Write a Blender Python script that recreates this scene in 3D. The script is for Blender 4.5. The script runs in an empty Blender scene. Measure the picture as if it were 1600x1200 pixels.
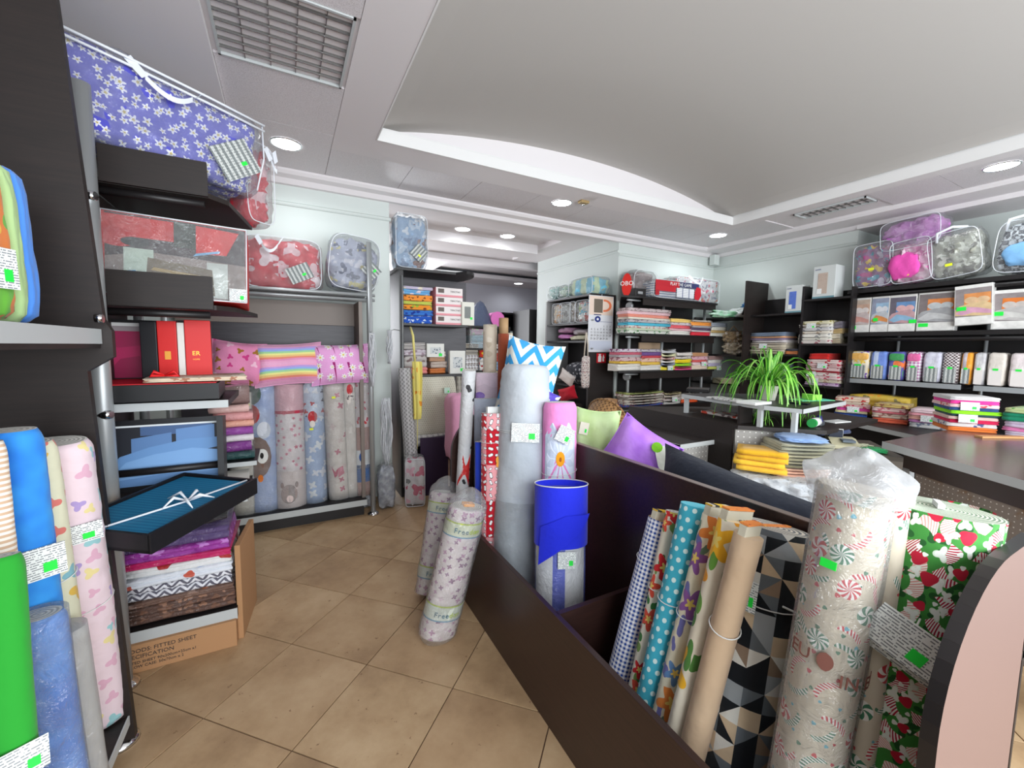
import bpy, math, random
import numpy as np
from mathutils import Vector, Matrix, Euler, noise
random.seed(7)
PI = math.pi
D = bpy.data
C = bpy.context.scene.collection
# ------------------------------------------------------------------ camera, world, light, exposure
F_PX, EYE = 651.4, 1.52
YAW, PITCH, ROLL = math.radians(28.5), math.radians(5.01), math.radians(.715)
_f0 = Vector((math.sin(YAW), math.cos(YAW), 0)); _r0 = Vector((_f0.y, -_f0.x, 0)); _z = Vector((0, 0, 1))
CW = _f0*math.cos(PITCH) - _z*math.sin(PITCH); _u0 = _f0*math.sin(PITCH) + _z*math.cos(PITCH)
CR = _r0*math.cos(ROLL) + _u0*math.sin(ROLL); CU = -_r0*math.sin(ROLL) + _u0*math.cos(ROLL)
EYEP = Vector((0, 0, EYE))
cam = D.objects.new('camera', D.cameras.new('camera')); C.objects.link(cam)
cam.data.sensor_width = 36; cam.data.lens = 36*F_PX/1600; cam.data.clip_start = .02
cam.matrix_world = Matrix(((CR.x, CU.x, -CW.x, 0), (CR.y, CU.y, -CW.y, 0), (CR.z, CU.z, -CW.z, EYE), (0, 0, 0, 1)))
sc = bpy.context.scene
sc.camera = cam
sc.view_settings.view_transform = 'Standard'; sc.view_settings.look = 'None'
sc.view_settings.exposure = 0.62; sc.view_settings.gamma = 1; sc.view_settings.use_curve_mapping = False
w = D.worlds.new('daylight'); sc.world = w; w.use_nodes = True
w.node_tree.nodes['Background'].inputs[0].default_value = (.80, .90, 1, 1)
w.node_tree.nodes['Background'].inputs[1].default_value = 1.0
def light(name, kind, loc, power, color=(1, 1, 1), rot=(0, 0, 0), **k):
    l = D.lights.new(name, kind); l.energy = power; l.color = color
    for a, b in k.items(): setattr(l, a, b)
    o = D.objects.new(name, l); o.location = loc; o.rotation_euler = rot; C.objects.link(o); return o
# daylight through the shop front behind the photographer; plus an added fill lamp that brightens the rear room
light('shopfront_daylight', 'AREA', (2.0, -1.75, 1.65), 190, (.93, .97, 1), (math.radians(94), 0, 0), shape='RECTANGLE', size=5.6, size_y=2.3)
light('rear_room_fill', 'AREA', (1.2, 8.6, 1.9), 110, (.93, .96, 1), (math.radians(-95), 0, 0), shape='RECTANGLE', size=2.6, size_y=1.6)

def at(px, py, X=None, Y=None, Z=None):
    """point of the room seen at a photograph pixel on the plane X, Y or Z = const"""
    d = CW + CR*((px-800)/F_PX) - CU*((py-600)/F_PX)
    t = X/d.x if X is not None else Y/d.y if Y is not None else (Z-EYE)/d.z
    return EYEP + d*t
def pix(p):
    v = Vector(p)-EYEP; z = v.dot(CW)
    return 800+F_PX*v.dot(CR)/z, 600-F_PX*v.dot(CU)/z
def zat(p, py):
    """height above p at which the photograph row py is reached"""
    lo, hi = -1.0, 4.0
    for _ in range(40):
        m = (lo+hi)/2
        if pix((p[0], p[1], m))[1] > py: lo = m
        else: hi = m
    return (lo+hi)/2
class Fr:
    """a placement: loc = bottom centre of the front, w, h, rz (local x along the front, y into depth)"""
    def __init__(s, a, b, pyt=None, h=None):
        s.w = (b-a).xy.length; s.loc = (a+b)/2; s.rz = math.atan2(b.y-a.y, b.x-a.x)
        s.h = h if h is not None else (zat(s.loc, pyt)-s.loc.z if pyt is not None else 0)
def FY(x0, x1, yb, Y, yt=None, Z=None, h=None):
    a, b = at(x0, yb, Y=Y), at(x1, yb, Y=Y); z = Z if Z is not None else (a.z+b.z)/2
    a.z = b.z = z; return Fr(a, b, yt, h)
def FX(x0, x1, yb, X, yt=None, Z=None, h=None):
    a, b = at(x0, yb, X=X), at(x1, yb, X=X); z = Z if Z is not None else (a.z+b.z)/2
    a.z = b.z = z; return Fr(a, b, yt, h)
def FZ(x0, y0, x1, y1, Z, yt=None, h=None):
    return Fr(at(x0, y0, Z=Z), at(x1, y1, Z=Z), yt, h)

# ------------------------------------------------------------------ node materials
class S:
    def __init__(s, g, k): s.g, s.k = g, k
    def _m(s, op, *o, **kw): return s.g.math(op, s, *o, **kw)
    def __add__(s, o): return s._m('ADD', o)
    def __radd__(s, o): return s._m('ADD', o)
    def __sub__(s, o): return s._m('SUBTRACT', o)
    def __rsub__(s, o): return s.g.math('SUBTRACT', o, s)
    def __mul__(s, o): return s._m('MULTIPLY', o)
    def __rmul__(s, o): return s._m('MULTIPLY', o)
    def __truediv__(s, o): return s._m('DIVIDE', o)
    def lt(s, o): return s._m('LESS_THAN', o)
    def gt(s, o): return s._m('GREATER_THAN', o)
    def sin(s): return s._m('SINE')
    def abs(s): return s._m('ABSOLUTE')
    def fr(s): return s._m('FRACT')
    def fl(s): return s._m('FLOOR')
    def mod(s, o): return s._m('FLOORED_MODULO', o)
    def ping(s, o): return s._m('PINGPONG', o)
class G:
    def __init__(g, name):
        g.m = D.materials.new(name); g.m.use_nodes = True; g.t = g.m.node_tree; g.n = g.t.nodes; g.l = g.t.links
        g.p = g.n['Principled BSDF']; g.out = g.n['Material Output']; g._uv = None
    def node(g, t, **k):
        n = g.n.new(t)
        for a, b in k.items(): setattr(n, a, b)
        return n
    def put(g, s, v):
        if isinstance(v, S): g.l.new(v.k, s)
        elif isinstance(v, tuple) and len(v) == 3 and s.type == 'RGBA': s.default_value = (*v, 1)
        else: s.default_value = v
    def math(g, op, *a, **kw):
        n = g.node('ShaderNodeMath', operation=op)
        for i, x in enumerate(a): g.put(n.inputs[i], x)
        return S(g, n.outputs[0])
    def uv(g):
        if g._uv is None:
            u = g.node('ShaderNodeUVMap'); g._uvn = S(g, u.outputs[0])
            x = g.node('ShaderNodeSeparateXYZ'); g.l.new(u.outputs[0], x.inputs[0])
            g._uv = (S(g, x.outputs[0]), S(g, x.outputs[1]))
        return g._uv
    def vec(g, x, y, z=0.0):
        n = g.node('ShaderNodeCombineXYZ'); g.put(n.inputs[0], x); g.put(n.inputs[1], y); g.put(n.inputs[2], z); return S(g, n.outputs[0])
    def sep(g, v):
        n = g.node('ShaderNodeSeparateXYZ'); g.put(n.inputs[0], v); return [S(g, o) for o in n.outputs]
    def mix(g, f, a, b):
        n = g.node('ShaderNodeMix', data_type='RGBA', clamp_factor=True)
        g.put(n.inputs[0], f); g.put(n.inputs[6], a); g.put(n.inputs[7], b); return S(g, n.outputs[2])
    def noise(g, v, scale, detail=3.0, rough=.5, out=0, dist=0.0):
        n = g.node('ShaderNodeTexNoise'); g.put(n.inputs['Vector'], v)
        n.inputs['Scale'].default_value = scale; n.inputs['Detail'].default_value = detail
        n.inputs['Roughness'].default_value = rough; n.inputs['Distortion'].default_value = dist
        return S(g, n.outputs[out])
    def voro(g, v, scale, rnd=1.0, feat='F1'):
        n = g.node('ShaderNodeTexVoronoi', voronoi_dimensions='2D', feature=feat); g.put(n.inputs['Vector'], v)
        n.inputs['Scale'].default_value = scale; n.inputs['Randomness'].default_value = rnd
        return n
    def ramp(g, f, stops, interp='CONSTANT'):
        n = g.node('ShaderNodeValToRGB'); g.put(n.inputs[0], f); e = n.color_ramp.elements
        n.color_ramp.interpolation = interp
        while len(e) < len(stops): e.new(.5)
        for i, (p, c) in enumerate(stops): e[i].position = p; e[i].color = (*c, 1)
        return S(g, n.outputs[0])
    def obj(g):
        n = g.node('ShaderNodeTexCoord'); return S(g, n.outputs['Object'])
    def rnd(g):
        n = g.node('ShaderNodeObjectInfo'); return S(g, n.outputs['Random'])
    def bump(g, h, strength, dist=.01, normal=None):
        n = g.node('ShaderNodeBump'); g.put(n.inputs['Height'], h); n.inputs['Strength'].default_value = strength
        n.inputs['Distance'].default_value = dist
        if normal is not None: g.put(n.inputs['Normal'], normal)
        return S(g, n.outputs[0])
def srgb(r, g=None, b=None):
    if g is None: r, g, b = r
    f = lambda c: (c/255/12.92) if c/255 <= .04045 else ((c/255+.055)/1.055)**2.4
    return (f(r), f(g), f(b))
K = srgb
_mats = {}
def finish(g, col, kind='fabric', rough=.85):
    """kind: fabric, wrap (fabric or paper under crinkled clear film), gloss, matte"""
    p = g.p; g.put(p.inputs['Base Color'], col)
    p.inputs['Roughness'].default_value = rough; p.inputs['Specular IOR Level'].default_value = .3
    if kind == 'fabric':
        o = g.obj(); h = g.noise(o, 9, 3, .6)
        g.put(p.inputs['Normal'], g.bump(h, .5, .02))
        p.inputs['Sheen Weight'].default_value = .15
    if kind == 'wrap':
        o = g.obj(); h = g.noise(o, 22, 4, .65, dist=1.2)
        p.inputs['Coat Weight'].default_value = 1; p.inputs['Coat Roughness'].default_value = .12
        p.inputs['Coat IOR'].default_value = 1.6
        g.put(p.inputs['Coat Normal'], g.bump(h, 1, .03)); g.put(p.inputs['Normal'], g.bump(h, .35, .02))
    if kind == 'gloss':
        p.inputs['Roughness'].default_value = rough
    return g.m
def plain(c, kind='fabric', rough=.85, metal=0.0):
    key = ('plain', c, kind, rough, metal)
    if key not in _mats:
        g = G('plain_%s' % kind); g.p.inputs['Metallic'].default_value = metal; _mats[key] = finish(g, c, kind, rough)
    return _mats[key]
def pat(fn, *a, kind='fabric', rough=.85):
    key = (fn.__name__, a, kind, rough)
    if key not in _mats:
        g = G(fn.__name__); _mats[key] = finish(g, fn(g, *a), kind, rough)
    return _mats[key]
def gingham(g, c, s):
    u, v = g.uv(); a = (u/s).fr().lt(.5); b = (v/s).fr().lt(.5)
    light_ = tuple(.5+.5*x*.9 for x in c)
    return g.mix(a*b, g.mix(g.math('MAXIMUM', a, b), (.85, .86, .9), light_), c)
def checks(g, c1, c2, s, s2):
    u, v = g.uv(); return g.mix(((u/s).fl()+(v/s2).fl()).mod(2.0).gt(.5), c1, c2)
def dots(g, bg, c, s, r=.22):
    u, v = g.uv(); row = (v/s).fl().mod(2.0)*.5
    a = (u/s+row).fr()-.5; b = (v/s).fr()-.5
    return g.mix((a*a+b*b).lt(r*r), bg, c)
def stripes(g, cols, s, axis=1):
    uv = g.uv()[axis]; n = len(cols)
    return g.ramp((uv/s).fr(), [(i/n, c) for i, c in enumerate(cols)])
def chevron(g, c1, c2, s, amp):
    u, v = g.uv(); z = v + (u/s).ping(1.0)*amp
    return g.mix((z/(amp*.98)).fr().lt(.5), c1, c2)
def triangles(g, s):
    u, v = g.uv(); a = u/s; b = v/s; fa, fb = a.fr(), b.fr()
    diag = ((a.fl()+b.fl()).mod(2.0)).gt(.5)
    d1 = fa.gt(fb); d2 = (fa+fb).gt(1.0)
    side = g.mix(diag, d1, d2)
    n = g.node('ShaderNodeTexWhiteNoise', noise_dimensions='3D'); sx = g.sep(side)[0]
    g.put(n.inputs[0], g.vec(a.fl(), b.fl(), sx))
    return g.ramp(S(g, n.outputs[0]), [(0, K(20, 24, 30)), (.3, K(105, 112, 118)), (.5, K(160, 166, 170)), (.66, K(214, 190, 158)), (.8, K(232, 230, 222)), (.9, K(150, 128, 108))])
def layer(g, bg, palette, s, r, petals=0, centre=None, off=0.0, rnd=.8, stretch=1.0, edge=None):
    u, v = g.uv(); uv = g.vec(u*stretch+off, v+off*1.7); n = g.voro(uv, s, rnd)
    pos = S(g, n.outputs['Position']); col = S(g, n.outputs['Color'])
    x, y, _ = g.sep(uv); px, py, _ = g.sep(pos)
    dx = (x-px)*s; dy = (y-py)*s; d = g.math('SQRT', dx*dx+dy*dy); ang = g.math('ARCTAN2', dy, dx)
    cr, cg, cb = g.sep(col)
    rad = r*(.75+cb*.5) if True else r
    if petals: rad = rad*(.8+.3*(ang*float(petals)+cr*6).sin())
    else: rad = rad*(.9+.12*(ang*3.0+cr*9).sin())
    k = len(palette); pc = g.ramp(cg, [(i/k, c) for i, c in enumerate(palette)])
    if edge is not None: pc = g.mix(d.lt(rad*.8), edge, pc)
    if centre is not None: pc = g.mix(d.lt(rad*.35), pc, centre)
    return g.mix(d.lt(rad), bg, pc)
def scatter(g, bg, palette, s, r, petals=0, centre=None, edge=None): return layer(g, bg, palette, s, r, petals, centre, 0.0, .8, 1.0, edge)
def floral(g, bg, p1, p2, s):
    c = layer(g, bg, p2, s*1.6, .32, 2, None, 3.1, 1.0, 1.6)
    return layer(g, c, p1, s, .36, 5, (.8, .6, .15), 0.0, .8)
def sticks(g, bg, c1, c2, s, off, L=.4, W=.1):
    u, v = g.uv(); uv = g.vec(u+off, v+off*.7); n = g.voro(uv, s, .7)
    x, y, _ = g.sep(uv); px, py, _ = g.sep(S(g, n.outputs['Position'])); cr, cg, cb = g.sep(S(g, n.outputs['Color']))
    dx = (x-px)*s; dy = (y-py)*s; t = cr*6.3; co = (t+1.5708).sin(); si = t.sin()
    lx = dx*co+dy*si; ly = dy*co-dx*si; ly = ly + (lx*lx)*.9
    m = lx.abs().lt(L)*ly.abs().lt(W)
    st = ((lx*9.0+ly*6.0).fr()).lt(.5)
    return g.mix(m, bg, g.mix(st, (.88, .86, .82), g.mix(cg.gt(.5), c1, c2)))
def candy(g, bg):
    r_, gr = K(205, 60, 70), K(70, 130, 100)
    c = sticks(g, bg, r_, gr, 15.0, .3, .42, .09)
    c = layer(g, c, [K(110, 180, 200), K(200, 60, 70), K(80, 130, 100)], 22.0, .10, 0, None, .77)
    u, v = g.uv(); uv = g.vec(u, v); n = g.voro(uv, 14.0, .75)
    x, y, _ = g.sep(uv); px, py, _ = g.sep(S(g, n.outputs['Position'])); cr, cg, cb = g.sep(S(g, n.outputs['Color']))
    dx = (x-px)*14; dy = (y-py)*14; d = g.math('SQRT', dx*dx+dy*dy); a = g.math('ARCTAN2', dy, dx)
    sp = (a*g.math('ROUND', cb*1.0+1)*5.0 + d*14.0).sin().gt(0.0)
    sw = g.mix(sp, (.9, .88, .84), g.mix(cr.gt(.35), gr, r_))
    return g.mix(d.lt(.30)*cg.gt(.3), c, sw)
def christmas(g):
    c = K(62, 138, 58); c = layer(g, c, [K(30, 88, 38)], 30.0, .34, 2, None, 5.3)
    c = sticks(g, c, K(176, 30, 60), K(225, 160, 150), 20.0, .9, .38, .24)
    c = layer(g, c, [(.85, .9, .84)], 19.0, .30, 3, None, 2.2, .8, 1.4, K(215, 232, 212))
    c = layer(g, c, [K(196, 30, 58)], 19.0, .25, 0, None, 0.0, .6, 1.0)
    return layer(g, c, [(.88, .92, .86)], 26.0, .13, 0, None, 7.7, 1.0)
def cowcloth(g):
    u, v = g.uv(); ch = ((u/.09).fl()+(v/.2).fl()).mod(2.0).gt(.5)
    bg = g.mix(ch, K(238, 164, 170), K(200, 26, 44))
    c = layer(g, bg, [(.9, .88, .88)], 27.0, .36, 2, None, 0.0, .1, 1.0, K(25, 20, 25))
    return c
def rainbow(g):
    v = g.uv()[1]; st = [K(238, 170, 205), K(230, 150, 190), K(235, 140, 120), K(240, 200, 130), K(240, 235, 150), K(165, 215, 160), K(150, 180, 235), K(190, 160, 225), K(238, 170, 205), K(238, 176, 210)]
    return g.ramp((v/.17).fr(), [(i/len(st), c) for i, c in enumerate(st)])
def petalrays(g):
    u, v = g.uv(); a = (u/.13).fr()-.5; b = (v/.26).fr()-.62
    st = (a+b*.25).abs().lt(g.math('MAXIMUM', .0, (b+.35)*.12))*b.gt(-.3)
    c = g.mix(st, K(236, 170, 222), K(160, 30, 110))
    return layer(g, c, [(.9, .9, .88)], 11.0, .3, 7, K(225, 205, 70), .3, .5)
def clouds(g, c1, c2, s):
    n = g.noise(g.vec(*g.uv()), s, 2, .5); return g.ramp(n, [(.3, c1), (.7, c2)], 'LINEAR')
def weave(g, c1, c2, s):
    u, v = g.uv(); a = (u/s).ping(1.0); b = ((v/s)*.5+(u/s).fl()*.5).fr().gt(.5)
    return g.mix(b, c1, g.mix(a.gt(.3), c1, c2))
def print_lines(g, bg, ink, s, gap=.35, margin=.0):
    """rows of small printed writing"""
    u, v = g.uv(); row = (v/s).fr().gt(1-gap); n = g.noise(g.vec(u*9/s*.02, (v/s).fl()*3.3), 6.0, 2); word = n.gt(.45)
    return g.mix(row*word, bg, ink)
def barcode_label(g):
    u, v = g.uv(); a = (u/.03).fr().gt(.5); n = ((v/.012).fr().gt(.5))*(g.noise(g.vec(u*60, (v/.012).fl()), 2.0).gt(.5))
    c = g.mix(a, K(205, 208, 205), K(132, 138, 138)); return g.mix(n*.5, c, K(60, 64, 66))
def metal_dots(g, s):
    u, v = g.uv(); a = (u/s).fr()-.5; b = (v/s).fr()-.5
    n = g.noise(g.vec(u, v), 3.0, 2)
    return g.mix((a*a+b*b).lt(.017), g.ramp(n, [(.3, K(150, 146, 142)), (.7, K(182, 180, 176))], 'LINEAR'), K(232, 232, 228))
def rust_dots(g, s):
    u, v = g.uv(); a = (u/s).fr()-.5; b = (v/s).fr()-.5
    n = g.noise(g.vec(u, v), 7.0, 3, .6)
    c = g.ramp(n, [(.55, K(140, 128, 118)), (.68, K(128, 92, 52))], 'LINEAR')
    return g.mix((a*a+b*b).lt(.013), c, K(228, 222, 212))
# ---- base materials
def mk(name, c, rough=.5, metal=0.0, spec=.5):
    g = G(name); g.p.inputs['Base Color'].default_value = (*c, 1); g.p.inputs['Roughness'].default_value = rough
    g.p.inputs['Metallic'].default_value = metal; g.p.inputs['Specular IOR Level'].default_value = spec; return g.m
M_wall = mk('wall_paint', K(205, 212, 208), .7)
M_ceil = mk('ceiling_paint', K(224, 219, 220), .8)
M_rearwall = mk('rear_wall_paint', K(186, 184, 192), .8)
def wood(name, c1, c2, rough, sx=1.0):
    g = G(name); o = g.obj(); mp = g.node('ShaderNodeMapping'); mp.inputs['Scale'].default_value = (2*sx, 30, 30); g.put(mp.inputs[0], o)
    n = g.noise(S(g, mp.outputs[0]), 3, 4, .6); g.put(g.p.inputs['Base Color'], g.ramp(n, [(.3, c1), (.7, c2)], 'LINEAR'))
    g.p.inputs['Roughness'].default_value = rough; return g.m
M_wood = wood('wenge_laminate', K(25, 18, 16), K(37, 27, 24), .55)
M_wood2 = wood('wenge_laminate_grey', K(48, 44, 50), K(64, 60, 66), .42)
M_black = mk('black_board', K(27, 24, 25), .45)
M_islandw = wood('island_laminate', K(46, 29, 26), K(60, 39, 34), .33)
M_pinkw = wood('counter_laminate', K(96, 76, 76), K(112, 90, 88), .22)
M_taupe = mk('taupe_board', K(128, 116, 108), .5)
M_edge = mk('grey_edging', K(186, 190, 190), .4, .0)
M_metal = mk('satin_metal', K(172, 175, 176), .38, .45)
M_chrome = mk('chrome', K(220, 222, 224), .15, 1.0)
M_card = mk('cardboard', K(176, 132, 92), .8)
M_core = mk('cardboard_core', K(160, 128, 92), .8)
M_paper = mk('white_paper', K(232, 234, 232), .7)
M_green = mk('green_sticker', K(30, 232, 70), .6)
M_yellow = mk('yellow_sticker', K(226, 236, 40), .6)
M_string = mk('white_string', K(222, 224, 222), .7)
M_whitepipe = mk('white_piping', K(228, 232, 238), .5)
M_ink = mk('dark_ink', K(60, 52, 50), .7)
g = G('price_card'); _c = print_lines(g, K(232, 236, 234), K(120, 126, 130), .0065, .40); g.put(g.p.inputs['Base Color'], _c); g.p.inputs['Roughness'].default_value = .6; M_pcard = g.m
# clear plastic film: mostly see-through, crinkled highlights
def film(name, tint, base=.10, rough=.12, milk=.11):
    g = G(name); o = g.obj(); n = g.bump(g.noise(o, 16, 4, .65, dist=1.0), 1, .04)
    tr = g.node('ShaderNodeBsdfTransparent'); tr.inputs[0].default_value = (*tint, 1)
    gl = g.node('ShaderNodeBsdfGlossy'); gl.inputs['Roughness'].default_value = rough; g.put(gl.inputs['Normal'], n)
    df = g.node('ShaderNodeBsdfDiffuse'); df.inputs[0].default_value = (.8, .82, .84, 1)
    fr = g.node('ShaderNodeLayerWeight'); fr.inputs[0].default_value = .35; g.put(fr.inputs['Normal'], n)
    f = S(g, fr.outputs['Fresnel'])*.45+base
    m1 = g.node('ShaderNodeMixShader'); g.put(m1.inputs[0], f); g.l.new(tr.outputs[0], m1.inputs[1]); g.l.new(gl.outputs[0], m1.inputs[2])
    m2 = g.node('ShaderNodeMixShader'); m2.inputs[0].default_value = milk; g.l.new(m1.outputs[0], m2.inputs[1]); g.l.new(df.outputs[0], m2.inputs[2])
    g.l.new(m2.outputs[0], g.out.inputs[0]); return g.m
M_film = film('clear_film', (.97, .98, .98), .06)
M_milky = film('milky_film', (.95, .95, .94), .06, .25, .28)
M_window = film('box_window_film', (.96, .97, .97), .08, .05)
def emis(name, c, s):
    g = G(name); e = g.node('ShaderNodeEmission'); e.inputs[0].default_value = (*c, 1); e.inputs[1].default_value = s; g.l.new(e.outputs[0], g.out.inputs[0]); return g.m
M_lamp = emis('lamp_glow', (.93, .98, 1), 9)

# ------------------------------------------------------------------ mesh builder
class MB:
    def __init__(s): s.v, s.f, s.uv, s.mi, s.sm = [], [], [], [], []
    def face(s, idx, uv=None, mi=0, sm=False): s.f.append(tuple(idx)); s.uv.append(uv); s.mi.append(mi); s.sm.append(sm)
    def box(s, x0, y0, z0, x1, y1, z1, mi=0, M=None):
        b = len(s.v); c = [(x, y, z) for z in (z0, z1) for y in (y0, y1) for x in (x0, x1)]
        s.v += [tuple(M @ Vector(p)) if M else p for p in c]
        for q in ((0, 2, 3, 1), (4, 5, 7, 6), (0, 1, 5, 4), (2, 6, 7, 3), (0, 4, 6, 2), (1, 3, 7, 5)): s.face([b+i for i in q], None, mi)
        return s
    def quad(s, a, b, c, d, mi=0, uv=None):
        n = len(s.v); s.v += [tuple(a), tuple(b), tuple(c), tuple(d)]; s.face((n, n+1, n+2, n+3), uv, mi); return s
    def prism(s, poly, z0, z1, mi=0, M=None):
        n = len(s.v); k = len(poly); M = M or Matrix()
        s.v += [tuple(M @ Vector((x, y, z0))) for x, y in poly]+[tuple(M @ Vector((x, y, z1))) for x, y in poly]
        s.face([n+i for i in range(k)][::-1], None, mi); s.face([n+k+i for i in range(k)], None, mi)
        for i in range(k): j = (i+1) % k; s.face((n+i, n+j, n+k+j, n+k+i), None, mi)
        return s
    def tube(s, pts, r, n=10, mi=0, cap=True):
        pts = [Vector(p) for p in pts]; base = len(s.v); m = len(pts)
        t0 = (pts[1]-pts[0]).normalized(); up = Vector((0, 0, 1)) if abs(t0.z) < .9 else Vector((1, 0, 0))
        a = t0.cross(up).normalized()
        rr = r if isinstance(r, (list, tuple)) else [r]*m; L = 0
        for i, p in enumerate(pts):
            t = (pts[min(i+1, m-1)]-pts[max(i-1, 0)]).normalized(); a = (a-t*a.dot(t)).normalized(); b = t.cross(a)
            for j in range(n): q = 2*PI*j/n; s.v.append(tuple(p+(a*math.cos(q)+b*math.sin(q))*rr[i]))
        for i in range(m-1):
            for j in range(n):
                k = (j+1) % n; s.face((base+i*n+j, base+i*n+k, base+(i+1)*n+k, base+(i+1)*n+j), None, mi, True)
        if cap:
            s.face([base+j for j in range(n)][::-1], None, mi); s.face([base+(m-1)*n+j for j in range(n)], None, mi)
        return s
    def surf(s, P, nu, nv, wrapu=False, uvf=None, mi=0, sm=True):
        """grid surface P(i,j)"""
        b = len(s.v)
        for j in range(nv+1):
            for i in range(nu if wrapu else nu+1): s.v.append(tuple(P(i/nu, j/nv)))
        W = nu if wrapu else nu+1
        for j in range(nv):
            for i in range(nu):
                k = (i+1) % W if wrapu else i+1
                uv = [uvf(i/nu, j/nv), uvf((i+1)/nu, j/nv), uvf((i+1)/nu, (j+1)/nv), uvf(i/nu, (j+1)/nv)] if uvf else None
                s.face((b+j*W+i, b+j*W+k, b+(j+1)*W+k, b+(j+1)*W+i), uv, mi, sm)
        return s
    def build(s, name, mats, parent=None, bevel=0):
        me = D.meshes.new(name); me.from_pydata(s.v, [], s.f); 
        if not isinstance(mats, (list, tuple)): mats = [mats]
        for m in mats: me.materials.append(m)
        me.polygons.foreach_set('material_index', s.mi); me.polygons.foreach_set('use_smooth', s.sm)
        if bevel:
            import bmesh
            bm = bmesh.new(); bm.from_mesh(me)
            bmesh.ops.bevel(bm, geom=bm.edges[:], offset=bevel, segments=2, affect='EDGES', profile=.6); bm.to_mesh(me); bm.free()
        ul = me.uv_layers.new(name='UVMap'); vs = me.vertices; ls = me.loops
        custom = not bevel
        for p in me.polygons:
            u = s.uv[p.index] if custom else None
            if u: 
                for k, li in enumerate(p.loop_indices): ul.data[li].uv = u[k]
            else:
                n = p.normal; ax = max(range(3), key=lambda a: abs(n[a])); a, b = ((1, 2), (0, 2), (0, 1))[ax]
                for li in p.loop_indices: co = vs[ls[li].vertex_index].co; ul.data[li].uv = (co[a], co[b])
        o = D.objects.new(name, me); C.objects.link(o)
        if parent is not None: o.parent = parent
        return o
def tagit(o, label, cat, group=None, kind=None):
    if label: o['label'] = label
    if cat: o['category'] = cat
    if group: o['group'] = group
    if kind: o['kind'] = kind
    return o
def thing(name, label, cat, fr=None, loc=None, rz=0, group=None, rot=None):
    o = D.objects.new(name, None); o.empty_display_size = .05; C.objects.link(o)
    if fr is not None: loc, rz = fr.loc, fr.rz
    o.location = loc; o.rotation_euler = rot or (0, 0, rz); return tagit(o, label, cat, group)
def struct(name, mb, m, bevel=0):
    o = mb.build(name, m, None, bevel); o['kind'] = 'structure'; return o
def axis_matrix(p, q, spin=0):
    z = (q-p).normalized(); x = Vector((1, 0, 0)); x = (x-z*x.dot(z)).normalized(); y = z.cross(x)
    return Matrix((x, y, z)).transposed().to_4x4() @ Matrix.Rotation(spin, 4, 'Z')
_font_cache = {}
def text(name, s, size, mat, parent, loc, rot=(PI/2, 0, 0), ext=.0006, align='CENTER', shear=0.0, label=None):
    c = D.curves.new('t', 'FONT'); c.body = s; c.size = size; c.extrude = ext; c.align_x = align; c.align_y = 'CENTER'; c.shear = shear; c.resolution_u = 2
    t = D.objects.new('t', c); C.objects.link(t); bpy.context.view_layer.update()
    me = D.meshes.new_from_object(t.evaluated_get(bpy.context.evaluated_depsgraph_get())); D.objects.remove(t)
    me.materials.clear(); me.materials.append(mat)
    o = D.objects.new(name, me); C.objects.link(o); o.parent = parent; o.location = loc; o.rotation_euler = rot
    if label: o['label'] = label
    return o
def price_tag(parent, loc, rot=(0, 0, 0), w=.085, h=.055, mat=None, st=M_green):
    """card facing local -Y; the green sticker is its sub-part"""
    c = MB().box(-w/2, -.0008, -h/2, w/2, .0008, h/2).build('price_tag', mat or M_pcard, parent); c.location = loc; c.rotation_euler = rot
    MB().box(w*.12, -.0018, -h*.32, w*.34, -.0008, -h*.02).build('sticker', st, c); return c
def sticker(parent, loc, rot=(0, 0, 0), w=.03, h=.018, mat=M_green):
    c = MB().box(-w/2, -.001, -h/2, w/2, .0005, h/2).build('sticker', mat, parent); c.location = loc; c.rotation_euler = rot; return c

# ------------------------------------------------------------------ soft shapes
def cube_shell(w, d, h, k=6, amp=.04, seed=0, n=8, freq=3.0, fold=0.0, ff=9.0, grow=0.0):
    """rounded, slightly lumpy body; bottom centre front at the origin"""
    mb = MB(); ids = {}
    sd = Vector((seed*3.1, seed*1.7, seed*.9))
    def vid(q):
        key = (round(q[0], 4), round(q[1], 4), round(q[2], 4))
        if key in ids: return ids[key]
        L = (abs(q[0])**k+abs(q[1])**k+abs(q[2])**k)**(1/k); p = Vector(q)/L
        s = 1+grow+amp*noise.noise(p*freq*.5+sd)*2
        x, y, z = p.x*w/2*s, p.y*d/2*s, p.z*h/2*s
        if fold: 
            r = abs(noise.noise(Vector((x*ff, y*ff*.5, z*ff))*1.0+sd)); y *= 1-fold*(.5-r)*2
            z *= 1-fold*.3*(.5-r)
        ids[key] = len(mb.v); mb.v.append((x, y+d/2, z+h/2)); return ids[key]
    for ax in range(3):
        for sg in (-1, 1):
            a, b = (ax+1) % 3, (ax+2) % 3
            for i in range(n):
                for j in range(n):
                    cs = []
                    for (u, v) in ((i, j), (i+1, j), (i+1, j+1), (i, j+1)):
                        q = [0, 0, 0]; q[ax] = sg; q[a] = math.tan((u/n*2-1)*PI/4*.98)/math.tan(PI/4*.98); q[b] = math.tan((v/n*2-1)*PI/4*.98)/math.tan(PI/4*.98); cs.append(vid(q))
                    if sg < 0: cs = cs[::-1]
                    mb.face(cs, None, 0, True)
    return mb
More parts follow.
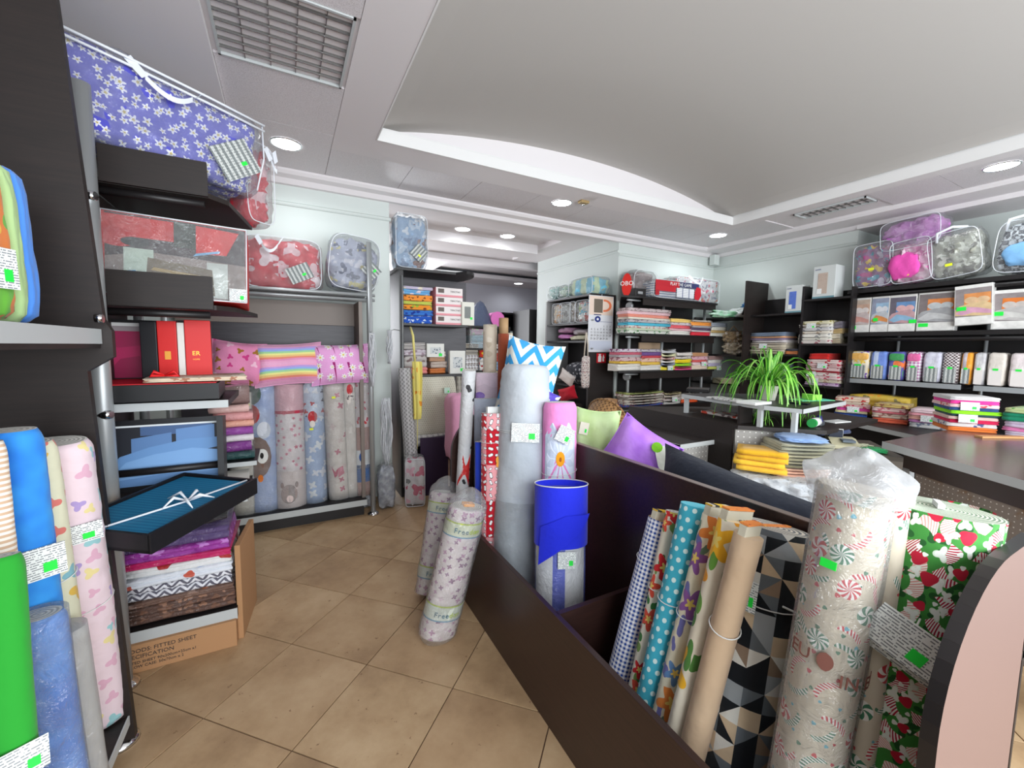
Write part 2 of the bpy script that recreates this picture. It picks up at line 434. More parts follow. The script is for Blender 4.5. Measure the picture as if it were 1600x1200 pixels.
def folded_mesh(w, d, h, layers, seed, sag=0.0, sm=True):
    rnd = random.Random(seed); prof = [(d, .0)]
    L = h/layers; r = L/2*.97
    for l in range(layers):
        off = rnd.uniform(0, .012)+r*.2
        for a in (-80, -40, 0, 40, 80):
            q = math.radians(a); prof.append((off+r-r*math.cos(q), l*L+L/2+r*math.sin(q)))
    prof.append((d, h)); n = len(prof); nx = 6; mb = MB(); wav = rnd.uniform(-1, 1)*.1
    per = [0]
    for i in range(1, n): per.append(per[-1]+math.dist(prof[i], prof[i-1]))
    for j in range(nx+1):
        t = j/nx*2-1
        for (y, z) in prof:
            zz = z*(1+.05*math.sin(t*2.2+wav*20)) - sag*(1-t*t)*(z/h) + .012*sag*z
            x = t*w/2*(1-.02*math.sin(z/h*9+seed)); mb.v.append((x, y+.004*math.sin(t*4+seed), max(zz, 0)))
    for j in range(nx):
        for i in range(n-1):
            uv = [((jj/nx-.5)*w, per[ii]) for ii, jj in ((i, j), (i, j+1), (i+1, j+1), (i+1, j))]
            mb.face((j*n+i, (j+1)*n+i, (j+1)*n+i+1, j*n+i+1), uv, 0, sm)
    for j in range(nx): mb.face((j*n+n-1, (j+1)*n+n-1, (j+1)*n, j*n))
    mb.face([i for i in range(n)]); mb.face([nx*n+i for i in range(n)][::-1])
    return mb
ORD = ['bottom', 'second', 'third', 'fourth', 'fifth', 'sixth', 'seventh', 'eighth', 'ninth', 'tenth', 'eleventh', 'twelfth', 'thirteenth']
def stack(fr, d, cols, where, group, noun='folded cloth', layers=2, sag=0.0, tags=(), jit=.012, kindm='fabric'):
    """fr gives width and full height; cols = list of (word, material[, relative height]) from the bottom"""
    rel = [c[2] if len(c) > 2 else 1 for c in cols]; z = 0; T = sum(rel); n = len(cols); rs = random.Random(len(where)*7+n)
    for i, c in enumerate(cols):
        h = fr.h*rel[i]/T; name = noun.replace(' ', '_').replace('-', '_')
        pos = 'at the bottom' if i == 0 else 'on top' if i == n-1 else ORD[i]+' from the bottom'
        t = folded_mesh(fr.w*rs.uniform(.94, 1.0), d*rs.uniform(.93, 1), h*.985, c[3] if len(c) > 3 else layers, i*3+n, sag).build(name, c[1])
        R = Matrix.Rotation(fr.rz+rs.uniform(-.03, .03), 4, 'Z')
        p = Vector(fr.loc)+R @ Vector((rs.uniform(-jit, jit), rs.uniform(0, jit), z)); t.location = p; t.rotation_euler = (0, 0, fr.rz+rs.uniform(-.03, .03))
        cat = noun.split()[-1] if noun.split()[-1] not in ('pack',) else 'pack'
        tagit(t, ' '.join(('%s %s, %s of %s' % (c[0], noun, pos, where)).split()[:16]), cat, group)
        for (k, tx) in tags:
            if k == i: price_tag(t, (tx*fr.w, -.008, h*.45), (-.1, 0, 0), .1, .06)
        z += h
def roll_end(g, c1, c2, s):
    u, v = g.uv(); n = g.noise(g.vec(u*8, v*.6), 3, 2); f = ((u/s)+n*1.2).fr()
    return g.mix(f.gt(.5), c1, c2)
def roll_body(L, rx, ry, n=30, m=14, seed=0, amp=.02, grow=0.0, pinch=0.0, soft=0.0):
    mb = MB(); R = (rx+ry)/2
    if soft: n, m = 44, 80
    def P(u, t):
        q = 2*PI*u; k = 1+grow+amp*noise.noise(Vector((math.cos(q)*1.3+seed, math.sin(q)*1.3, t*L*5)))
        k *= 1-pinch*max(0, (abs(t-.5)-.38)/.12)**2
        if soft:
            k += soft*(noise.noise(Vector((math.cos(q)*1.6+seed*2, math.sin(q)*1.6, t*L*34)))+.6*noise.noise(Vector((math.cos(q)*4, math.sin(q)*4+seed, t*L*16))))
            k *= 1-.16*max(0, (t-.965)/.035)**2
        return (rx*k*math.cos(q), ry*k*math.sin(q), t*L)
    mb.surf(P, n, m, True, lambda u, t: (2*PI*u*R, t*L))
    for t, b in ((1, m*n), (0, 0)):
        c = len(mb.v); mb.v.append((0, 0, t*L))
        for i in range(n):
            j = (i+1) % n; f = (b+i, b+j, c) if t else (b+j, b+i, c)
            q = [(R, i/n*2), (R, (i+1)/n*2), (0, (i+.5)/n*2)]; 
            mb.face(f, q if t else [q[1], q[0], q[2]], 1 if t else 0)
    return mb
def roll(name, label, p, q, rx, ry, m, end=None, spin=0.0, core=None, film_=None, cat='fabric roll', group=None, tagpos=None, card=None, string=None, seed=1, knot=False, spool=True, amp=.02, part='fabric', soft=0.0):
    """a roll standing from p (bottom) to q (top)"""
    p, q = Vector(p), Vector(q); L = (q-p).length
    t = D.objects.new(name, None); C.objects.link(t); t.empty_display_size = .05
    t.matrix_world = Matrix.Translation(p) @ axis_matrix(p, q, spin); tagit(t, label, cat, group)
    end = end or pat(roll_end, K(225, 222, 215), K(170, 168, 162), .012)
    roll_body(L, rx, ry, seed=seed, amp=amp, soft=soft).build(part, [m, end], t)
    if core: MB().tube([(0, 0, L-.1), (0, 0, L+core)], min(rx, ry)*.35, 16).build('core', M_core, t)
    if film_:
        b = roll_body(L+.012, rx, ry, seed=seed+3, amp=.05, grow=.06)
        b.mi = [0]*len(b.mi)
        o = b.build('film', film_, t); o.location.z = -.006
    if knot:
        def P(u, s):
            a = 2*PI*u; r = (rx*1.05)*(1-s)**.7*(1+.12*noise.noise(Vector((math.cos(a)*2, math.sin(a)*2, s*3+seed))))+.012*(s < .97)
            return (r*math.cos(a), r*math.sin(a)*ry/rx, L+knot*(s**.8))
        MB().surf(P, 24, 8, True).build('film_knot', film_ or M_milky, t)
    if string:
        for s in string:
            pts = [((rx+.004)*math.cos(2*PI*i/24), (ry+.004)*math.sin(2*PI*i/24), L*s+.012*math.sin(2*PI*i/24+1)) for i in range(25)]
            MB().tube(pts, .0018, 5, cap=False).build('string', M_string, t)
    if tagpos:
        for (a, s, wd, hh) in tagpos:
            ang = a; c = price_tag(t, ((rx+.008)*math.cos(ang), (ry+.008)*math.sin(ang), L*s), (0, 0, ang+PI/2), wd, hh)
    if card:
        cm, cw_, ch_ = card
        MB().box(-cw_/2, -.012, L-.02, cw_/2, .012, L+ch_).build('label_card', cm, t)
    return t
def facing(p):
    """angle in a roll's local frame (no lean) that faces the camera"""
    return math.atan2(EYEP.y-p[1], EYEP.x-p[0])
def solve_bottom(top, low, X, Z, lo, hi):
    """point (X, Y, Z) on the picture line through pixels top and low"""
    best = None
    for i in range(400):
        Y = lo+(hi-lo)*i/399; x, y = pix((X, Y, Z)); e = abs((x-top[0])*(low[1]-top[1])-(y-top[1])*(low[0]-top[0]))
        if best is None or e < best[0]: best = (e, Y)
    return Vector((X, best[1], Z))
def pillow_mesh(w, h, t, n=14, seed=0, amp=.3):
    mb = MB()
    for sg in (-1, 1):
        b = len(mb.v)
        for j in range(n+1):
            for i in range(n+1):
                a, c = i/n*2-1, j/n*2-1
                th = t/2*(max(0, (1-a**4))*max(0, (1-c**4)))**.5
                th *= 1+amp*noise.noise(Vector((a*1.5+seed, c*1.5, sg)))
                mb.v.append((a*w/2*(1-.09*(1-c*c)), sg*th, (c*h/2*(1-.09*(1-a*a)))))
        for j in range(n):
            for i in range(n):
                q = (b+j*(n+1)+i, b+j*(n+1)+i+1, b+(j+1)*(n+1)+i+1, b+(j+1)*(n+1)+i)
                uv = [((ii/n-.5)*w, (jj/n-.5)*h) for ii, jj in ((i, j), (i+1, j), (i+1, j+1), (i, j+1))]
                if sg > 0: q = q[::-1]; uv = uv[::-1]
                mb.face(q, uv, 0, True)
    return mb
def pillow(name, label, w, h, t, m, loc, rot, group=None, seed=0, edge=None):
    r = thing(name, label, 'pillow', loc=loc, rot=rot, group=group)
    pillow_mesh(w, h, t, seed=seed).build('cover', m, r)
    n = 14; P = []
    for i in range(n+1): a = i/n*2-1; P.append((a*w/2, 0, -h/2*(1-.09*(1-a*a))))
    for i in range(1, n+1): a = i/n*2-1; P.append((w/2*(1-.09*(1-a*a)), 0, a*h/2))
    for i in range(1, n+1): a = 1-i/n*2; P.append((a*w/2, 0, h/2*(1-.09*(1-a*a))))
    for i in range(1, n+1): a = 1-i/n*2; P.append((-w/2*(1-.09*(1-a*a)), 0, a*h/2))
    MB().tube(P, .004, 6, cap=False).build('seam', edge or m, r); return r
def blanket_bag(label, fr, d, m, rot=None, k=5, zip_=False, label_at=None, label_rot=.3, handle=None, group=None, seed=1, fold=.35, pipe=M_whitepipe, cat='blanket bag', n=12, st=M_green, extra=None, lift=0.0, lab=(.2, .15)):
    """soft blanket folded in a clear zipped bag with white piping"""
    w, h = fr.w, fr.h; t = thing('blanket_bag', label, cat, fr, group=group)
    if rot: t.rotation_euler = (rot[0], rot[1], fr.rz+rot[2])
    t.location.z += lift
    cube_shell(w*.95, d*.93, h*.94, k, .06, seed, n, 4.0, fold, 12/max(w, .3)).build('blanket', m, t).location = (0, d*.035, h*.02)
    if extra: 
        for (em, ex, ez, ew, eh) in extra:
            cube_shell(ew*w, .05, eh*h, 4, .08, seed+5, 6, 4, .2).build('folded_corner', em, t).location = (ex*w, -.008, ez*h)
    cube_shell(w, d, h, k+2, .03, seed+9, n, 5.0, .10, 14).build('bag_film', M_film, t)
    pts = []
    for i in range(41):
        a = 2*PI*i/40; c, s = math.cos(a), math.sin(a); e = 2/(k+1)
        pts.append((w*.475*math.copysign(abs(c)**e, c), d*.03, h/2+h*.475*math.copysign(abs(s)**e, s)))
    MB().tube(pts, .0028, 6, cap=False).build('piping', pipe, t)
    if zip_:
        D.objects.remove(C.objects[t.children[-1].name])
        for zz in (.93, .86): MB().tube([(-w*.5, d*.0, h*zz), (-w*.2, -.012, h*zz), (w*.2, -.012, h*zz), (w*.5, d*.0, h*zz)], .006, 6).build('piping', pipe, t)
        MB().tube([(w*.49, d*.02, h*.93), (w*.5, .0, h*.5), (w*.46, .0, h*.06)], .004, 6).build('piping', pipe, t)
    pts2 = [(x, y+.012+(d*.25 if z > h*.6 else 0), z) for x, y, z in pts]
    if handle is not None:
        hx, hz, hw = handle
        P = [(hx*w+hw*w*(i/16-.5), -.004-.05*math.sin(PI*i/16), hz*h-.28*h*math.sin(PI*i/16)) for i in range(17)]
        mb = MB()
        for i in range(16):
            a, b = Vector(P[i]), Vector(P[i+1]); e = Vector((0, 0, .012)); sx = .012 if i < 3 or i > 12 else 0
            o = Vector((sx, 0, 0)) if sx else Vector()
            mb.quad(a-e-o, b-e-o, b+e+o, a+e+o)
        mb.build('handle', M_whitepipe, t)
    if label_at:
        lx, lz = label_at; c = MB().box(-lab[0]*w/2, -.001, -lab[1]*w/2, lab[0]*w/2, .001, lab[1]*w/2).build('label_card', pat(barcode_label), t)
        c.location = (lx*w, -.006+0*d, lz*h); c.rotation_euler = (0, label_rot, 0)
        sticker(c, (lab[0]*w*.15, -.002, -lab[1]*w*.15), w=.03, h=.018, mat=st)
    return t
def print_mesh(w, h, polys, parent, name='cover_print', y=0.0, label=None):
    """flat printed picture made of coloured patches; polys = [(material, [(u, v) ...])]"""
    mb = MB(); ms = []
    for i, (m, P) in enumerate(polys):
        if m not in ms: ms.append(m)
        b = len(mb.v); yy = y-.0006*(i+1)
        mb.v += [((u-.5)*w, yy, v*h) for u, v in P]; mb.face(list(range(b, b+len(P))), None, ms.index(m))
    o = mb.build(name, ms, parent)
    if label: o['label'] = label
    return o
def ell(cx, cy, rx, ry, n=14): return [(cx+rx*math.cos(2*PI*i/n), cy+ry*math.sin(2*PI*i/n)) for i in range(n)]
def rect(a, b, c, d): return [(a, b), (c, b), (c, d), (a, d)]
def bedding_pack(label, fr, wallc, headc, pill, duvet, duvet2, tilt=(0, 0, 0), group='bedding set packs on the upper wall shelf', st=(-.3, .12), lift=0.0):
    w, h = fr.w, fr.h; t = thing('bedding_pack', label, 'bedding pack', fr, group=group); t.rotation_euler = (tilt[0], tilt[1], fr.rz+tilt[2]); t.location.z += lift
    MB().box(-w/2, 0, 0, w/2, .09, h).build('box', plain(K(222, 220, 216), 'wrap', .5), t, bevel=.006)
    m = lambda c: pat(clouds, tuple(x*.72 for x in c), c, 14.0, kind='matte', rough=.5)
    print_mesh(w*.94, h*.96, [(m(wallc), rect(0, .2, 1, .93)), (m(headc), rect(.25, .5, .98, .8)), (m(pill), ell(.45, .62, .2, .09)), (m(pill), ell(.78, .62, .18, .085)),
        (m(duvet), [(0, .24), (1, .2), (1, .5), (.8, .58), (.45, .55), (.1, .48), (0, .4)]), (m(duvet2), [(0, .3), (.3, .46), (.65, .42), (1, .34), (1, .25), (.5, .3), (.2, .24)]), (m(K(236, 234, 230)), rect(0, 0, 1, .2))], t).location.z = h*.02
    sticker(t, (st[0]*w, -.006, st[1]*h), w=w*.26, h=.035)
    return t
def towel_pack(label, fr, m, low=None, d=.2, group='wrapped towel sets on the grey shelf', st=.45, top=None):
    w, h = fr.w, fr.h; t = thing('textile_pack', label, 'textile pack', fr, group=group)
    cube_shell(w, d, h, 9, .02, hash(label) % 50, 7, 4, .03).build('wrapped_cloth', m, t)
    if top: cube_shell(w*.9, .02, h*.25, 6, .02, 3, 4).build('cloth_band', top, t).location = (0, -.006, h*.68)
    c = MB().box(-w*.36, -.007, h*.04, w*.36, -.004, h*.5).build('label_card', low or pat(barcode_label), t)
    sticker(c, (.0, -.008, h*.5), w=w*.3, h=.018)
    return t
def carton_box(name, label, fr, d, m, cat='box', bevel=.003, group=None, rot=None):
    t = thing(name, label, cat, fr, group=group)
    if rot: t.rotation_euler = (rot[0], rot[1], fr.rz+rot[2])
    MB().box(-fr.w/2, 0, 0, fr.w/2, d, fr.h).build('carton', m, t, bevel=bevel); return t

# ================================================================== THE ROOM
WY, RX, CZ = 4.25, 5.78, 3.0
fl = struct('floor', MB().box(-2.2, -2.2, -.06, 9.2, 9.4, -.006), mk('grout', K(112, 88, 70), .9))
g = G('floor_tile'); r_ = g.rnd(); o_ = g.obj()
_n = g.noise(g.sep(o_)[0]*0+0, 1.0) if False else None
ofs = g.node('ShaderNodeVectorMath', operation='ADD'); g.put(ofs.inputs[0], o_); g.put(ofs.inputs[1], g.vec(r_*37, r_*91, r_*13))
ov = S(g, ofs.outputs[0])
n1 = g.noise(ov, 3.2, 6, .62); n2 = g.noise(ov, 26, 4, .7)
c = g.ramp(n1, [(.28, K(146, 117, 86)), (.5, K(180, 150, 114)), (.72, K(200, 172, 136))], 'LINEAR')
c = g.mix(n2.gt(.68), c, K(132, 102, 74)); c = g.mix(r_*.25, c, K(160, 126, 94))
g.put(g.p.inputs['Base Color'], c); g.put(g.p.inputs['Roughness'], n2*.3+.38); g.put(g.p.inputs['Normal'], g.bump(n2, .12, .004)); M_tile = g.m
TS = .4497; TA = math.radians(-17.09)-YAW
def floor_pt(a, b):
    rx, fy = -2.46463*TS, 4.45132*TS
    o = _r0*rx+_f0*fy; u = Vector((math.cos(TA), math.sin(TA), 0)); v = Vector((-u.y, u.x, 0)); return o+u*(a*TS)+v*(b*TS)
_t = MB().box(-TS/2+.0025, -TS/2+.0025, -.006, TS/2-.0025, TS/2-.0025, 0).build('tile', M_tile, fl, bevel=.0012)
first = True
for a in range(-16, 26):
    for b in range(-16, 26):
        p = floor_pt(a+.5, b+.5)
        if not (-1.5 < p.x < 5.4 and -.5 < p.y < 6.6) or (p.y > 4.3 and not .6 < p.x < 3.9) or (p.x > 3.2 and p.y < .4): continue
        o = _t if first else _t.copy()
        if not first: C.objects.link(o)
        first = False; o.location = p; o.rotation_euler = (0, 0, TA)
# walls (each wall panel with its picture-rail moulding)
struct('wall_left', MB().box(-1.95, -2.2, 0, -1.8, 4.4, 3.3), M_wall)
struct('wall_back', MB().box(-1.8, WY, 0, .925, WY+.18, 3.3).box(3.87, WY, 0, RX+.15, WY+.18, 3.3).box(.925, WY, 2.955, 3.87, WY+.18, 3.3), M_wall)
struct('wall_right', MB().box(RX, 2.42, 0, RX+.5, WY, 3.3).box(6.25, -2.2, 0, 6.65, 2.42, 3.3), M_wall)
struct('wall_partition', MB().box(3.87, WY+.18, 0, 4.05, 6.25, 3.3), M_wall)
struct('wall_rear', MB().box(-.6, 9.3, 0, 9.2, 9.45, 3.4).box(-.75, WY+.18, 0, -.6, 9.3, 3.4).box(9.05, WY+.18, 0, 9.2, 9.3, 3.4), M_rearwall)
struct('wall_front', MB().box(-1.95, -2.2, 0, 6.65, -2.05, .35).box(-1.95, -2.2, 2.85, 6.65, -2.05, 3.3).box(-1.95, -2.2, .35, -1.0, -2.05, 2.85).box(5.2, -2.2, .35, 6.65, -2.05, 2.85).box(2.0, -2.2, .35, 2.12, -2.05, 2.85), M_wall)
def rail(name, p, q, n):
    """small picture-rail moulding proud of the wall"""
    p, q, n = Vector(p), Vector(q), Vector(n)*.016
    mb = MB(); prof = [(0, -.02), (.6, -.014), (1, -.002), (1, .008), (.5, .014), (0, .02)]
    for i in range(6): mb.v += [tuple(p+n*prof[i][0]+_z*prof[i][1]), tuple(q+n*prof[i][0]+_z*prof[i][1])]
    for i in range(5): mb.face((2*i, 2*i+1, 2*i+3, 2*i+2))
    mb.face([0, 2, 4, 6, 8, 10]); mb.face([1, 3, 5, 7, 9, 11][::-1])
    struct(name, mb, M_wall)
rail('trim_1', (-1.8, WY, 2.745), (.94, WY, 2.745), (0, -1, 0))
rail('trim_2', (3.87, WY, 2.755), (RX, WY, 2.755), (0, -1, 0))
rail('trim_3', (RX, WY, 2.755), (RX, 2.42, 2.755), (-1, 0, 0))
rail('trim_4', (3.87, 6.25, 2.79), (3.87, WY+.0, 2.79), (-1, 0, 0))
# ceiling: cornice, tiled strip, gypsum ring, barrel vault
ceil = struct('ceiling', MB()
    .box(-1.95, -2.2, 3.42, 6.65, WY+.2, 3.5)
    .box(-1.8, 3.25, CZ+.012, 6.5, 4.25, CZ+.09)          # ring behind the vault
    .box(-1.8, -2.05, CZ+.012, .62, 3.25, CZ+.09).box(4.72, -2.05, CZ+.012, 6.5, 3.25, CZ+.09)
    .box(.35, 3.25, CZ, .62, 3.56, CZ+.03).box(.35, -2.05, CZ, .62, 3.25, CZ+.03).box(.62, 3.25, CZ, 4.72, 3.56, CZ+.03).box(4.72, -2.05, CZ, 4.86, 3.56, CZ+.03)
    .box(-1.8, -2.05, CZ-.03, -.28, 4.25, CZ+.03)         # dropped band along the left wall
    , M_ceil)
# vault and its lunette
V0, V1, VZ, VH, VY = .64, 4.70, 3.10, .235, 3.35
N = 28; mb = MB(); arc = []
for i in range(N+1):
    t = i/N; arc.append((V0+(V1-V0)*t, VZ+VH*(1-(2*t-1)**2)**.9))
for i in range(N):
    (x0, z0), (x1, z1) = arc[i], arc[i+1]; mb.quad((x0, -2.05, z0), (x1, -2.05, z1), (x1, VY, z1), (x0, VY, z0)); mb.sm[-1] = True
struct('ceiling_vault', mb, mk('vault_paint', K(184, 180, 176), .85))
mb = MB(); b = len(mb.v); mb.v += [(x, VY, z) for x, z in arc]+[(V1, VY, 3.0), (V0, VY, 3.0)]; mb.face(list(range(len(mb.v))))
struct('ceiling_lunette', mb, M_ceil)
# stepped rim round the vault: two fascia boards
mb = MB().box(.63, 3.238, CZ-.003, 4.71, 3.249, CZ+.085).box(.6205, -2.05, CZ-.003, .63, 3.249, CZ+.11).box(4.71, -2.05, CZ-.003, 4.7195, 3.249, CZ+.11).box(.62, 3.249, CZ+.091, 4.72, 3.35, CZ+.097)
struct('trim_5', mb, mk('rim_paint', K(226, 225, 224), .7))
# cornice: sloped cove between wall and ceiling
def cornice(name, p, q, n, w_=.1):
    p, q, n = Vector(p), Vector(q), Vector(n); mb = MB(); pr_ = [(0, 2.90), (.03, 2.905), (.055, 2.945), (w_+.01, 2.962), (w_+.03, 2.985), (w_+.03, 3.01), (0, 3.03)]
    for d_, z in pr_:
        mb.v += [tuple(p+n*d_+_z*z), tuple(q+n*d_+_z*z)]
    k = len(pr_)
    for i in range(k-1): mb.face((2*i, 2*i+1, 2*i+3, 2*i+2), None, 0, False)
    mb.face([2*i for i in range(k)]); mb.face([2*i+1 for i in range(k)][::-1]); struct(name, mb, M_ceil)
cornice('trim_6', (-1.8, WY, 0), (RX, WY, 0), (0, -1, 0)); cornice('trim_7', (RX, WY, 0), (RX, -2.05, 0), (-1, 0, 0), .3)
struct('trim_8', MB().box(RX-.05, -2.05, 2.9, 6.5, 2.42, 3.0), M_ceil)
# ceiling tiles, each 0.62 m, with open joints
M_ctile = (lambda g: (g.put(g.p.inputs['Base Color'], g.ramp(g.noise(g.obj(), 180, 2, .6), [(.4, K(200, 194, 196)), (.5, K(222, 217, 219))], 'LINEAR')), g.m)[1])(G('mineral_tile'))
def ctile(x0, y0, x1, y1, par):
    MB().box(x0+.002, y0+.002, CZ+.001, x1-.002, y1-.002, CZ+.02).build('ceiling_tile', M_ctile, par)
for y0, y1 in ((3.34, 4.12), (2.72, 3.34), (1.5, 2.13), (.88, 1.5), (.26, .88), (-.36, .26)): ctile(-.28, y0, .35, y1, ceil)
for i in range(8):
    x0 = .35+.626*i
    ctile(x0, 3.56, min(x0+.626, RX-.14), 4.12, ceil)
for y0, y1 in ((2.95, 3.56), (1.5, 2.0), (.3, .95), (.95, 1.5)): ctile(4.86, y0, 5.45, y1, ceil)
# rear room ceiling with beams and coffers
struct('ceiling_rear', MB().box(-.6, WY+.18, 3.32, 9.2, 9.4, 3.4).box(2.5, 6.7, 3.16, 6.3, 8.5, 3.19).box(-.6, WY+.18, 2.985, 3.87, 4.86, 3.32).box(-.6, 5.5, 2.93, 3.4, 5.86, 3.32).box(3.4, 4.86, 2.985, 3.87, 6.3, 3.32)
    .box(-.6, 4.86, 3.06, 3.4, 5.5, 3.1).box(-.6, 5.86, 3.02, 3.87, 6.6, 3.1).box(-.6, 6.6, 2.93, 9.2, 6.75, 3.32).box(-.6, 6.75, 3.02, 2.6, 9.3, 3.1).box(6.2, 6.75, 3.02, 9.2, 9.3, 3.1).box(2.6, 8.4, 3.02, 6.2, 9.3, 3.1).box(2.6, 6.75, 3.02, 6.2, 7.1, 3.1), M_ceil)
# ---- lamps in the ceiling
def downlight(x, y, z, label, power=5, r=.095):
    t = thing('downlight', label, 'ceiling light', loc=(x, y, z), group='recessed downlights')
    mb = MB()
    mb.surf(lambda u, v: ((r+.014-.014*v)*math.cos(2*PI*u), (r+.014-.014*v)*math.sin(2*PI*u), -.006*math.sin(PI*v*.9)-.001), 28, 4, True); mb.build('trim_ring', M_chrome, t)
    MB().surf(lambda u, v: ((r*v+1e-4)*math.cos(2*PI*u), (r*v+1e-4)*math.sin(2*PI*u), -.009+.006*v*v), 24, 3, True).build('lens', M_lamp, t)
    light('downlight_bulb', 'SPOT', (x, y, z-.02), power, (.90, .97, 1), (0, 0, 0), spot_size=2.9, spot_blend=.6, shadow_soft_size=.06)
p = at(447, 225, Z=CZ); downlight(p.x, p.y, CZ, 'round downlight above the blue floral blanket bag', 14)
p = at(878, 317, Z=CZ); downlight(p.x, p.y, CZ, 'round downlight beside the small brass ceiling sensor', 14)
p = at(1122, 368, Z=CZ); downlight(p.x, p.y, CZ, 'round downlight in the far corner above the striped towel bags', 18)
p = at(1565, 260, Z=CZ); downlight(p.x, p.y, CZ, 'round downlight above the blue and white pram blanket bag', 14)
p = at(723, 358, Z=3.06); downlight(p.x, p.y, 3.06, 'round downlight in the rear room nearer the tall dark shelf', 9)
p = at(793, 369, Z=3.06); downlight(p.x, p.y, 3.06, 'round downlight in the rear room nearer the white partition', 9)
p = at(810, 443, Z=3.02); downlight(p.x, p.y, 3.02, 'farthest round downlight, above the dark cabinets of the rear room', 9)
M_louv = mk('louvre_aluminium', K(128, 126, 124), .25, .7)
def louvre(label, x0, y0, x1, y1, nx, ny, deep=.05):
    t = thing('louvre_light', label, 'ceiling light', loc=((x0+x1)/2, (y0+y1)/2, CZ)); W, H = x1-x0, y1-y0
    f = MB(); e = .012
    f.box(-W/2, -H/2, -.006, W/2, -H/2+e, .01).box(-W/2, H/2-e, -.006, W/2, H/2, .01).box(-W/2, -H/2, -.006, -W/2+e, H/2, .01).box(W/2-e, -H/2, -.006, W/2, H/2, .01); f.build('frame', M_edge, t)
    MB().box(-W/2, -H/2, .07, W/2, H/2, .075).build('reflector', mk('louvre_back', K(52, 50, 50), .3, .4), t)
    for i in range(ny):
        y = -H/2+H*(i+1)/(ny+1); a = MB(); a.v += [(-W/2, y-.002, 0), (W/2, y-.002, 0), (W/2, y+.002, 0), (-W/2, y+.002, 0), (-W/2, y-.012, deep), (W/2, y-.012, deep), (W/2, y+.012, deep), (-W/2, y+.012, deep)]
        for q in ((0, 1, 2, 3), (0, 4, 5, 1), (3, 2, 6, 7)): a.face(q)
        a.build('blade', M_louv, t)
    for i in range(nx):
        x = -W/2+W*(i+1)/(nx+1); MB().box(x-.0015, -H/2, .004, x+.0015, H/2, deep).build('cross_blade', M_louv, t)
    for i in range(4 if nx > 2 else 1):
        x = -W/2+W*(i+.5)/(4 if nx > 2 else 1); MB().tube([(x, -H/2+.02, .05), (x, H/2-.02, .05)], .008, 8).build('lamp_tube', M_whitepipe, t)
louvre('square louvred light panel set in the ceiling tiles', -.255, 2.13, .33, 2.72, 4, 8)
louvre('slim louvred light strip set in the ceiling over the dark shelves', 4.93, 2.03, 5.17, 2.68, 1, 9)
t = thing('ceiling_sensor', 'small brass coloured sensor on the ceiling beside a downlight', 'sensor', loc=at(912, 314, Z=CZ))
MB().box(-.05, -.03, -.025, .05, .03, 0).build('housing', mk('brass', K(176, 150, 104), .4, .4), t, bevel=.004); MB().tube([(0, 0, -.025), (0, 0, -.045)], .012, 10).build('nozzle', M_chrome, t)
t = thing('corner_sensor', 'small white alarm box high in the far corner', 'sensor', loc=(RX-.1, WY-.09, 2.78)); MB().box(-.06, -.04, 0, .05, .05, .15).build('housing', M_wall, t, bevel=.008)

# ================================================================== SHOP FITTINGS
def pipe_pole(par, x, y, z0, z1, r=.022, name='pole'):
    return MB().tube([(x, y, z0), (x, y, z1)], r, 16).build(name, M_metal, par)
def foot(par, x, y, r=.05):
    return MB().tube([(x, y, 0), (x, y, .012), (x, y, .03)], [r, r*.95, r*.45], 18).build('foot', M_chrome, par)
def shelf_board(par, x0, y0, x1, y1, z, th=.025, edge=True, m=None, name='shelf', em=None):
    o = MB().box(x0, y0+.003, z-th, x1, y1, z).build(name, m or M_black, par)
    if edge: MB().box(x0, y0, z-th-.004, x1, y0+.004, z+.002).build('edging', em or M_edge, o)
    return o
# ---- roll display against the back wall
t = thing('roll_display', 'dark shelf unit with silver poles holding wrapped fabric rolls by the back wall', 'shelf unit', loc=(0, 0, 0))
shelf_board(t, -.75, 3.79, .60, 4.2, .15, .045)
MB().box(-.75, 3.84, 0, .58, 4.18, .105).build('plinth', M_black, t)
MB().box(-.75, 4.17, .15, .60, 4.2, 1.82).build('back_panel', M_wood2, t)
MB().box(-.75, 4.14, 1.70, .60, 4.165, 1.90).build('pelmet', M_taupe, t)
MB().box(.57, 3.86, .15, .60, 4.17, 1.9).build('side_panel', M_taupe, t)
pipe_pole(t, .655, 3.81, .02, 2.40); pipe_pole(t, .70, 4.13, .02, 2.0, .02); foot(t, .655, 3.81); foot(t, .70, 4.13, .04)
pipe_pole(t, -.75, 3.81, .02, 1.98)
shelf_board(t, -.75, 3.83, .62, 4.2, 1.955, .02, False)
for y, z in ((3.815, 1.955), (3.83, 1.915), (4.1, 1.93)): MB().tube([(-.8, y, z), (.70, y, z)], .013, 12).build('rail', M_metal, t)
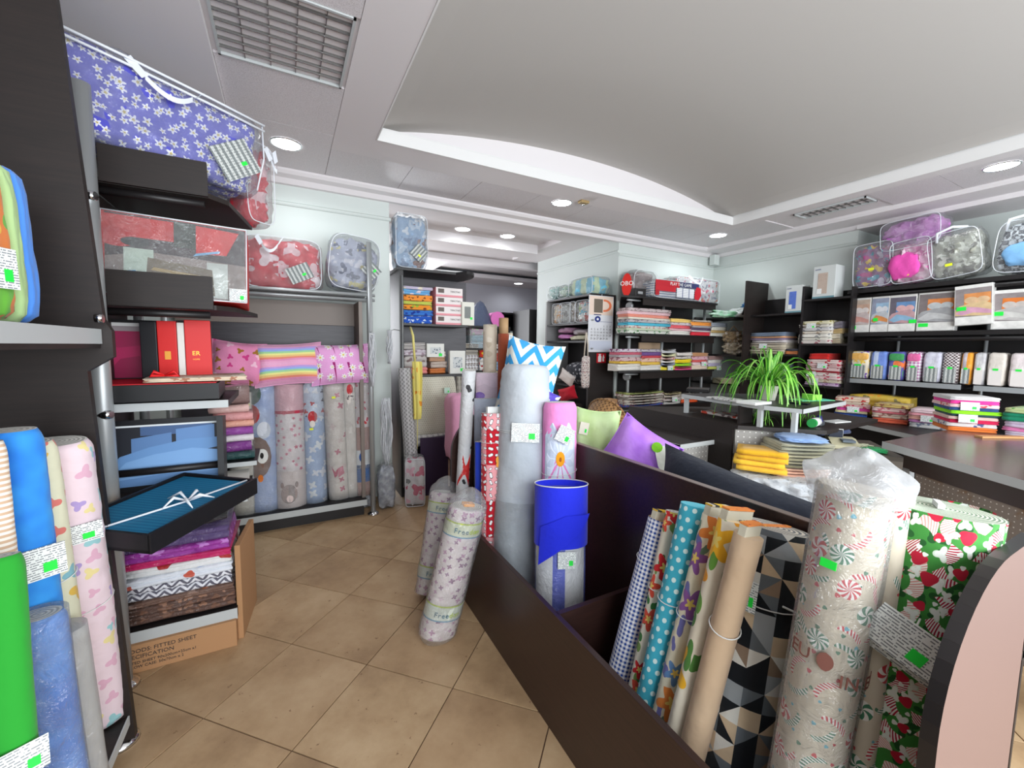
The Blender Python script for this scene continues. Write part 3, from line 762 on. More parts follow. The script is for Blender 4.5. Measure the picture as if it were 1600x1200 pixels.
# rolls on it
def wrapped(label, px, w_, m, top, bot, X=None, end=None, y=4.0, extra=None, lean=0):
    a = at(px[0], top, Y=y); b = at(px[1], bot, Y=y-.04); b.z = .155
    dist = (at(px[0], 700, Y=y)-EYEP).dot(CW); r = w_/F_PX*dist/2
    o = roll('fabric_roll', label, b, a, r, r*.9, m, end, film_=M_film, group='wrapped rolls on the back wall display', seed=px[0] % 17, knot=False, part='oilcloth')
    return o, r, (a-b).length
def band(o, r, z0, z1, m, name='printed_band', g_=1.015, yf=.92):
    mb = MB(); R = r*g_
    mb.surf(lambda u, v: (R*math.cos(2*PI*u), R*yf*math.sin(2*PI*u), z0+(z1-z0)*v), 28, 3, True, lambda u, v: (2*PI*u*R, z0+(z1-z0)*v)); return mb.build(name, m, o)
def patch(o, r, a0, a1, z0, z1, m, name='motif', shape='ell', lab=None, ry=.93, n=14):
    """printed motif lying on the roll's skin"""
    mb = MB(); R = r*1.022; pts = ell(.5, .5, .5, .5, n) if shape == 'ell' else shape
    c = len(mb.v); P = lambda u, v: (R*math.cos(a0+(a1-a0)*u), R*ry*math.sin(a0+(a1-a0)*u), z0+(z1-z0)*v)
    cu, cv = sum(q[0] for q in pts)/len(pts), sum(q[1] for q in pts)/len(pts)
    mb.v.append(P(cu, cv)); k = len(pts); NR = 5
    for j in range(1, NR+1):
        for u, v in pts: mb.v.append(P(cu+(u-cu)*j/NR, cv+(v-cv)*j/NR))
    for i in range(k):
        mb.face((c, c+1+i, c+1+(i+1) % k))
        for j in range(NR-1): a_, b_ = c+1+j*k, c+1+(j+1)*k; mb.face((a_+i, b_+i, b_+(i+1) % k, a_+(i+1) % k))
    q = mb.build(name, m, o); 
    if lab: q['label'] = lab
    return q
W_ = 'wrap'
o, r, L = wrapped('blue and white cartoon print roll with a round brown bird motif, nearest the boxes', (408, 414), 46, pat(clouds, K(150, 175, 225), K(190, 205, 235), 6.0, kind=W_), 600, 803)
fa = facing(o.location)-o.rotation_euler.z if False else -1.75
patch(o, r, fa-.9, fa+.7, .28, .62, plain(K(120, 76, 50), W_)); patch(o, r*1.02, fa-.15, fa+.5, .40, .52, plain(K(235, 235, 230), W_)); patch(o, r*1.04, fa+.05, fa+.25, .44, .49, plain(K(20, 20, 20), W_))
patch(o, r, fa-.9, fa+.1, .72, .88, plain(K(190, 30, 30), W_)); patch(o, r, fa-.1, fa+.7, .6, .74, plain(K(225, 230, 240), W_)); patch(o, r, fa-.8, fa+.2, .88, 1.05, plain(K(70, 90, 80), W_)); patch(o, r*1.03, fa-.1, fa+.2, .25, .31, plain(K(230, 120, 30), W_))
o, r, L = wrapped('pink and white roll with red blossom print and a grey teddy face', (450, 456), 46, pat(scatter, K(232, 222, 222), (K(205, 90, 120), K(220, 140, 160)), 16, .22, 5, kind=W_), 600, 798)
band(o, r, L*.78, L, plain(K(226, 176, 186), W_)); band(o, r*1.01, L*.765, L*.79, plain(K(190, 40, 70), W_), 'ribbon'); band(o, r, 0, L*.3, plain(K(222, 208, 204), W_))
patch(o, r*1.01, fa-.45, fa+.55, .04, .2, plain(K(160, 146, 142), W_)); patch(o, r*1.02, fa-.1, fa+.3, .05, .11, plain(K(226, 205, 200), W_))
for s in (-.45, .4): patch(o, r*1.01, fa+s, fa+s+.22, .17, .22, plain(K(150, 134, 130), W_))
o, r, L = wrapped('light blue roll with white clouds and red toadstool print', (487, 494), 33, pat(scatter, K(168, 190, 224), (K(226, 230, 238), K(232, 236, 240)), 9, .32, 4, kind=W_), 597, 788)
band(o, r, L*.72, L, pat(scatter, K(200, 210, 228), (K(190, 40, 50), K(60, 60, 90), K(230, 230, 235)), 14, .3, 3, kind=W_)); patch(o, r, fa-.3, fa+.5, .70, .80, plain(K(190, 40, 46), W_)); patch(o, r*1.01, fa-.15, fa+.3, .66, .72, plain(K(230, 222, 215), W_))
sticker(o, (-.02, -r*1.05, L*.62), mat=M_yellow)
o, r, L = wrapped('cream roll with a pale star collar and pink butterfly print', (520, 532), 33, pat(scatter, K(226, 216, 208), (K(222, 200, 196), K(205, 120, 140)), 8, .2, 4, kind=W_), 598, 785)
patch(o, r, fa-.5, fa+.1, .2, .3, plain(K(200, 80, 110), W_), shape=[(0, 1), (.5, .5), (1, .9), (.8, .2), (.4, 0)]); patch(o, r, fa+.05, fa+.6, .2, .3, plain(K(216, 130, 150), W_), shape=[(0, 0), (0, .8), (.8, 1), (1, .3)])
sticker(o, (-.01, -r*1.05, L*.88), mat=M_yellow)
o, r, L = wrapped('ivory roll with a small red balloon print at its top', (545, 549), 26, plain(K(226, 218, 210), W_), 594, 779)
patch(o, r, fa-.2, fa+.5, L*.88, L*.97, plain(K(200, 50, 56), W_)); patch(o, r, fa-.2, fa+.6, L*.78, L*.9, pat(scatter, K(226, 218, 210), (K(120, 110, 110),), 22, .25, 2, kind=W_))
o, r, L = wrapped('roll with pink hearts above a blue and white whale print', (563, 568), 28, plain(K(190, 150, 140), W_), 595, 776)
band(o, r, L*.6, L, pat(scatter, K(216, 206, 206), (K(200, 90, 110), K(200, 50, 56)), 13, .22, 2, kind=W_)); band(o, r, L*.24, L*.4, plain(K(232, 234, 236), W_)); band(o, r, L*.12, L*.27, plain(K(50, 104, 170), W_)); patch(o, r*1.02, fa-.3, fa+.3, L*.3, L*.38, plain(K(46, 90, 160), W_))
o, r, L = wrapped('cream wrapped roll hidden behind the blue bedding box', (383, 385), 40, plain(K(214, 208, 196), W_), 612, 800, y=3.98)
sticker(o, (.02, -r*1.05, L*.9), mat=M_yellow)
# pillows lying over the rolls
def yp(x, y, Y): return at(x, y, Y=Y)
PM = [('pink pillow with small bear print on the back wall display', 350, 408, 567, 62, pat(scatter, K(228, 140, 180), (K(160, 110, 40), K(205, 60, 130), K(240, 190, 210)), 12, .26, 3), 6),
      ('rainbow striped pillow between two pink pillows', 452, 452, 568, 84, pat(rainbow), -3),
      ('pink pillow with daisies and magenta streaks on the back wall display', 533, 530, 568, 76, pat(petalrays), -2)]
for i, (lab, cx, _, cy, wpx, m, rt) in enumerate(PM):
    p = yp(cx if i else 372, cy+1, 3.93); dist = (p-EYEP).dot(CW)
    pillow('pillow', lab, (wpx+4)/F_PX*dist*1.1, .36, .17, m, p, (-.25, math.radians(rt), .03), seed=i+1, group=None)
# bags on top of the display
M_redflor = pat(scatter, K(206, 44, 62), (K(226, 190, 196), K(190, 24, 44), K(232, 215, 220)), 7, .42, 3)
fr = FY(376, 506, 452, 3.84, 368, Z=1.957); blanket_bag('red and white blanket bag lying on the display shelf under the sloping wall moulding', fr, .34, M_redflor, label_at=(.2, .33), label_rot=-.45, seed=2, group=None, handle=(-.15, .95, .3), fold=.35, lab=(.3, .22))
fr = FY(508, 590, 458, 3.84, 370, Z=1.957); blanket_bag('grey and yellow printed blanket bag tilted against the silver pole', fr, .3, pat(scatter, K(172, 176, 196), (K(120, 124, 140), K(205, 204, 214), K(205, 196, 140), K(90, 96, 120)), 10, .4, 3), rot=(0, .12, 0), k=3, label_at=(.33, .42), label_rot=-.9, seed=4, fold=.4, lab=(.28, .3), lift=.03)
# stack of plates of wires: bundles of curtain rings on the poles
def strands(label, base, h, wd, n, m, seed, name='cord_bundle', cat='cords'):
    t = thing(name, label, cat, loc=base); rs = random.Random(seed); mb = MB()
    for i in range(n):
        a = rs.uniform(0, 6.28); q = rs.uniform(.3, 1)*wd; ph = rs.uniform(0, 6)
        mb.tube([(q*math.cos(a)*math.sin(PI*(j/10*.8+.15))+.01*math.sin(ph+j), q*.5*math.sin(a)+.008*math.cos(ph+j), h*(1-j/10)) for j in range(11)], rs.uniform(.003, .006), 6)
    mb.build('cord', m, t); mb = MB(); mb.tube([(-wd*.5, 0, h*.97), (0, -wd*.6, h*.97), (wd*.5, 0, h*.97), (0, wd*.6, h*.97), (-wd*.5, 0, h*.97)], .005, 6); mb.build('tie', M_string, t); return t
M_cord = mk('grey_cord', K(196, 198, 202), .35)
strands('pale grey cords in a looped bundle behind the silver pole above the floor', Vector((.80, 3.92, .42)), .62, .06, 34, M_cord, 3)
o = strands('short clear packet of cords hung high on the silver pole', Vector((.655, 3.74, 1.17)), .46, .035, 18, M_cord, 5); MB().tube([(0, 0, .44), (0, .03, .47), (0, .06, .46)], .005, 6).build('hook', M_metal, o)
o = strands('narrow packet of cords hanging beside the dark tall shelf', Vector((.88, 4.10, 1.35)), .32, .028, 14, M_cord, 6); MB().tube([(0, 0, .31), (.05, .03, .33), (.115, .04, .32)], .005, 6).build('hook', M_metal, o)
for lab, x, y, rx in (('clear bag of silvery coat covers standing at the pole foot', .79, 3.83, .075), ('crumpled clear bag of white cord left of the pole foot', .625, 3.93, .055)):
    t = thing('clear_bag', lab, 'plastic bag', loc=(x, y, 0)); cube_shell(rx*2, .13, .42, 3, .1, 5, 9, 5, .5).build('contents', pat(clouds, K(120, 124, 140), K(205, 208, 214), 14.0, kind='wrap'), t); cube_shell(rx*2.1, .14, .44, 3, .12, 8, 9, 6, .3).build('film', M_film, t)

# ---- gondola end with bedding boxes (left)
GX0, GX1, GY0, GY1 = -.72, -.25, 2.40, 2.98
t = thing('gondola', 'silver pole gondola with grey edged shelves holding bedding boxes on the left', 'shelf unit', loc=(0, 0, 0))
pipe_pole(t, -.678, 2.33, .02, 2.53, .034); foot(t, -.678, 2.33, .06); pipe_pole(t, -.69, 2.95, .02, 2.5, .022)
MB().box(-.76, 2.45, .1, -.735, 2.95, 2.4).build('back_panel', M_wood, t)
shelf_board(t, -.72, 2.42, -.255, 2.95, .185, .05); shelf_board(t, -.72, 2.40, -.25, 2.95, 1.25, .03)
for z, x1 in ((1.70, -.16), (2.21, -.17)):
    o = MB().prism([(-.72, 2.42), (x1-.12, 2.42), (x1-.05, 2.5), (x1+.02, 2.95), (-.72, 2.95)], z-.022, z).build('shelf', M_wood, t)
    MB().box(-.66, 2.40, z-.02, -.29, 2.418, z+.13).build('fascia', M_wood, t)
for z in (1.655, 2.165, .93): MB().tube([(-.69, 2.45, z), (-.31, 2.45, z)], .017, 12).build('rail', M_black, t)
for z in (1.22, 1.6, 2.1): MB().tube([(-.72, 2.33, z), (-.66, 2.31, z), (-.645, 2.305, z)], [.02, .022, .016], 12).build('clamp', M_chrome, t)
shelf_board(t, -.72, 2.55, -.2, 2.95, .72, .025)
# carton under it
fr = Fr(Vector((-.72, 2.40, 0)), Vector((-.26, 2.40, 0)), h=.135)
b = carton_box('carton', 'brown cardboard carton lettered fitted sheet on the floor under the lowest shelf', fr, .42, M_card, group=None)
for i, (s, z, sz) in enumerate((('GOODS: FITTED SHEET', .105, .026), ('SPECIFICATION', .077, .026), ('FITTED SHEET 90x200cm+25cm x1', .05, .018), ('PILLOW CASE: 50x70cm x 2', .03, .018))):
    text('printed_lettering', s, sz, M_ink, b, (-.2, -.001, z), align='LEFT')
fr2 = Fr(Vector((-.74, 2.5, 0)), Vector((-.2, 2.5, 0)), h=.5)
carton_box('carton', 'tall open brown carton standing behind the fabric stack on the floor', Fr(Vector((-.235, 2.45, 0)), Vector((-.195, 2.8, 0)), h=.5), .025, M_card)
# stack of wrapped fabrics on the lowest shelf
fr = Fr(Vector((-.70, 2.44, .19)), Vector((-.27, 2.44, .19)), h=.42)
damask = pat(scatter, K(92, 66, 56), (K(150, 110, 88), K(120, 84, 66)), 18, .3, 3, kind='wrap')
stack(fr, .42, [('glossy brown damask', damask, 1), ('brown damask', damask, .8), ('dull brown damask', pat(scatter, K(110, 82, 70), (K(168, 96, 60), K(140, 110, 96)), 9, .3, 3, kind='wrap'), .7),
    ('grey and white zigzag', pat(chevron, K(226, 226, 232), K(92, 90, 104), .03, .03, kind='wrap'), 1.5), ('white and pale blue', pat(scatter, K(224, 228, 236), (K(150, 170, 215), K(200, 90, 70)), 9, .2, kind='wrap'), .9), ('white fruit print', pat(scatter, K(226, 226, 226), (K(170, 40, 40), K(70, 120, 70)), 7, .34, kind='wrap'), .9),
    ('magenta', plain(K(190, 24, 96), 'wrap'), .7), ('violet lettered', pat(scatter, K(150, 50, 150), (K(190, 120, 200), K(130, 30, 130)), 14, .3, 4, kind='wrap'), 1.1), ('dark plum', plain(K(84, 66, 110), 'wrap'), 1.4)],
    'the gondola bottom stack', 'wrapped fabrics on the gondola bottom shelf', 'wrapped cloth', 2)
t = thing('bedding_pack', 'flat black bedding pack with a dark photo lying on top of the violet cloths', 'bedding pack', loc=(-.50, 2.47, .615), rot=(.12, -.13, 0))
MB().box(-.2, 0, 0, .22, .4, .02).build('cover', plain(K(30, 26, 32), 'wrap', .4), t, bevel=.005); MB().box(.0, .03, .0205, .19, .3, .022).build('photo', pat(clouds, K(30, 30, 34), K(150, 150, 140), 9.0, kind='wrap'), t); sticker(t, (-.02, .02, .024), (PI/2, 0, 0))
carton_box('flat_box', 'flat white and red box under the open black bedding box', Fr(Vector((-.48, 2.55, .735)), Vector((-.19, 2.57, .735)), h=.04), .34, plain(K(214, 212, 204), 'matte'))
# blue bedding gift box, open
t = thing('gift_box', 'open black gift box of blue bedding with a photo of the bed in its lid', 'gift box', loc=(-.29, 2.05, .80), rot=(math.radians(3), math.radians(-3), math.radians(57)))
mb = MB().box(-.27, 0, 0, .27, .36, .012).box(-.27, -.006, 0, .27, .006, .075).box(-.27, 0, 0, -.258, .36, .07).box(.258, 0, 0, .27, .36, .07).box(-.27, .35, 0, .27, .362, .07)
mb.build('tray', plain(K(26, 26, 30), 'matte', .4), t)
MB().box(-.25, .012, .013, .25, .345, .062).build('folded_bedding', pat(stripes, (K(22, 104, 146), K(34, 120, 160)), .02, 0, kind='gloss', rough=.6), t, bevel=.006)
mb = MB()
for a in range(5):
    q = a*1.25; mb.tube([(.0, .1, .07), (.045*math.cos(q), .1+.045*math.sin(q), .095), (.09*math.cos(q+.3), .1+.09*math.sin(q+.3), .07)], [.003, .007, .002], 6)
mb.tube([(-.25, .2, .068), (0, .1, .069), (.25, .03, .068)], .004, 6); mb.build('ribbon_bow', M_whitepipe, t)
lid = MB().box(-.24, 0, 0, .21, .05, .33).box(.185, -.07, 0, .21, 0, .33).build('lid', plain(K(26, 26, 30), 'matte', .4), t); TL = Matrix.Translation((-.49, 2.47, .835)) @ Matrix.Rotation(-.12, 4, 'X'); bpy.context.view_layer.update(); lid.matrix_world = TL
pm = lambda c: plain(c, 'matte', .5)
lp_ = print_mesh(.41, .28, [(pm(K(34, 36, 44)), rect(0, 0, 1, 1)), (pm(K(222, 226, 228)), rect(0, .97, 1, 1)), (pm(K(70, 96, 138)), rect(.28, .82, .95, .97)), (pm(K(92, 128, 176)), [(.2, .5), (.56, .58), (.56, .85), (.2, .78)]), (pm(K(100, 138, 188)), [(.6, .62), (.97, .66), (.97, .95), (.6, .9)]),
    (pm(K(104, 146, 196)), [(0, .1), (.0, .3), (.1, .5), (.35, .62), (.7, .72), (1, .72), (1, .55), (.8, .5), (.5, .48), (.2, .35)]), (pm(K(122, 164, 212)), [(0, 0), (.03, .2), (.15, .4), (.4, .5), (.75, .56), (1, .5), (1, .0)]), (pm(K(96, 136, 186)), [(.0, 0), (.1, .12), (.5, .16), (1, .14), (1, 0)])], t, 'lid_photo', -.001); lp_.matrix_world = TL @ Matrix.Translation((-.025, 0, .025))
# crimson bedding box, red boxes
t = thing('gift_box', 'open black gift box with crimson bedding photo standing in it behind the silver pole', 'gift box', loc=(-.47, 2.36, 1.262), rot=(0, 0, .05))
MB().box(-.33, 0, 0, .19, .42, .075).build('tray', plain(K(24, 24, 26), 'matte', .4), t, bevel=.002); MB().box(-.32, .01, .074, .18, .41, .079).build('lining', plain(K(196, 24, 34), 'matte', .5), t)
MB().box(-.34, .36, .08, .03, .40, .37).build('lid', plain(K(26, 24, 28), 'matte', .4), t)
print_mesh(.36, .27, [(pm(K(150, 140, 144)), rect(0, 0, 1, 1)), (pm(K(226, 226, 226)), rect(0, .94, 1, 1)), (pm(K(40, 44, 46)), rect(.84, .35, .93, .8)), (pm(K(150, 30, 76)), rect(.2, .5, .75, .85)), (pm(K(170, 34, 86)), [(0, .0), (0, .6), (.3, .55), (.55, .6), (.8, .25), (.95, 0)]), (pm(K(140, 24, 70)), [(.1, .0), (.3, .35), (.5, .4), (.6, 0)])], t, 'lid_photo', .359).location = (-.15, 0, .085)
def book_box(lab, x0, x1, yb, yt, m, dark=None, rz=0):
    fr = FY(x0, x1, yb, 2.62, yt); fr.loc.z = 1.34; fr.h -= .0; t = carton_box('gift_box', lab, fr, .10, m, group=None, rot=(0, 0, rz)); return t, fr
RB = plain(K(208, 34, 34), 'matte', .45); BB = plain(K(24, 24, 28), 'matte', .4)
t1, f1 = book_box('black upright gift box beside the crimson photo', 222, 248, 584, 492, BB); t1, f1 = book_box('red upright gift box with faint gold print between black and white ones', 249, 279, 584, 492, RB)
MB().box(-.012, -.001, .1, .012, .0, .14).build('gold_emblem', mk('gold_print', K(214, 150, 60), .4, .5), t1)
book_box('thin white upright box edge between two red gift boxes', 280, 291, 584, 495, plain(K(226, 222, 216), 'matte'))
t1, f1 = book_box('red upright gift box with gold letter emblem, nearest the pink pillow', 292, 332, 586, 494, RB, rz=.1)
text('gold_emblem', 'ER', .03, mk('gold_foil', K(230, 170, 60), .4, .5), t1, (-.01, -.002, .13)); text('gold_lettering', 'HOME', .01, mk('gold_foil_small', K(220, 150, 60), .4, .5), t1, (-.01, -.002, .1))
t = thing('table_runner', 'folded cream printed cloth with a red ribbon bow on the middle shelf', 'cloth', loc=(-.36, 2.38, 1.345), rot=(0, 0, .12))
folded_mesh(.38, .3, .018, 2, 3).build('cloth', pat(scatter, K(214, 196, 172), (K(170, 120, 96), K(190, 160, 130)), 20, .3, 4), t)
mb = MB()
for sx in (-1, 1): mb.tube([(-.12, .03, .03), (-.12+sx*.035, .02, .048), (-.12+sx*.05, .03, .03), (-.12, .03, .028)], [.003, .008, .009, .003], 8)
mb.build('ribbon_bow', plain(K(214, 30, 34), 'gloss', .35), t)
# red blanket box with window
t = thing('window_box', 'red box with clear window showing a red and black plaid blanket', 'box', loc=(-.42, 2.44, 1.725), rot=(math.radians(-3), math.radians(1.5), math.radians(2)))
MB().box(-.27, .012, 0, .262, .30, .36).build('carton', plain(K(206, 36, 30), 'matte', .5), t, bevel=.004)
print_mesh(.51, .345, [(pm(K(66, 56, 58)), rect(0, 0, 1, 1)), (pm(K(202, 36, 34)), rect(0, .72, .5, .98)), (pm(K(58, 66, 58)), rect(.46, .66, .62, .99)), (pm(K(214, 46, 44)), [(.62, .6), (.62, .98), (.95, .95), (.85, .62)]), (pm(K(196, 34, 40)), ell(.08, .7, .14, .12)), (pm(K(50, 52, 52)), ell(.2, .66, .1, .06)),
   (pm(K(140, 126, 120)), [(0, 0), (0, .45), (.3, .55), (1, .5), (1, 0)]), (pm(K(188, 204, 190)), rect(.12, .05, .32, .58)), (pm(K(200, 206, 200)), rect(.7, .02, .86, .5)), (pm(K(118, 104, 84)), [(.26, .05), (.28, .48), (.74, .4), (.76, .05)]), (pm(K(176, 150, 96)), [(.3, .32), (.32, .36), (.72, .3), (.72, .26)]), (pm(K(170, 60, 70)), [(.3, .07), (.32, .11), (.74, .08), (.74, .03)]),
   (pm(K(90, 160, 214)), [(.02, .2), (.2, .26), (.2, .3), (.02, .25)]), (pm(K(120, 180, 224)), [(.6, .56), (.8, .64), (.8, .67), (.62, .6)])], t, 'plaid_print', .011).location = (0, 0, .008)
MB().surf(lambda u, v: (-.262+.52*u, .004-.02*math.sin(PI*v), .004+.352*v), 6, 8).build('window_film', M_window, t)
mb = MB()
for a, b_ in (((-.266, .004, .004), (-.266, .004, .358)), ((.26, .004, .004), (.26, .004, .358)), ((-.266, .004, .358), (.26, .004, .358)), ((-.266, .004, .004), (.26, .004, .004))): mb.tube([a, b_], .003, 6)
mb.build('white_edge', M_whitepipe, t); price_tag(t, (.225, -.012, .035), w=.07, h=.06)
# big floral bag on the very top
fr = Fr(Vector((-.80, 2.33, 2.345)), Vector((-.08, 2.74, 2.345)), h=.41)
M_blueflor = pat(scatter, K(84, 84, 190), (K(226, 226, 236),), 22, .36, 5, K(190, 170, 90))
blanket_bag('large blue blanket bag with white flowers on top of the gondola, striped handwritten label', fr, .36, M_blueflor, rot=(0, .05, 0), k=8, label_at=(.33, .34), label_rot=-.62, handle=(-.02, .95, .34), seed=6, fold=.12, lab=(.24, .2), n=16, zip_=True)
blk = C.objects.get('blanket_bag.002') 
fr = Fr(Vector((-.16, 2.86, 2.22)), Vector((-.02, 2.98, 2.22)), h=.47)
blanket_bag('red blanket bag hanging over the gondola edge behind the blue floral bag', fr, .26, M_redflor, k=4, seed=9, handle=(.3, .95, .3), fold=.5)
# more wrapped cloths between gondola and display
fr = Fr(Vector((-.22, 2.78, .96)), Vector((-.09, 2.83, .96)), h=.0)
t = thing('side_shelf', 'grey board behind the open blue bedding box carrying wrapped pastel cloths', 'shelf', loc=(0, 0, 0)); shelf_board(t, -.40, 2.85, -.17, 3.2, .83, .02); MB().box(-.40, 3.16, .185, -.37, 3.2, .81).build('upright', M_black, t)
fr = Fr(Vector((-.39, 2.88, .832)), Vector((-.185, 2.90, .832)), h=.44)
stack(fr, .2, [('green', plain(K(30, 70, 70), 'wrap'), .6), ('violet', plain(K(120, 50, 130), 'wrap'), .8), ('white lettered', plain(K(214, 206, 210), 'wrap'), .5), ('purple', plain(K(140, 60, 150), 'wrap'), .6), ('peach', plain(K(220, 160, 140), 'wrap'), .5), ('pink', plain(K(214, 150, 150), 'wrap'), .6), ('pale pink', plain(K(216, 176, 170), 'wrap'), .6), ('brown', plain(K(130, 104, 100), 'wrap'), 1.4)],
   'the stack behind the bedding box', 'wrapped cloths behind the bedding box', 'wrapped towel', 1)

# ---- near left rack: slanted side panel, shelf, towels and rolls
t = thing('slanted_rack', 'dark wooden rack with a slanted side panel at the left edge, grey edged shelf', 'shelf unit', loc=(0, 0, 0))
def panel_poly(Y, pts, th, name, m=M_wood):
    mb = MB(); n = len(pts)
    for yy in (Y, Y+th): mb.v += [(x, yy, z) for x, z in pts]
    mb.face(list(range(n))); mb.face([n+i for i in range(n)][::-1])
    for i in range(n): mb.face((i, (i+1) % n, n+(i+1) % n, n+i))
    return mb.build(name, m, t)
panel_poly(1.95, [(-1.3, .03), (-.545, .03), (-.60, 1.42), (-.53, 1.47), (-.53, 1.56), (-.55, 1.6), (-.615, 2.75), (-1.3, 2.75)], .03, 'side_panel')
MB().box(-1.3, -.6, 1.50, -.56, 1.945, 1.56).build('shelf', M_wood, t); MB().box(-.56, -.6, 1.515, -.555, 1.945, 1.565).build('edging', M_edge, t)
MB().box(-1.3, -.6, .10, -.56, 1.945, .125).build('bottom_shelf', M_wood, t); MB().box(-.56, -.6, .095, -.555, 1.945, .13).build('edging', M_edge, t)
MB().box(-1.32, -.6, 0, -1.3, 1.98, 2.75).build('back_panel', M_wood, t)
foot(t, -.60, 1.99, .06); MB().tube([(-.556, 1.9, 1.60), (-.535, 1.9, 1.60)], .014, 12).build('bolt', M_chrome, t)
T_ = [('orange towel with yellow and green print, folded, at the left picture edge', 0.0, pat(scatter, K(236, 130, 50), (K(240, 190, 60), K(110, 190, 60), K(250, 170, 70)), 9, .4, 3), .11),
      ('pale green folded towel behind the orange printed one', .080, plain(K(170, 200, 140)), .035), ('bright blue folded towel with a pink checked corner, nearest the dark panel', .106, plain(K(80, 140, 226)), .045)]
for lab, dy, m, th in T_:
    t = thing('folded_towel', lab, 'towel', loc=(-.69, 1.46+dy*1.9, 1.567)); cube_shell(.16, th*1.35, .42, 7, .03, int(dy*100)+3, 10, 6, .12).build('towel', m, t)
    t.rotation_euler = (0, -.03, 0)
price_tag(C.objects.get('folded_towel'), (.085, .05, .13), (0, 0, 1.2), .09, .1); 
# rolls on the rack
def lroll(lab, top, low, wpx, Xt, Xb, m, Zb=.14, hi=2.2, lo=.3, **k):
    q = at(*top, X=Xt); b = solve_bottom(top, low, Xb, Zb, lo, hi); r = wpx/F_PX*((q+b)*.5-EYEP).dot(CW)/2
    return roll('fabric_roll', lab, b, q, r, r*.8, m, seed=len(lab) % 13, amp=.035, soft=.018, **k)
lroll('pale pink flannel roll with pastel figures, nearest the dark panel', (84, 690), (150, 1140), 82, -.66, -.66, pat(scatter, K(226, 205, 212), (K(170, 150, 200), K(150, 196, 200), K(216, 170, 190), K(226, 210, 150)), 14, .30, 3), tagpos=[(-1.1, .72, .13, .065)], string=[.45], group=None)
lroll('cream flannel roll with toadstool print beside the pale pink roll', (44, 690), (112, 1150), 60, -.66, -.66, pat(scatter, K(218, 216, 188), (K(214, 120, 110), K(130, 180, 190), K(220, 180, 80)), 11, .3, 3), string=[.6])
lroll('bright blue fabric roll with small yellow motif at the left edge', (12, 672), (62, 1060), 70, -.655, -.645, pat(clouds, K(20, 90, 200), K(60, 160, 230), 7.0), tagpos=[(-1.0, .68, .12, .09)])
lroll('tan and white striped roll at the left picture edge', (-22, 690), (12, 1000), 40, -.65, -.63, pat(stripes, (K(200, 168, 140), K(232, 224, 214)), .014, 1))
lroll('blue roll in clear film low in front of the bright blue roll', (60, 960), (95, 1200), 60, -.60, -.585, pat(clouds, K(40, 110, 200), K(90, 150, 220), 9.0), film_=M_film, Zb=.14)
lroll('grey film wrapped roll behind the blue film wrapped roll', (95, 985), (130, 1200), 55, -.61, -.60, plain(K(176, 170, 160)), film_=M_milky, Zb=.14)
lroll('vivid green fabric roll at the lower left corner', (-6, 870), (18, 1200), 60, -.59, -.55, plain(K(36, 150, 44)), Zb=.14, lo=.2, tagpos=[(-1.0, .5, .09, .07)])

# ================================================================== TALL DARK SHELF IN THE OPENING
t = thing('tall_shelf', 'tall dark shelf unit with a rounded top board in the opening beside the white wall', 'shelf unit', loc=(0, 0, 0))
TY = 4.12
MB().box(.985, TY, 0, 1.025, 4.55, 2.25).build('side_panel', M_black, t); MB().box(1.025, 4.52, 0, 1.84, 4.55, 2.25).build('back_panel', M_wood2, t)
mb = MB(); mb.prism([(.96, TY-.02), (1.55, TY-.04)]+[(1.62+.17*math.sin(a), 4.29-.33*math.cos(a)) for a in [PI*i/14 for i in range(15)]]+[(.96, 4.56)], 2.25, 2.275); mb.build('top_board', M_black, t)
for z, x1 in ((1.745, 1.70), (1.235, 1.78)): shelf_board(t, 1.025, TY, x1, 4.52, z, .02, False)
MB().tube([(1.01, TY+.0, .1), (1.01, TY-.012, 2.2)], .006, 6).build('hanging_rail', M_metal, t)
fr = FY(618, 670, 418, 4.15, 332, Z=2.277); blanket_bag('blue and white bear print blanket bag standing on the tall dark shelf', fr, .26, pat(scatter, K(150, 176, 206), (K(214, 220, 228), K(120, 140, 170), K(130, 90, 80), K(190, 204, 220)), 9, .42, 3), k=6, label_at=(.2, .3), label_rot=.7, seed=11, st=M_yellow, lab=(.4, .4), fold=.4)
t = thing('flat_carton', 'white flat box lying on the rounded top board beside the bear print bag', 'box', loc=(1.50, 4.2, 2.278), rot=(0, 0, -.2)); MB().box(-.1, 0, 0, .16, .22, .03).build('carton', M_paper, t, bevel=.003)
SF = 'folded fabrics on the tall dark shelf'
fr = FY(628, 676, 500, 4.18, 447, Z=1.747)
stack(fr, .3, [('royal blue spotted', pat(scatter, K(40, 90, 190), (K(220, 230, 240),), 20, .3, 3), 1.6), ('blue', pat(scatter, K(60, 120, 200), (K(30, 60, 150),), 16, .3), 1.1), ('orange and green', pat(scatter, K(236, 150, 50), (K(150, 180, 60), K(120, 60, 30)), 16, .3), 1), ('lime', plain(K(190, 200, 90)), .7), ('orange leaf print', pat(scatter, K(240, 150, 60), (K(110, 60, 30),), 20, .25, 3), 1.2), ('pale blue', pat(scatter, K(110, 170, 215), (K(225, 215, 225),), 12, .3), 1), ('lilac and cream', pat(scatter, K(200, 190, 210), (K(230, 220, 200),), 12, .3), .6)], 'the bright stack on the tall shelf', SF, sag=.004)
PK = K(226, 150, 158)
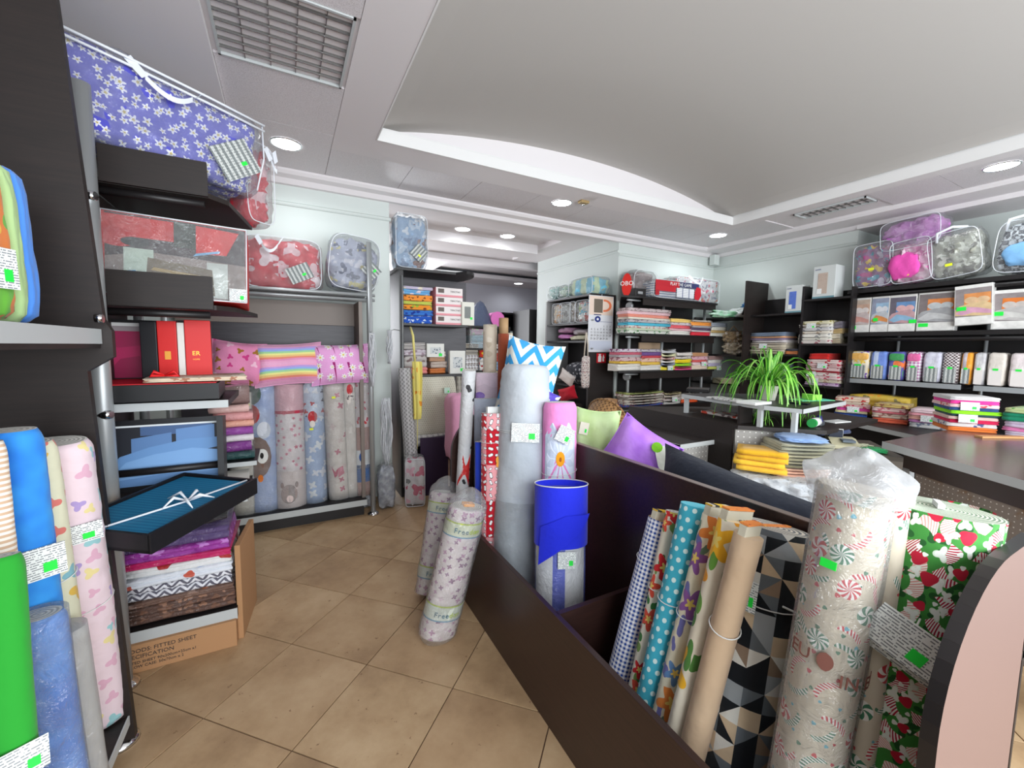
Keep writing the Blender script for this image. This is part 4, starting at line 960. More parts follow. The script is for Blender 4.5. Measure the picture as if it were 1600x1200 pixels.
for i in range(4):
    fr = FY(681, 723, 501, 4.16, 450, Z=1.747); h = fr.h/4; fr.loc.z += h*i+.0005*i; fr.h = h-.001; pos = ['bottom', 'second from bottom', 'third from bottom', 'top'][i]
    b = carton_box('carton', 'pink and white flat carton, %s of the four on the tall dark shelf' % pos, fr, .28, plain(PK, 'matte', .6), group='pink and white cartons', rot=(0, 0, .03*(i % 2)-.01))
    MB().box(-fr.w/2+.002, -.001, h*.22, fr.w/2-.002, 0, h*.98).build('white_label', plain(K(232, 224, 222), 'matte'), b)
    MB().box(-fr.w*.42, -.002, h*.4, -fr.w*.2, -.001, h*.85).build('picture', plain(K(110, 100, 96), 'matte'), b); text('printed_name', 'текстил', h*.32, M_ink, b, (fr.w*.22, -.002, h*.6))
fr = FY(722, 741, 506, 4.13, 472, Z=1.747); b = carton_box('carton', 'white carton with green sticker hanging over the shelf end beside pink cartons', fr, .2, plain(K(222, 220, 210), 'matte'), group=None); MB().box(-fr.w*.3, -.001, fr.h*.3, fr.w*.2, 0, fr.h*.8).build('picture', plain(K(130, 134, 132), 'matte'), b); sticker(b, (fr.w*.25, -.002, fr.h*.3), w=.025, h=.025)
# lower shelf
fr = FY(628, 669, 568, 4.2, 533, Z=1.237+.0)
fr = FY(630, 668, 582, 4.2, 535, Z=1.237)
stack(fr, .3, [('salmon', plain(K(228, 140, 134)), 1.1), ('grey and cream', pat(scatter, K(196, 190, 186), (K(140, 120, 120),), 14, .3), 2.0), ('pale lilac', pat(scatter, K(206, 196, 204), (K(160, 140, 150),), 16, .3), 1), ('white and black lined', pat(stripes, (K(224, 220, 216), K(120, 112, 110)), .018, 1), 1.2)], 'the left stack on the lower tall shelf', SF)
fr = FY(672, 698, 582, 4.2, 549, Z=1.237)
stack(fr, .3, [('orange rimmed', plain(K(206, 120, 60), 'wrap'), 1), ('white ribbed', pat(stripes, (K(226, 220, 214), K(150, 110, 80)), .014, 0, kind='wrap'), 1.2), ('tan', plain(K(190, 150, 120), 'wrap'), .8), ('cream', plain(K(222, 212, 200), 'wrap'), 1)], 'the narrow stack on the lower tall shelf', SF)
def sketch_card(lab, fr, d=.05):
    b = carton_box('carton', lab, fr, d, plain(K(226, 226, 220), 'matte'), group=None)
    MB().box(-fr.w*.3, -.0012, fr.h*.25, fr.w*.3, 0, fr.h*.72).build('drawing', pat(scatter, K(206, 210, 210), (K(90, 100, 116), K(150, 160, 166)), 30, .3, 3, kind='matte'), b); sticker(b, (fr.w*.28, -.002, fr.h*.17), w=.035, h=.03); return b
f_ = FY(667, 694, 548, 4.19, 524, h=.14); f_.loc.z = 1.41; sketch_card('white carton with line drawing standing above the folded cloths on the tall shelf', f_)
sketch_card('white carton with line drawing on the end of the lower tall shelf', FY(703, 727, 582, 4.14, 548, Z=1.237))
# hanging bedspread, roll and yellow strip below
t = thing('bedspread', 'cream dotted bedspread draped under the lower board of the tall dark shelf', 'bedspread', loc=(0, 0, 0))
a, b_ = at(640, 590, Y=4.14), at(700, 590, Y=4.14)
def dr(x, z0, z1, w0, w1, y, th, seed, am=.02):
    mb = MB()
    for sg in (0, 1):
        mb.surf(lambda u, v: (x+(u-.5)*(w0+(w1-w0)*(1-v)), y+sg*th+(am*noise.noise(Vector((u*4+seed, v*2, seed)))+.012*math.sin(u*9+v*2))-(1-abs(2*v-1)**6)*.02*(1-sg), z0+(z1-z0)*v), 14, 16)
    return mb
z1 = 1.21; z0 = at(670, 695, Y=4.14).z
dr(1.36, z0+.1, z1, .36, .50, 4.12, .05, 2).build('quilt', pat(dots, K(204, 200, 184), K(120, 112, 100), .022, .14), t)
dr(1.36, z0, z0+.12, .50, .52, 4.10, .08, 3).build('quilted_border', pat(weave, K(196, 194, 190), K(160, 158, 156), .03), t)
dr(1.60, z0+.1, z1, .05, .10, 4.10, .04, 4).build('ruffle', pat(weave, K(196, 192, 180), K(160, 156, 146), .03), t)
c = price_tag(t, (1.45, 4.07, 1.07), w=.06, h=.06, mat=plain(K(190, 215, 200), 'matte'))
p0, p1 = at(646, 765, Y=4.03), at(632, 575, Y=4.05); roll('fabric_roll', 'silver grey crinkled roll hanging beside the cream dotted bedspread', p0, p1, .065, .06, pat(weave, K(190, 188, 188), K(140, 138, 138), .02, kind='wrap'), seed=2, part='fabric')
t = thing('hanging_cloth', 'long yellow cloth strip with small orange motif hanging beside the bedspread', 'cloth', loc=(0, 0, 0)); p = at(652, 565, Y=3.97); zz = at(655, 655, Y=3.97).z
dr(p.x, zz, p.z, .085, .07, 3.97, .02, 7, .008).build('cloth', pat(scatter, K(232, 218, 120), (K(226, 150, 50),), 7, .2, 3), t); MB().tube([(p.x-.02, 3.985, p.z), (p.x-.035, 3.99, p.z+.25), (p.x-.03, 4.1, p.z+.33)], .012, 6).build('hanger', plain(K(226, 214, 130)), t); MB().tube([(p.x, 3.98, zz), (p.x, 3.99, zz-.3)], .004, 5).build('cord', plain(K(226, 214, 130)), t)
fr = FZ(633, 795, 665, 792, 0, 716); fr.loc.y += .0; t = blanket_bag('white and pink blanket bag standing on the floor beside the clear silvery bag', fr, .2, pat(scatter, K(228, 222, 224), (K(214, 80, 120), K(240, 180, 200), K(110, 110, 110)), 7, .35, 3), k=9, seed=13, fold=.3)
fr = Fr(Vector((1.16, 4.02, 0)), Vector((1.60, 4.02, 0)), h=.60); b = carton_box('carton', 'dark purple carton with picture panel on the floor under the bedspread', fr, .4, plain(K(52, 34, 62), 'matte', .45), group=None, rot=(0, 0, -.2)); MB().box(.06, -.002, .08, .20, 0, .42).build('picture', pat(clouds, K(170, 120, 100), K(230, 214, 200), 9., kind='matte'), b)
for i, (lab, px0, px1, pt, pb, c) in enumerate((('pale pink blanket folded upright beyond the rounded dark end panel', 712, 742, 618, 700, K(236, 168, 200)),)):
    fr = FY(px0, px1, pb, 3.6, pt); fr.loc.z = .42; fr.h = at(720, 618, Y=3.6).z-.42
    t = thing('blanket', lab, 'blanket', fr); cube_shell(fr.w*1.2, .3, fr.h, 8, .03, 4, 9, 4, .15).build('fleece', plain(c), t)
t = thing('low_stand', 'low dark stand under the pale pink blanket behind the island', 'stand', loc=(1.62, 3.55, 0)); MB().box(-.2, 0, .38, .3, .4, .41).build('top', M_wood, t); 
for sx in (-.19, .27): MB().box(sx, .02, 0, sx+.02, .38, .38).build('leg', M_wood, t)

# ================================================================== REAR ROOM
t = thing('rear_shelf', 'black shelf unit with folded goods far back in the rear room', 'shelf unit', loc=(0, 0, 0))
RY = 6.2; xa, xb = at(712, 520, Y=RY).x, at(795, 520, Y=RY).x
for z in (1.86, 1.50, 1.13): shelf_board(t, xa, RY, xb, RY+.4, z, .03, False)
MB().box(xa-.03, RY, 0, xa, RY+.4, 1.86).build('side_panel', M_black, t); MB().box(xb, RY, 0, xb+.03, RY+.4, 1.86).build('side_panel', M_black, t); MB().box(xa, RY+.37, 0, xb, RY+.4, 1.86).build('back_panel', M_black, t)
p = at(754, 505, Y=6.3); t = thing('sack', 'dark blue knotted plastic sack on top of the black rear shelf', 'bag', loc=(p.x, 6.25, 1.862)); 
MB().surf(lambda u, v: ((.21*(1-v)**.55*(1+.1*noise.noise(Vector((u*5, v*4, 1))))+.004)*math.cos(2*PI*u), (.16*(1-v)**.55+.004)*math.sin(2*PI*u)+.15, .42*v**.9), 24, 12, True).build('sack_body', plain(K(64, 76, 104), 'wrap'), t)
p = at(777, 500, Y=6.3); roll('fabric_roll', 'pink and white bundle on the black rear shelf beside the dark blue sack', (p.x, 6.28, 1.99), (p.x+.02, 6.50, 1.99), .12, .12, plain(K(226, 120, 190)), end=pat(roll_end, K(226, 110, 190), K(240, 200, 225), .03))
for i, (lab, x0, x1, yb, yt, Z, cols, cl) in enumerate((
    ('plastic tote box stack', 738, 770, 539, 513, 1.50, [('pale blue', plain(K(170, 205, 225)), 1), ('turquoise', plain(K(120, 190, 215)), 1), ('pink', pat(scatter, K(214, 160, 190), (K(180, 60, 110), K(190, 220, 180)), 12, .3), 1)], 0),
    ('x', 716, 728, 538, 515, 1.50, [('white', plain(K(206, 204, 200)), 1), ('grey', plain(K(170, 168, 166)), 1), ('cream', plain(K(212, 204, 192)), 1)], 0))):
    fr = FY(x0, x1, yb, RY+.02, yt, Z=Z); stack(fr, .3, cols, 'the '+('rear shelf stack' if i == 0 else 'narrow rear shelf stack'), 'folded cloths on the rear shelf', noun='folded blanket')
fr = FY(734, 772, 540, RY-.01, 512, Z=1.501); t = thing('storage_tub', 'clear plastic storage tub round the blue blankets on the rear shelf', 'storage tub', fr); MB().box(-fr.w/2, 0, 0, -fr.w/2+.006, .34, fr.h).box(fr.w/2-.006, 0, 0, fr.w/2, .34, fr.h).box(-fr.w/2, 0, 0, fr.w/2, .006, fr.h*.9).build('tub_wall', M_window, t)
for i, (x0, x1, yt, cols) in enumerate(((716, 748, 537, [('white checked', pat(gingham, K(150, 140, 140), .05), 3), ('cream lined', pat(stripes, (K(224, 218, 204), K(90, 84, 80)), .03, 1), 1), ('ivory lined', pat(stripes, (K(226, 220, 206), K(110, 100, 90)), .035, 1), 1)]),
        (750, 768, 545, [('white and red printed', pat(scatter, K(226, 222, 218), (K(196, 40, 50), K(60, 110, 170)), 9, .3), 1.6), ('red and orange', pat(scatter, K(206, 60, 40), (K(236, 200, 60),), 9, .3), 1)]), (769, 782, 538, [('pale blue', plain(K(130, 180, 220)), 1), ('red bow', plain(K(190, 60, 50)), 1), ('white', plain(K(214, 210, 206)), 1)]))):
    fr = FY(x0, x1, 580, RY-.0, yt, Z=1.13); stack(fr, .3, cols, ['the checked', 'the red printed', 'the pale blue'][i]+' pile on the rear shelf', 'folded cloths on the rear shelf', noun='folded tablecloth', layers=3)
# dark cabinets at the end of the rear room
for lab, x0, x1, Y, zt, d in (('black cabinet with a recessed open front far back in the rear room', 792, 826, 7.0, 2.17, .5),):
    xa, xb = at(x0, 500, Y=Y).x, at(x1, 500, Y=Y).x
    t = thing('rear_cabinet', lab, 'cabinet', loc=((xa+xb)/2, Y, 0)); w2 = (xb-xa)/2+.1
    MB().box(-w2, 0, 0, -w2+.03, d, zt).box(w2-.03, 0, 0, w2, d, zt).box(-w2, 0, zt-.03, w2, d, zt).box(-w2, d-.03, 0, w2, d, zt).build('carcass', M_black, t)
    for z in (1.65, 1.2): MB().box(-w2+.03, .02, z, w2-.03, d-.03, z+.025).build('shelf', M_black, t)
    fr = Fr(Vector((xa, Y+.03, 1.678)), Vector((xb, Y+.03, 1.678)), h=.16); u = thing('clear_bag', 'pale green clear bag of linen in the black rear cabinet', 'plastic bag', fr); cube_shell(fr.w, .3, .16, 3, .1, 4, 8).build('linen', pat(clouds, K(170, 200, 190), K(215, 225, 222), 9., kind='wrap'), u)
xa, xb = at(827, 500, Y=6.35).x, at(856, 500, Y=6.35).x
t = thing('rear_cabinet', 'tall plain black side of a cabinet next to the partition shelf', 'cabinet', loc=((xa+xb)/2, 6.35, 0)); MB().box(-(xb-xa)/2, 0, 0, (xb-xa)/2, .6, 2.19).build('carcass', M_black, t)

# ================================================================== SHELF ON THE PARTITION (calendar end)
SX = 3.45
t = thing('calendar_shelf', 'dark shelf unit on the white partition with a calendar on its end panel', 'shelf unit', loc=(0, 0, 0))
MB().box(3.42, 4.24, 0, 3.84, 4.27, 2.22).build('end_panel', M_wood, t); pA = at(856, 550, X=SX).y
MB().box(3.42, pA, 0, 3.84, pA+.03, 2.2).build('far_end_panel', mk('grey_panel', K(150, 150, 150), .5), t)
PZ = (2.215, 1.62, 1.02, .6)
for z in PZ: MB().box(3.43, 4.27, z-.025, 3.84, pA, z).build('shelf', M_black, t)
MB().box(3.82, 4.27, 0, 3.84, pA, 2.2).build('back_panel', M_black, t)
for z in (1.88, 1.52): MB().tube([(3.44, 4.19, z), (3.44, 4.26, z)], .01, 8).build('peg', M_metal, t)
fr = FX(886, 925, 462, SX+.02, 433, Z=2.217); b = blanket_bag('yellow and blue honeycomb blanket bag on top of the calendar shelf', fr, .34, pat(checks, K(190, 210, 170), K(110, 190, 214), .12, .4), k=5, seed=5, fold=.1)
for lab, x0, x1, yt, c in (('mint green rolled blanket bag, far one on the calendar shelf', 853, 868, 447, K(170, 214, 206)), ('pale green rolled blanket bag beside the yellow honeycomb bag', 869, 888, 444, K(186, 210, 186))):
    fr = FX(x0, x1, 466, SX+.0, yt, Z=2.217); blanket_bag(lab, fr, .3, pat(scatter, c, (K(230, 236, 230), K(120, 170, 160)), 12, .35, 3), k=2.6, seed=x0, fold=.4)
for lab, x0, x1, c, pc in (('orange and white blanket bag, far one on the calendar shelf middle board', 861, 876, K(214, 206, 190), (K(220, 150, 50), K(240, 220, 180))), ('grey crumpled blanket bag between orange and star print bags', 872, 890, K(180, 182, 178), (K(130, 130, 124), K(214, 214, 210))),
        ('thin white edged blanket bag beside the star print bag', 889, 897, K(206, 202, 194), (K(130, 110, 90),)), ('white bag with blue star print nearest the calendar', 897, 919, K(222, 220, 214), (K(90, 180, 205), K(200, 70, 50), K(150, 170, 90)))):
    fr = FX(x0, x1, 515, SX+.0, 470, Z=1.86); fr.h = .30; blanket_bag(lab, fr, .28, pat(scatter, c, pc, 9, .36, 4), k=6, seed=x1, fold=.3)
MB().box(3.43, 4.27, 1.835, 3.84, pA, 1.858).build('shelf', M_black, t)
for j, (x0, x1, z, lab, c) in enumerate(((866, 890, 1.73, 'pink wrapped cushion, upper far', K(196, 150, 180)), (888, 916, 1.70, 'silver wrapped cushion, upper near', K(176, 166, 170)), (866, 886, 1.64, 'lilac wrapped cushion, lower far', K(206, 130, 190)), (885, 915, 1.622, 'pale yellow wrapped towel pair, lower near', K(206, 200, 170)))):
    fr = FX(x0, x1, 540, SX+.02, h=.09, Z=z if j in (0, 1) else 1.622); fr.loc.z = z+(.0 if j < 2 else 0); fr.h = .085 if j < 2 else .08
    u = thing('wrapped_cushion', lab+' on the calendar shelf', 'cushion', fr); cube_shell(fr.w, .3, fr.h, 3, .08, j+2, 8, 4, .2).build('cover', pat(clouds, tuple(x*.8 for x in c), c, 12.0, kind='wrap'), u)
fr = FX(880, 915, 600, SX+.02, 560, Z=1.022); u = thing('wrapped_cushion', 'dark grey cushion with white damask print on the calendar shelf', 'cushion', fr); cube_shell(fr.w*1.2, .3, .30, 3, .05, 2, 10).build('cover', pat(scatter, K(50, 52, 60), (K(200, 200, 204), K(60, 62, 70)), 20, .35, 5), u)
p = at(897, 592, X=3.38); pillow('pillow', 'small white pillow between the dark cushion and the hanging patterned bag', .26, .16, .08, plain(K(216, 206, 200)), (3.36, 4.62, 1.12), (.1, .5, -1.3), seed=3)
pillow('pillow', 'small red pillow behind the hanging patterned bag', .3, .18, .1, plain(K(186, 20, 40)), (3.36, 4.6, .90), (.1, -.3, -1.3), seed=4)
t = thing('side_stool', 'dark low ledge under the small red pillow by the calendar shelf', 'ledge', loc=(3.2, 4.35, 0)); MB().box(0, 0, .75, .22, .7, .79).build('top', M_wood, t); MB().box(.02, .02, 0, .2, .68, .75).build('body', M_wood, t)
# hanging bag
t = thing('tote_bag', 'narrow floral tote bag with beige straps hanging in front of the calendar shelf', 'bag', loc=(3.36, 4.20, 1.02)); cube_shell(.11, .05, .40, 7, .03, 3, 8).build('bag_body', pat(scatter, K(206, 196, 190), (K(120, 60, 70), K(90, 80, 90), K(190, 150, 140)), 40, .32, 3), t)
for sx in (-.03, .03): MB().tube([(sx, .025, .39), (sx*.7, .02, .55), (sx*.1, .03, .70)], .008, 6).build('strap', plain(K(196, 184, 168)), t)
MB().tube([(0, .03, .69), (.06, .04, .70)], .004, 6).build('hook', M_metal, t)
# calendar
a = at(918, 550, Y=4.235); b_ = at(956, 550, Y=4.235); zt = at(937, 462, Y=4.235).z; cw = b_.x-a.x; ch = zt-a.z
t = thing('wall_calendar', 'paper wall calendar with dark blue round emblem on the dark end panel', 'calendar', loc=((a.x+b_.x)/2, 4.237, a.z))
MB().box(-cw/2, -.004, 0, cw/2, 0, ch).build('sheet', plain(K(216, 216, 220), 'matte'), t)
pmat = lambda c: plain(c, 'matte', .6)
def patches(par, polys, W, H, y, name): print_mesh(W, H, polys, par, name, y)
arcp = [(.62+.3*math.cos(q), .83+.11*math.sin(q)) for q in [PI*(-.55+1.1*i/12) for i in range(13)]]; arci = [(.62+.2*math.cos(q), .83+.075*math.sin(q)) for q in [PI*(.55-1.1*i/12) for i in range(13)]]
patches(t, [(pmat(K(226, 204, 188)), rect(.02, .66, .98, .99)), (pmat(K(226, 120, 80)), arcp+arci), (pmat(K(110, 100, 88)), rect(.2, .7, .55, .94)), (pmat(K(60, 70, 110)), rect(.2, .655, .5, .672)), (pmat(K(34, 50, 120)), ell(.36, .585, .12, .055)), (pmat(K(230, 230, 235)), ell(.36, .585, .045, .022)), (pmat(K(60, 70, 130)), rect(.45, .54, .95, .545)), (pmat(K(196, 200, 214)), rect(.04, .04, .96, .2))], cw, ch, -.0045, 'printed_page')
for r in range(5):
    for c_ in range(7):
        nmb = r*7+c_-3
        if 0 < nmb < 31: text('date_number', str(nmb), cw*.09, M_ink, t, ((c_-3)*cw*.125, -.006, ch*(.46-r*.055)), ext=.0003)
MB().tube([(0, -.008, ch), (0, -.008, ch+.02)], .006, 8).build('hanger', M_metal, t)
a = at(932, 567, Y=4.235); b_ = at(947, 552, Y=4.235); w2 = (b_.x-a.x); h2 = b_.z-a.z
t = thing('fire_sign', 'small red fire extinguisher sign under the calendar', 'sign', loc=((a.x+b_.x)/2, 4.237, a.z)); MB().box(-w2/2, -.003, 0, w2/2, 0, h2).build('plate', pmat(K(196, 24, 36)), t)
print_mesh(w2, h2, [(pmat(K(236, 230, 228)), [(.15, .1), (.5, .1), (.5, .65), (.4, .8), (.25, .8), (.15, .65)]), (pmat(K(236, 230, 228)), rect(.2, .82, .45, .92)), (pmat(K(236, 230, 228)), [(.6, .15), (.8, .15), (.75, .5), (.85, .5), (.7, .9), (.6, .5)])], t, 'pictogram', -.0035)
p = at(950, 600, Y=3.9); t = thing('carton', 'open brown carton between green pillow and the dark end panel', 'box', loc=(3.33, 3.75, .5)); 
MB().box(0, 0, .0, .14, .14, .42).build('carton_body', M_card, t)
t = thing('pedestal', 'white low pedestal under the open brown carton', 'stand', loc=(3.25, 3.62, 0)); MB().box(0, 0, 0, .28, .35, .5).build('body', mk('pedestal_paint', K(190, 190, 190), .6), t)
# wicker basket
t = thing('wicker_basket', 'brown wicker basket lying on its side behind the green pillow', 'basket', loc=(2.26, 2.62, .90), rot=(.2, 1.15, .5))
Mw = pat(weave, K(150, 112, 70), K(96, 66, 38), .018)
MB().surf(lambda u, v: ((.13+.05*v)*math.cos(2*PI*u), (.13+.05*v)*math.sin(2*PI*u), -.1+.2*v), 32, 12, True).build('woven_side', Mw, t)
MB().tube([(.18*math.cos(2*PI*i/30), .18*math.sin(2*PI*i/30), .10) for i in range(31)], .012, 8).build('rim', Mw, t); MB().tube([(.13*math.cos(2*PI*i/30), .13*math.sin(2*PI*i/30), -.10) for i in range(31)], .010, 8).build('base_ring', Mw, t)
MB().surf(lambda u, v: (.13*v*math.cos(2*PI*u), .13*v*math.sin(2*PI*u), -.1), 24, 3, True).build('woven_base', Mw, t)
t = thing('low_stand', 'dark plinth under the wicker basket behind the fabric bin', 'stand', loc=(2.26, 2.62, 0)); MB().box(-.22, -.2, 0, .22, .2, .72).build('body', M_wood, t, bevel=.004); MB().box(-.235, -.215, .72, .235, .215, .73).build('edging', M_edge, t)

# ================================================================== RIGHT SIDE: SHELF WITH PLAID BAGS
t = thing('fabric_shelves', 'black shelves on silver poles holding folded fabrics below the red plaid bag', 'shelf unit', loc=(0, 0, 0))
BX0, BX1, BY = 3.60, 5.30, 3.86
BZ = (2.165, 1.712, 1.247, .793)
for i, z in enumerate(BZ):
    o = MB().prism([(BX0-.04, BY-.02), (BX0+.22, BY-.06), (BX1, BY-.06), (BX1+.05, BY), (BX1+.05, 4.2), (BX0+.28, 4.2)], z-.022, z).build('shelf', M_black, t)
    MB().box(BX0+.30, BY-.045, z-.10, BX1-.02, BY-.03, z-.022).build('fascia', M_wood, t); MB().tube([(BX0+.10, BY+.02, z-.045), (BX0+.32, BY+.02, z-.045)], .012, 8).build('rail', M_metal, t)
for x in (BX0+.27, 4.46, BX1): pipe_pole(t, x, 4.0, .02, 2.28, .02); foot(t, x, 4.0, .04)
MB().box(BX0+.30, 4.2, .3, BX1, 4.225, 2.15).build('back_panel', M_black, t)
MB().tube([(BX0+.22, 3.98, 1.247-.08), (BX0+.26, 3.99, 1.247-.08)], .05, 20).build('end_cap', M_metal, t); MB().tube([(BX0+.22, 3.98, 2.06), (BX0+.26, 3.99, 2.06)], .045, 20).build('end_cap', M_metal, t)
# red oval sign
p = at(981, 448, Y=3.88); t = thing('oval_sign', 'red oval cardboard sign with white letters standing on the top shelf end', 'sign', loc=(p.x, 3.9, 2.167), rot=(0, 0, -1.0))
MB().tube([(0, 0, 0), (0, .006, 0)], .5, 30).build('oval_board', pmat(K(206, 40, 32)), t).scale = (.12, 1, .28); t.children[0].location = (0, 0, .135)
text('white_letters', 'OBO', .075, M_paper, t, (0, -.003, .15), (PI/2, PI/2*0, 0))
fr = FY(990, 1030, 452, 3.95, 421, Z=2.167); blanket_bag('round brown and grey cushion bag between the oval sign and the red plaid bag', fr, .3, pat(scatter, K(120, 96, 94), (K(170, 150, 146), K(96, 70, 70)), 7, .4, 3), k=2.6, seed=8, fold=.2)
t = thing('black_case', 'low black case beside the red oval sign on the top shelf', 'case', FY(984, 1018, 457, 3.84, 443, Z=2.167)); MB().box(-.09, 0, 0, .09, .12, .10).build('case_body', M_black, t, bevel=.01); MB().box(-.05, -.004, .03, .03, 0, .06).build('handle', M_metal, t)
fr = FY(1020, 1098, 463, 3.80, 420, Z=2.167); fr.h = .24
t = blanket_bag('red, navy and white striped blanket bag with large printed word on the top shelf', fr, .3, pat(stripes, (K(226, 224, 224), K(120, 130, 160)), .03, 1), k=7, seed=3, fold=.1)
W2, H2 = fr.w*.93, fr.h*.9
print_mesh(W2, H2, [(pmat(K(186, 30, 44)), rect(0, .62, .5, .98)), (pmat(K(50, 54, 96)), rect(.5, .68, .93, .98)), (pmat(K(190, 34, 46)), rect(0, .36, .42, .64)), (pmat(K(190, 30, 44)), [(.84, .05), (.93, .0), (.99, .3), (.97, .75), (.88, .8), (.84, .5)]), (pmat(K(170, 30, 40)), rect(.0, .1, .08, .4)), (pmat(K(226, 226, 228)), rect(.44, .08, .82, .62)), (pmat(K(90, 100, 140)), rect(.56, .08, .575, .62)), (pmat(K(90, 100, 140)), rect(.7, .08, .715, .62))] + [(pmat(K(70, 80, 120)), rect(.44, .12+.1*i, .82, .13+.1*i)) for i in range(5)], t, 'bag_print', -.006).location = (0, 0, .01)
text('bag_lettering', 'PLAY THE GAME', .055, M_paper, t, (.02, -.014, H2*.86))
fr = FY(1056, 1126, 468, 3.90, 408, Z=2.167); fr.h = .34
blanket_bag('grey and white striped blanket bag with pink print behind the red plaid bag', fr, .3, pat(scatter, K(206, 204, 206), (K(120, 124, 150), K(200, 80, 110), K(214, 100, 50)), 14, .32, 2), k=8, seed=15, fold=.3, handle=(-.1, 1.0, .3))
# folded fabric stacks on these shelves
def lst(*a): return [(n, (plain(K(*c), kd) if len(c) == 3 else c[0]) if not callable(c) else c, h) for n, c, h, kd in a]
F_ = lambda n, c, h=1, kd='wrap': (n, plain(K(*c), kd), h)
P_ = lambda n, c, c2, h=1, s=14, kd='wrap': (n, pat(scatter, K(*c), (K(*c2),), s, .3, 3, kind=kd), h)
G3 = 'folded fabrics on the back wall shelves'
def bst(x0, x1, yb, yt, z, cols, where, d=.2, sag=.0, tags=(), Y=None, group=G3, noun='folded cloth', layers=2):
    fr = FY(x0, x1, yb, Y or BY-.03, yt, Z=z); stack(fr, d, cols, where, group, sag=sag, tags=tags, noun=noun, layers=layers)
bst(980, 1048, 519, 482, BZ[1], [P_('green edged', (214, 216, 206), (90, 140, 90)), F_('pale green', (196, 206, 180), .7), P_('white printed', (220, 214, 208), (190, 120, 110), .7), F_('bright turquoise', (70, 180, 205), .9), P_('grey printed', (180, 176, 178), (130, 120, 126)), F_('cream', (222, 214, 200), .6), F_('salmon', (226, 140, 120), .9), F_('pale pink', (226, 190, 196), .9), P_('grey pink', (196, 180, 180), (150, 130, 130), 1)], 'the tallest stack on the second shelf')
bst(1047, 1081, 521, 498, BZ[1], [F_('white', (220, 216, 208), 1.4), F_('pale pink', (226, 180, 186), .7), F_('coral', (226, 90, 100), 1), P_('lilac grey', (200, 190, 196), (160, 140, 150), .9), F_('yellow', (236, 200, 110), 1.2)], 'the yellow topped stack')
bst(1081, 1113, 523, 500, BZ[1], [F_('bright red', (226, 40, 60), 1.4), F_('white', (214, 208, 210), .5), F_('plum', (90, 70, 96), 1), F_('grey', (170, 166, 170), .7), F_('orange', (236, 150, 60), 1.4), P_('grey lace', (180, 170, 160), (130, 120, 110), .7)], 'the orange topped stack')
bst(1112, 1137, 523, 504, BZ[1], [F_('white', (214, 214, 206), 1), F_('ochre', (190, 160, 100), .7), F_('cream', (222, 218, 206), 1), F_('blue grey', (150, 156, 166), 1.2)], 'the cream stack beside it')
bst(967, 1003, 580, 545, BZ[2], [F_('ivory', (226, 222, 214), 2.2), F_('gold', (232, 190, 70), .7), P_('pink printed', (210, 180, 180), (150, 90, 100), 1.2), F_('grey', (180, 174, 176), .7), F_('rose', (196, 90, 110), .8), P_('white and violet', (206, 196, 206), (120, 60, 110), 1)], 'the far end stack, third shelf', tags=())
bst(1002, 1034, 580, 546, BZ[2], [F_('white', (226, 222, 216), 1.8), F_('mustard', (236, 196, 80), .9), P_('peach printed', (224, 190, 170), (196, 120, 100), 1.3), F_('red', (206, 60, 76), .7), F_('violet', (110, 76, 140), 1.2), P_('grey checked', (190, 184, 190), (130, 120, 140), .8)], 'the violet topped stack, third shelf')
bst(1033, 1056, 580, 545, BZ[2], [F_('yellow', (236, 216, 60), 1.6, 'fabric'), F_('dusty blue', (150, 156, 180), .8, 'fabric'), F_('white', (226, 222, 216), 1, 'fabric'), P_('pink printed', (226, 190, 186), (196, 110, 110), 1, 14, 'fabric'), F_('pale yellow', (226, 224, 180), 1, 'fabric'), F_('light grey', (196, 196, 198), 1.4, 'fabric')], 'the sagging stack, third shelf', sag=.03, tags=((0, .1),))
bst(1056, 1082, 579, 550, BZ[2], [F_('hot pink', (236, 80, 140), .6, 'fabric'), F_('maroon', (150, 40, 50), .6, 'fabric'), F_('lime green', (150, 210, 40), 1, 'fabric'), F_('bright yellow', (246, 220, 20), 1.3, 'fabric'), P_('grey print', (206, 200, 196), (150, 140, 140), 1, 14, 'fabric'), F_('cream', (220, 212, 206), 1.2, 'fabric')], 'the lime and yellow stack', sag=.012)
bst(1082, 1107, 578, 551, BZ[2], [F_('pale peach', (226, 206, 186), 1.2, 'fabric'), F_('white pink', (224, 200, 204), .8, 'fabric'), F_('coral red', (214, 90, 90), .6, 'fabric'), P_('pink', (214, 170, 180), (170, 110, 120), 1, 14, 'fabric'), F_('tan', (190, 140, 100), 1, 'fabric')], 'the tan topped stack', tags=((1, .15),))
bst(1108, 1130, 577, 556, BZ[2], [F_('yellow green', (200, 206, 100), .8, 'fabric'), F_('lavender', (180, 170, 196), 1, 'fabric'), F_('white', (220, 216, 210), 1, 'fabric'), F_('brown grey', (150, 120, 116), 1.2, 'fabric')], 'the small end stack, third shelf', tags=((0, .2),))
bst(978, 1038, 635, 612, BZ[3], [P_('blue and red', (80, 110, 190), (196, 50, 60), .8), P_('white', (216, 210, 202), (170, 120, 110), 1), P_('cream', (214, 206, 194), (150, 110, 100), 1), F_('grey beige', (190, 182, 172), 1), P_('ivory', (222, 214, 204), (160, 110, 110), 1), P_('olive printed', (176, 180, 110), (110, 140, 60), .8)], 'the printed stack, lowest shelf', sag=.02)
bst(1038, 1065, 635, 613, BZ[3], [F_('white', (220, 216, 210), 1.2), P_('cream striped', (206, 196, 190), (150, 110, 110), 1.4), P_('beige', (200, 190, 176), (140, 110, 100), 1.2), P_('khaki printed', (180, 168, 130), (120, 110, 70), .8)], 'the beige stack, lowest shelf', sag=.02, tags=((1, .1),))
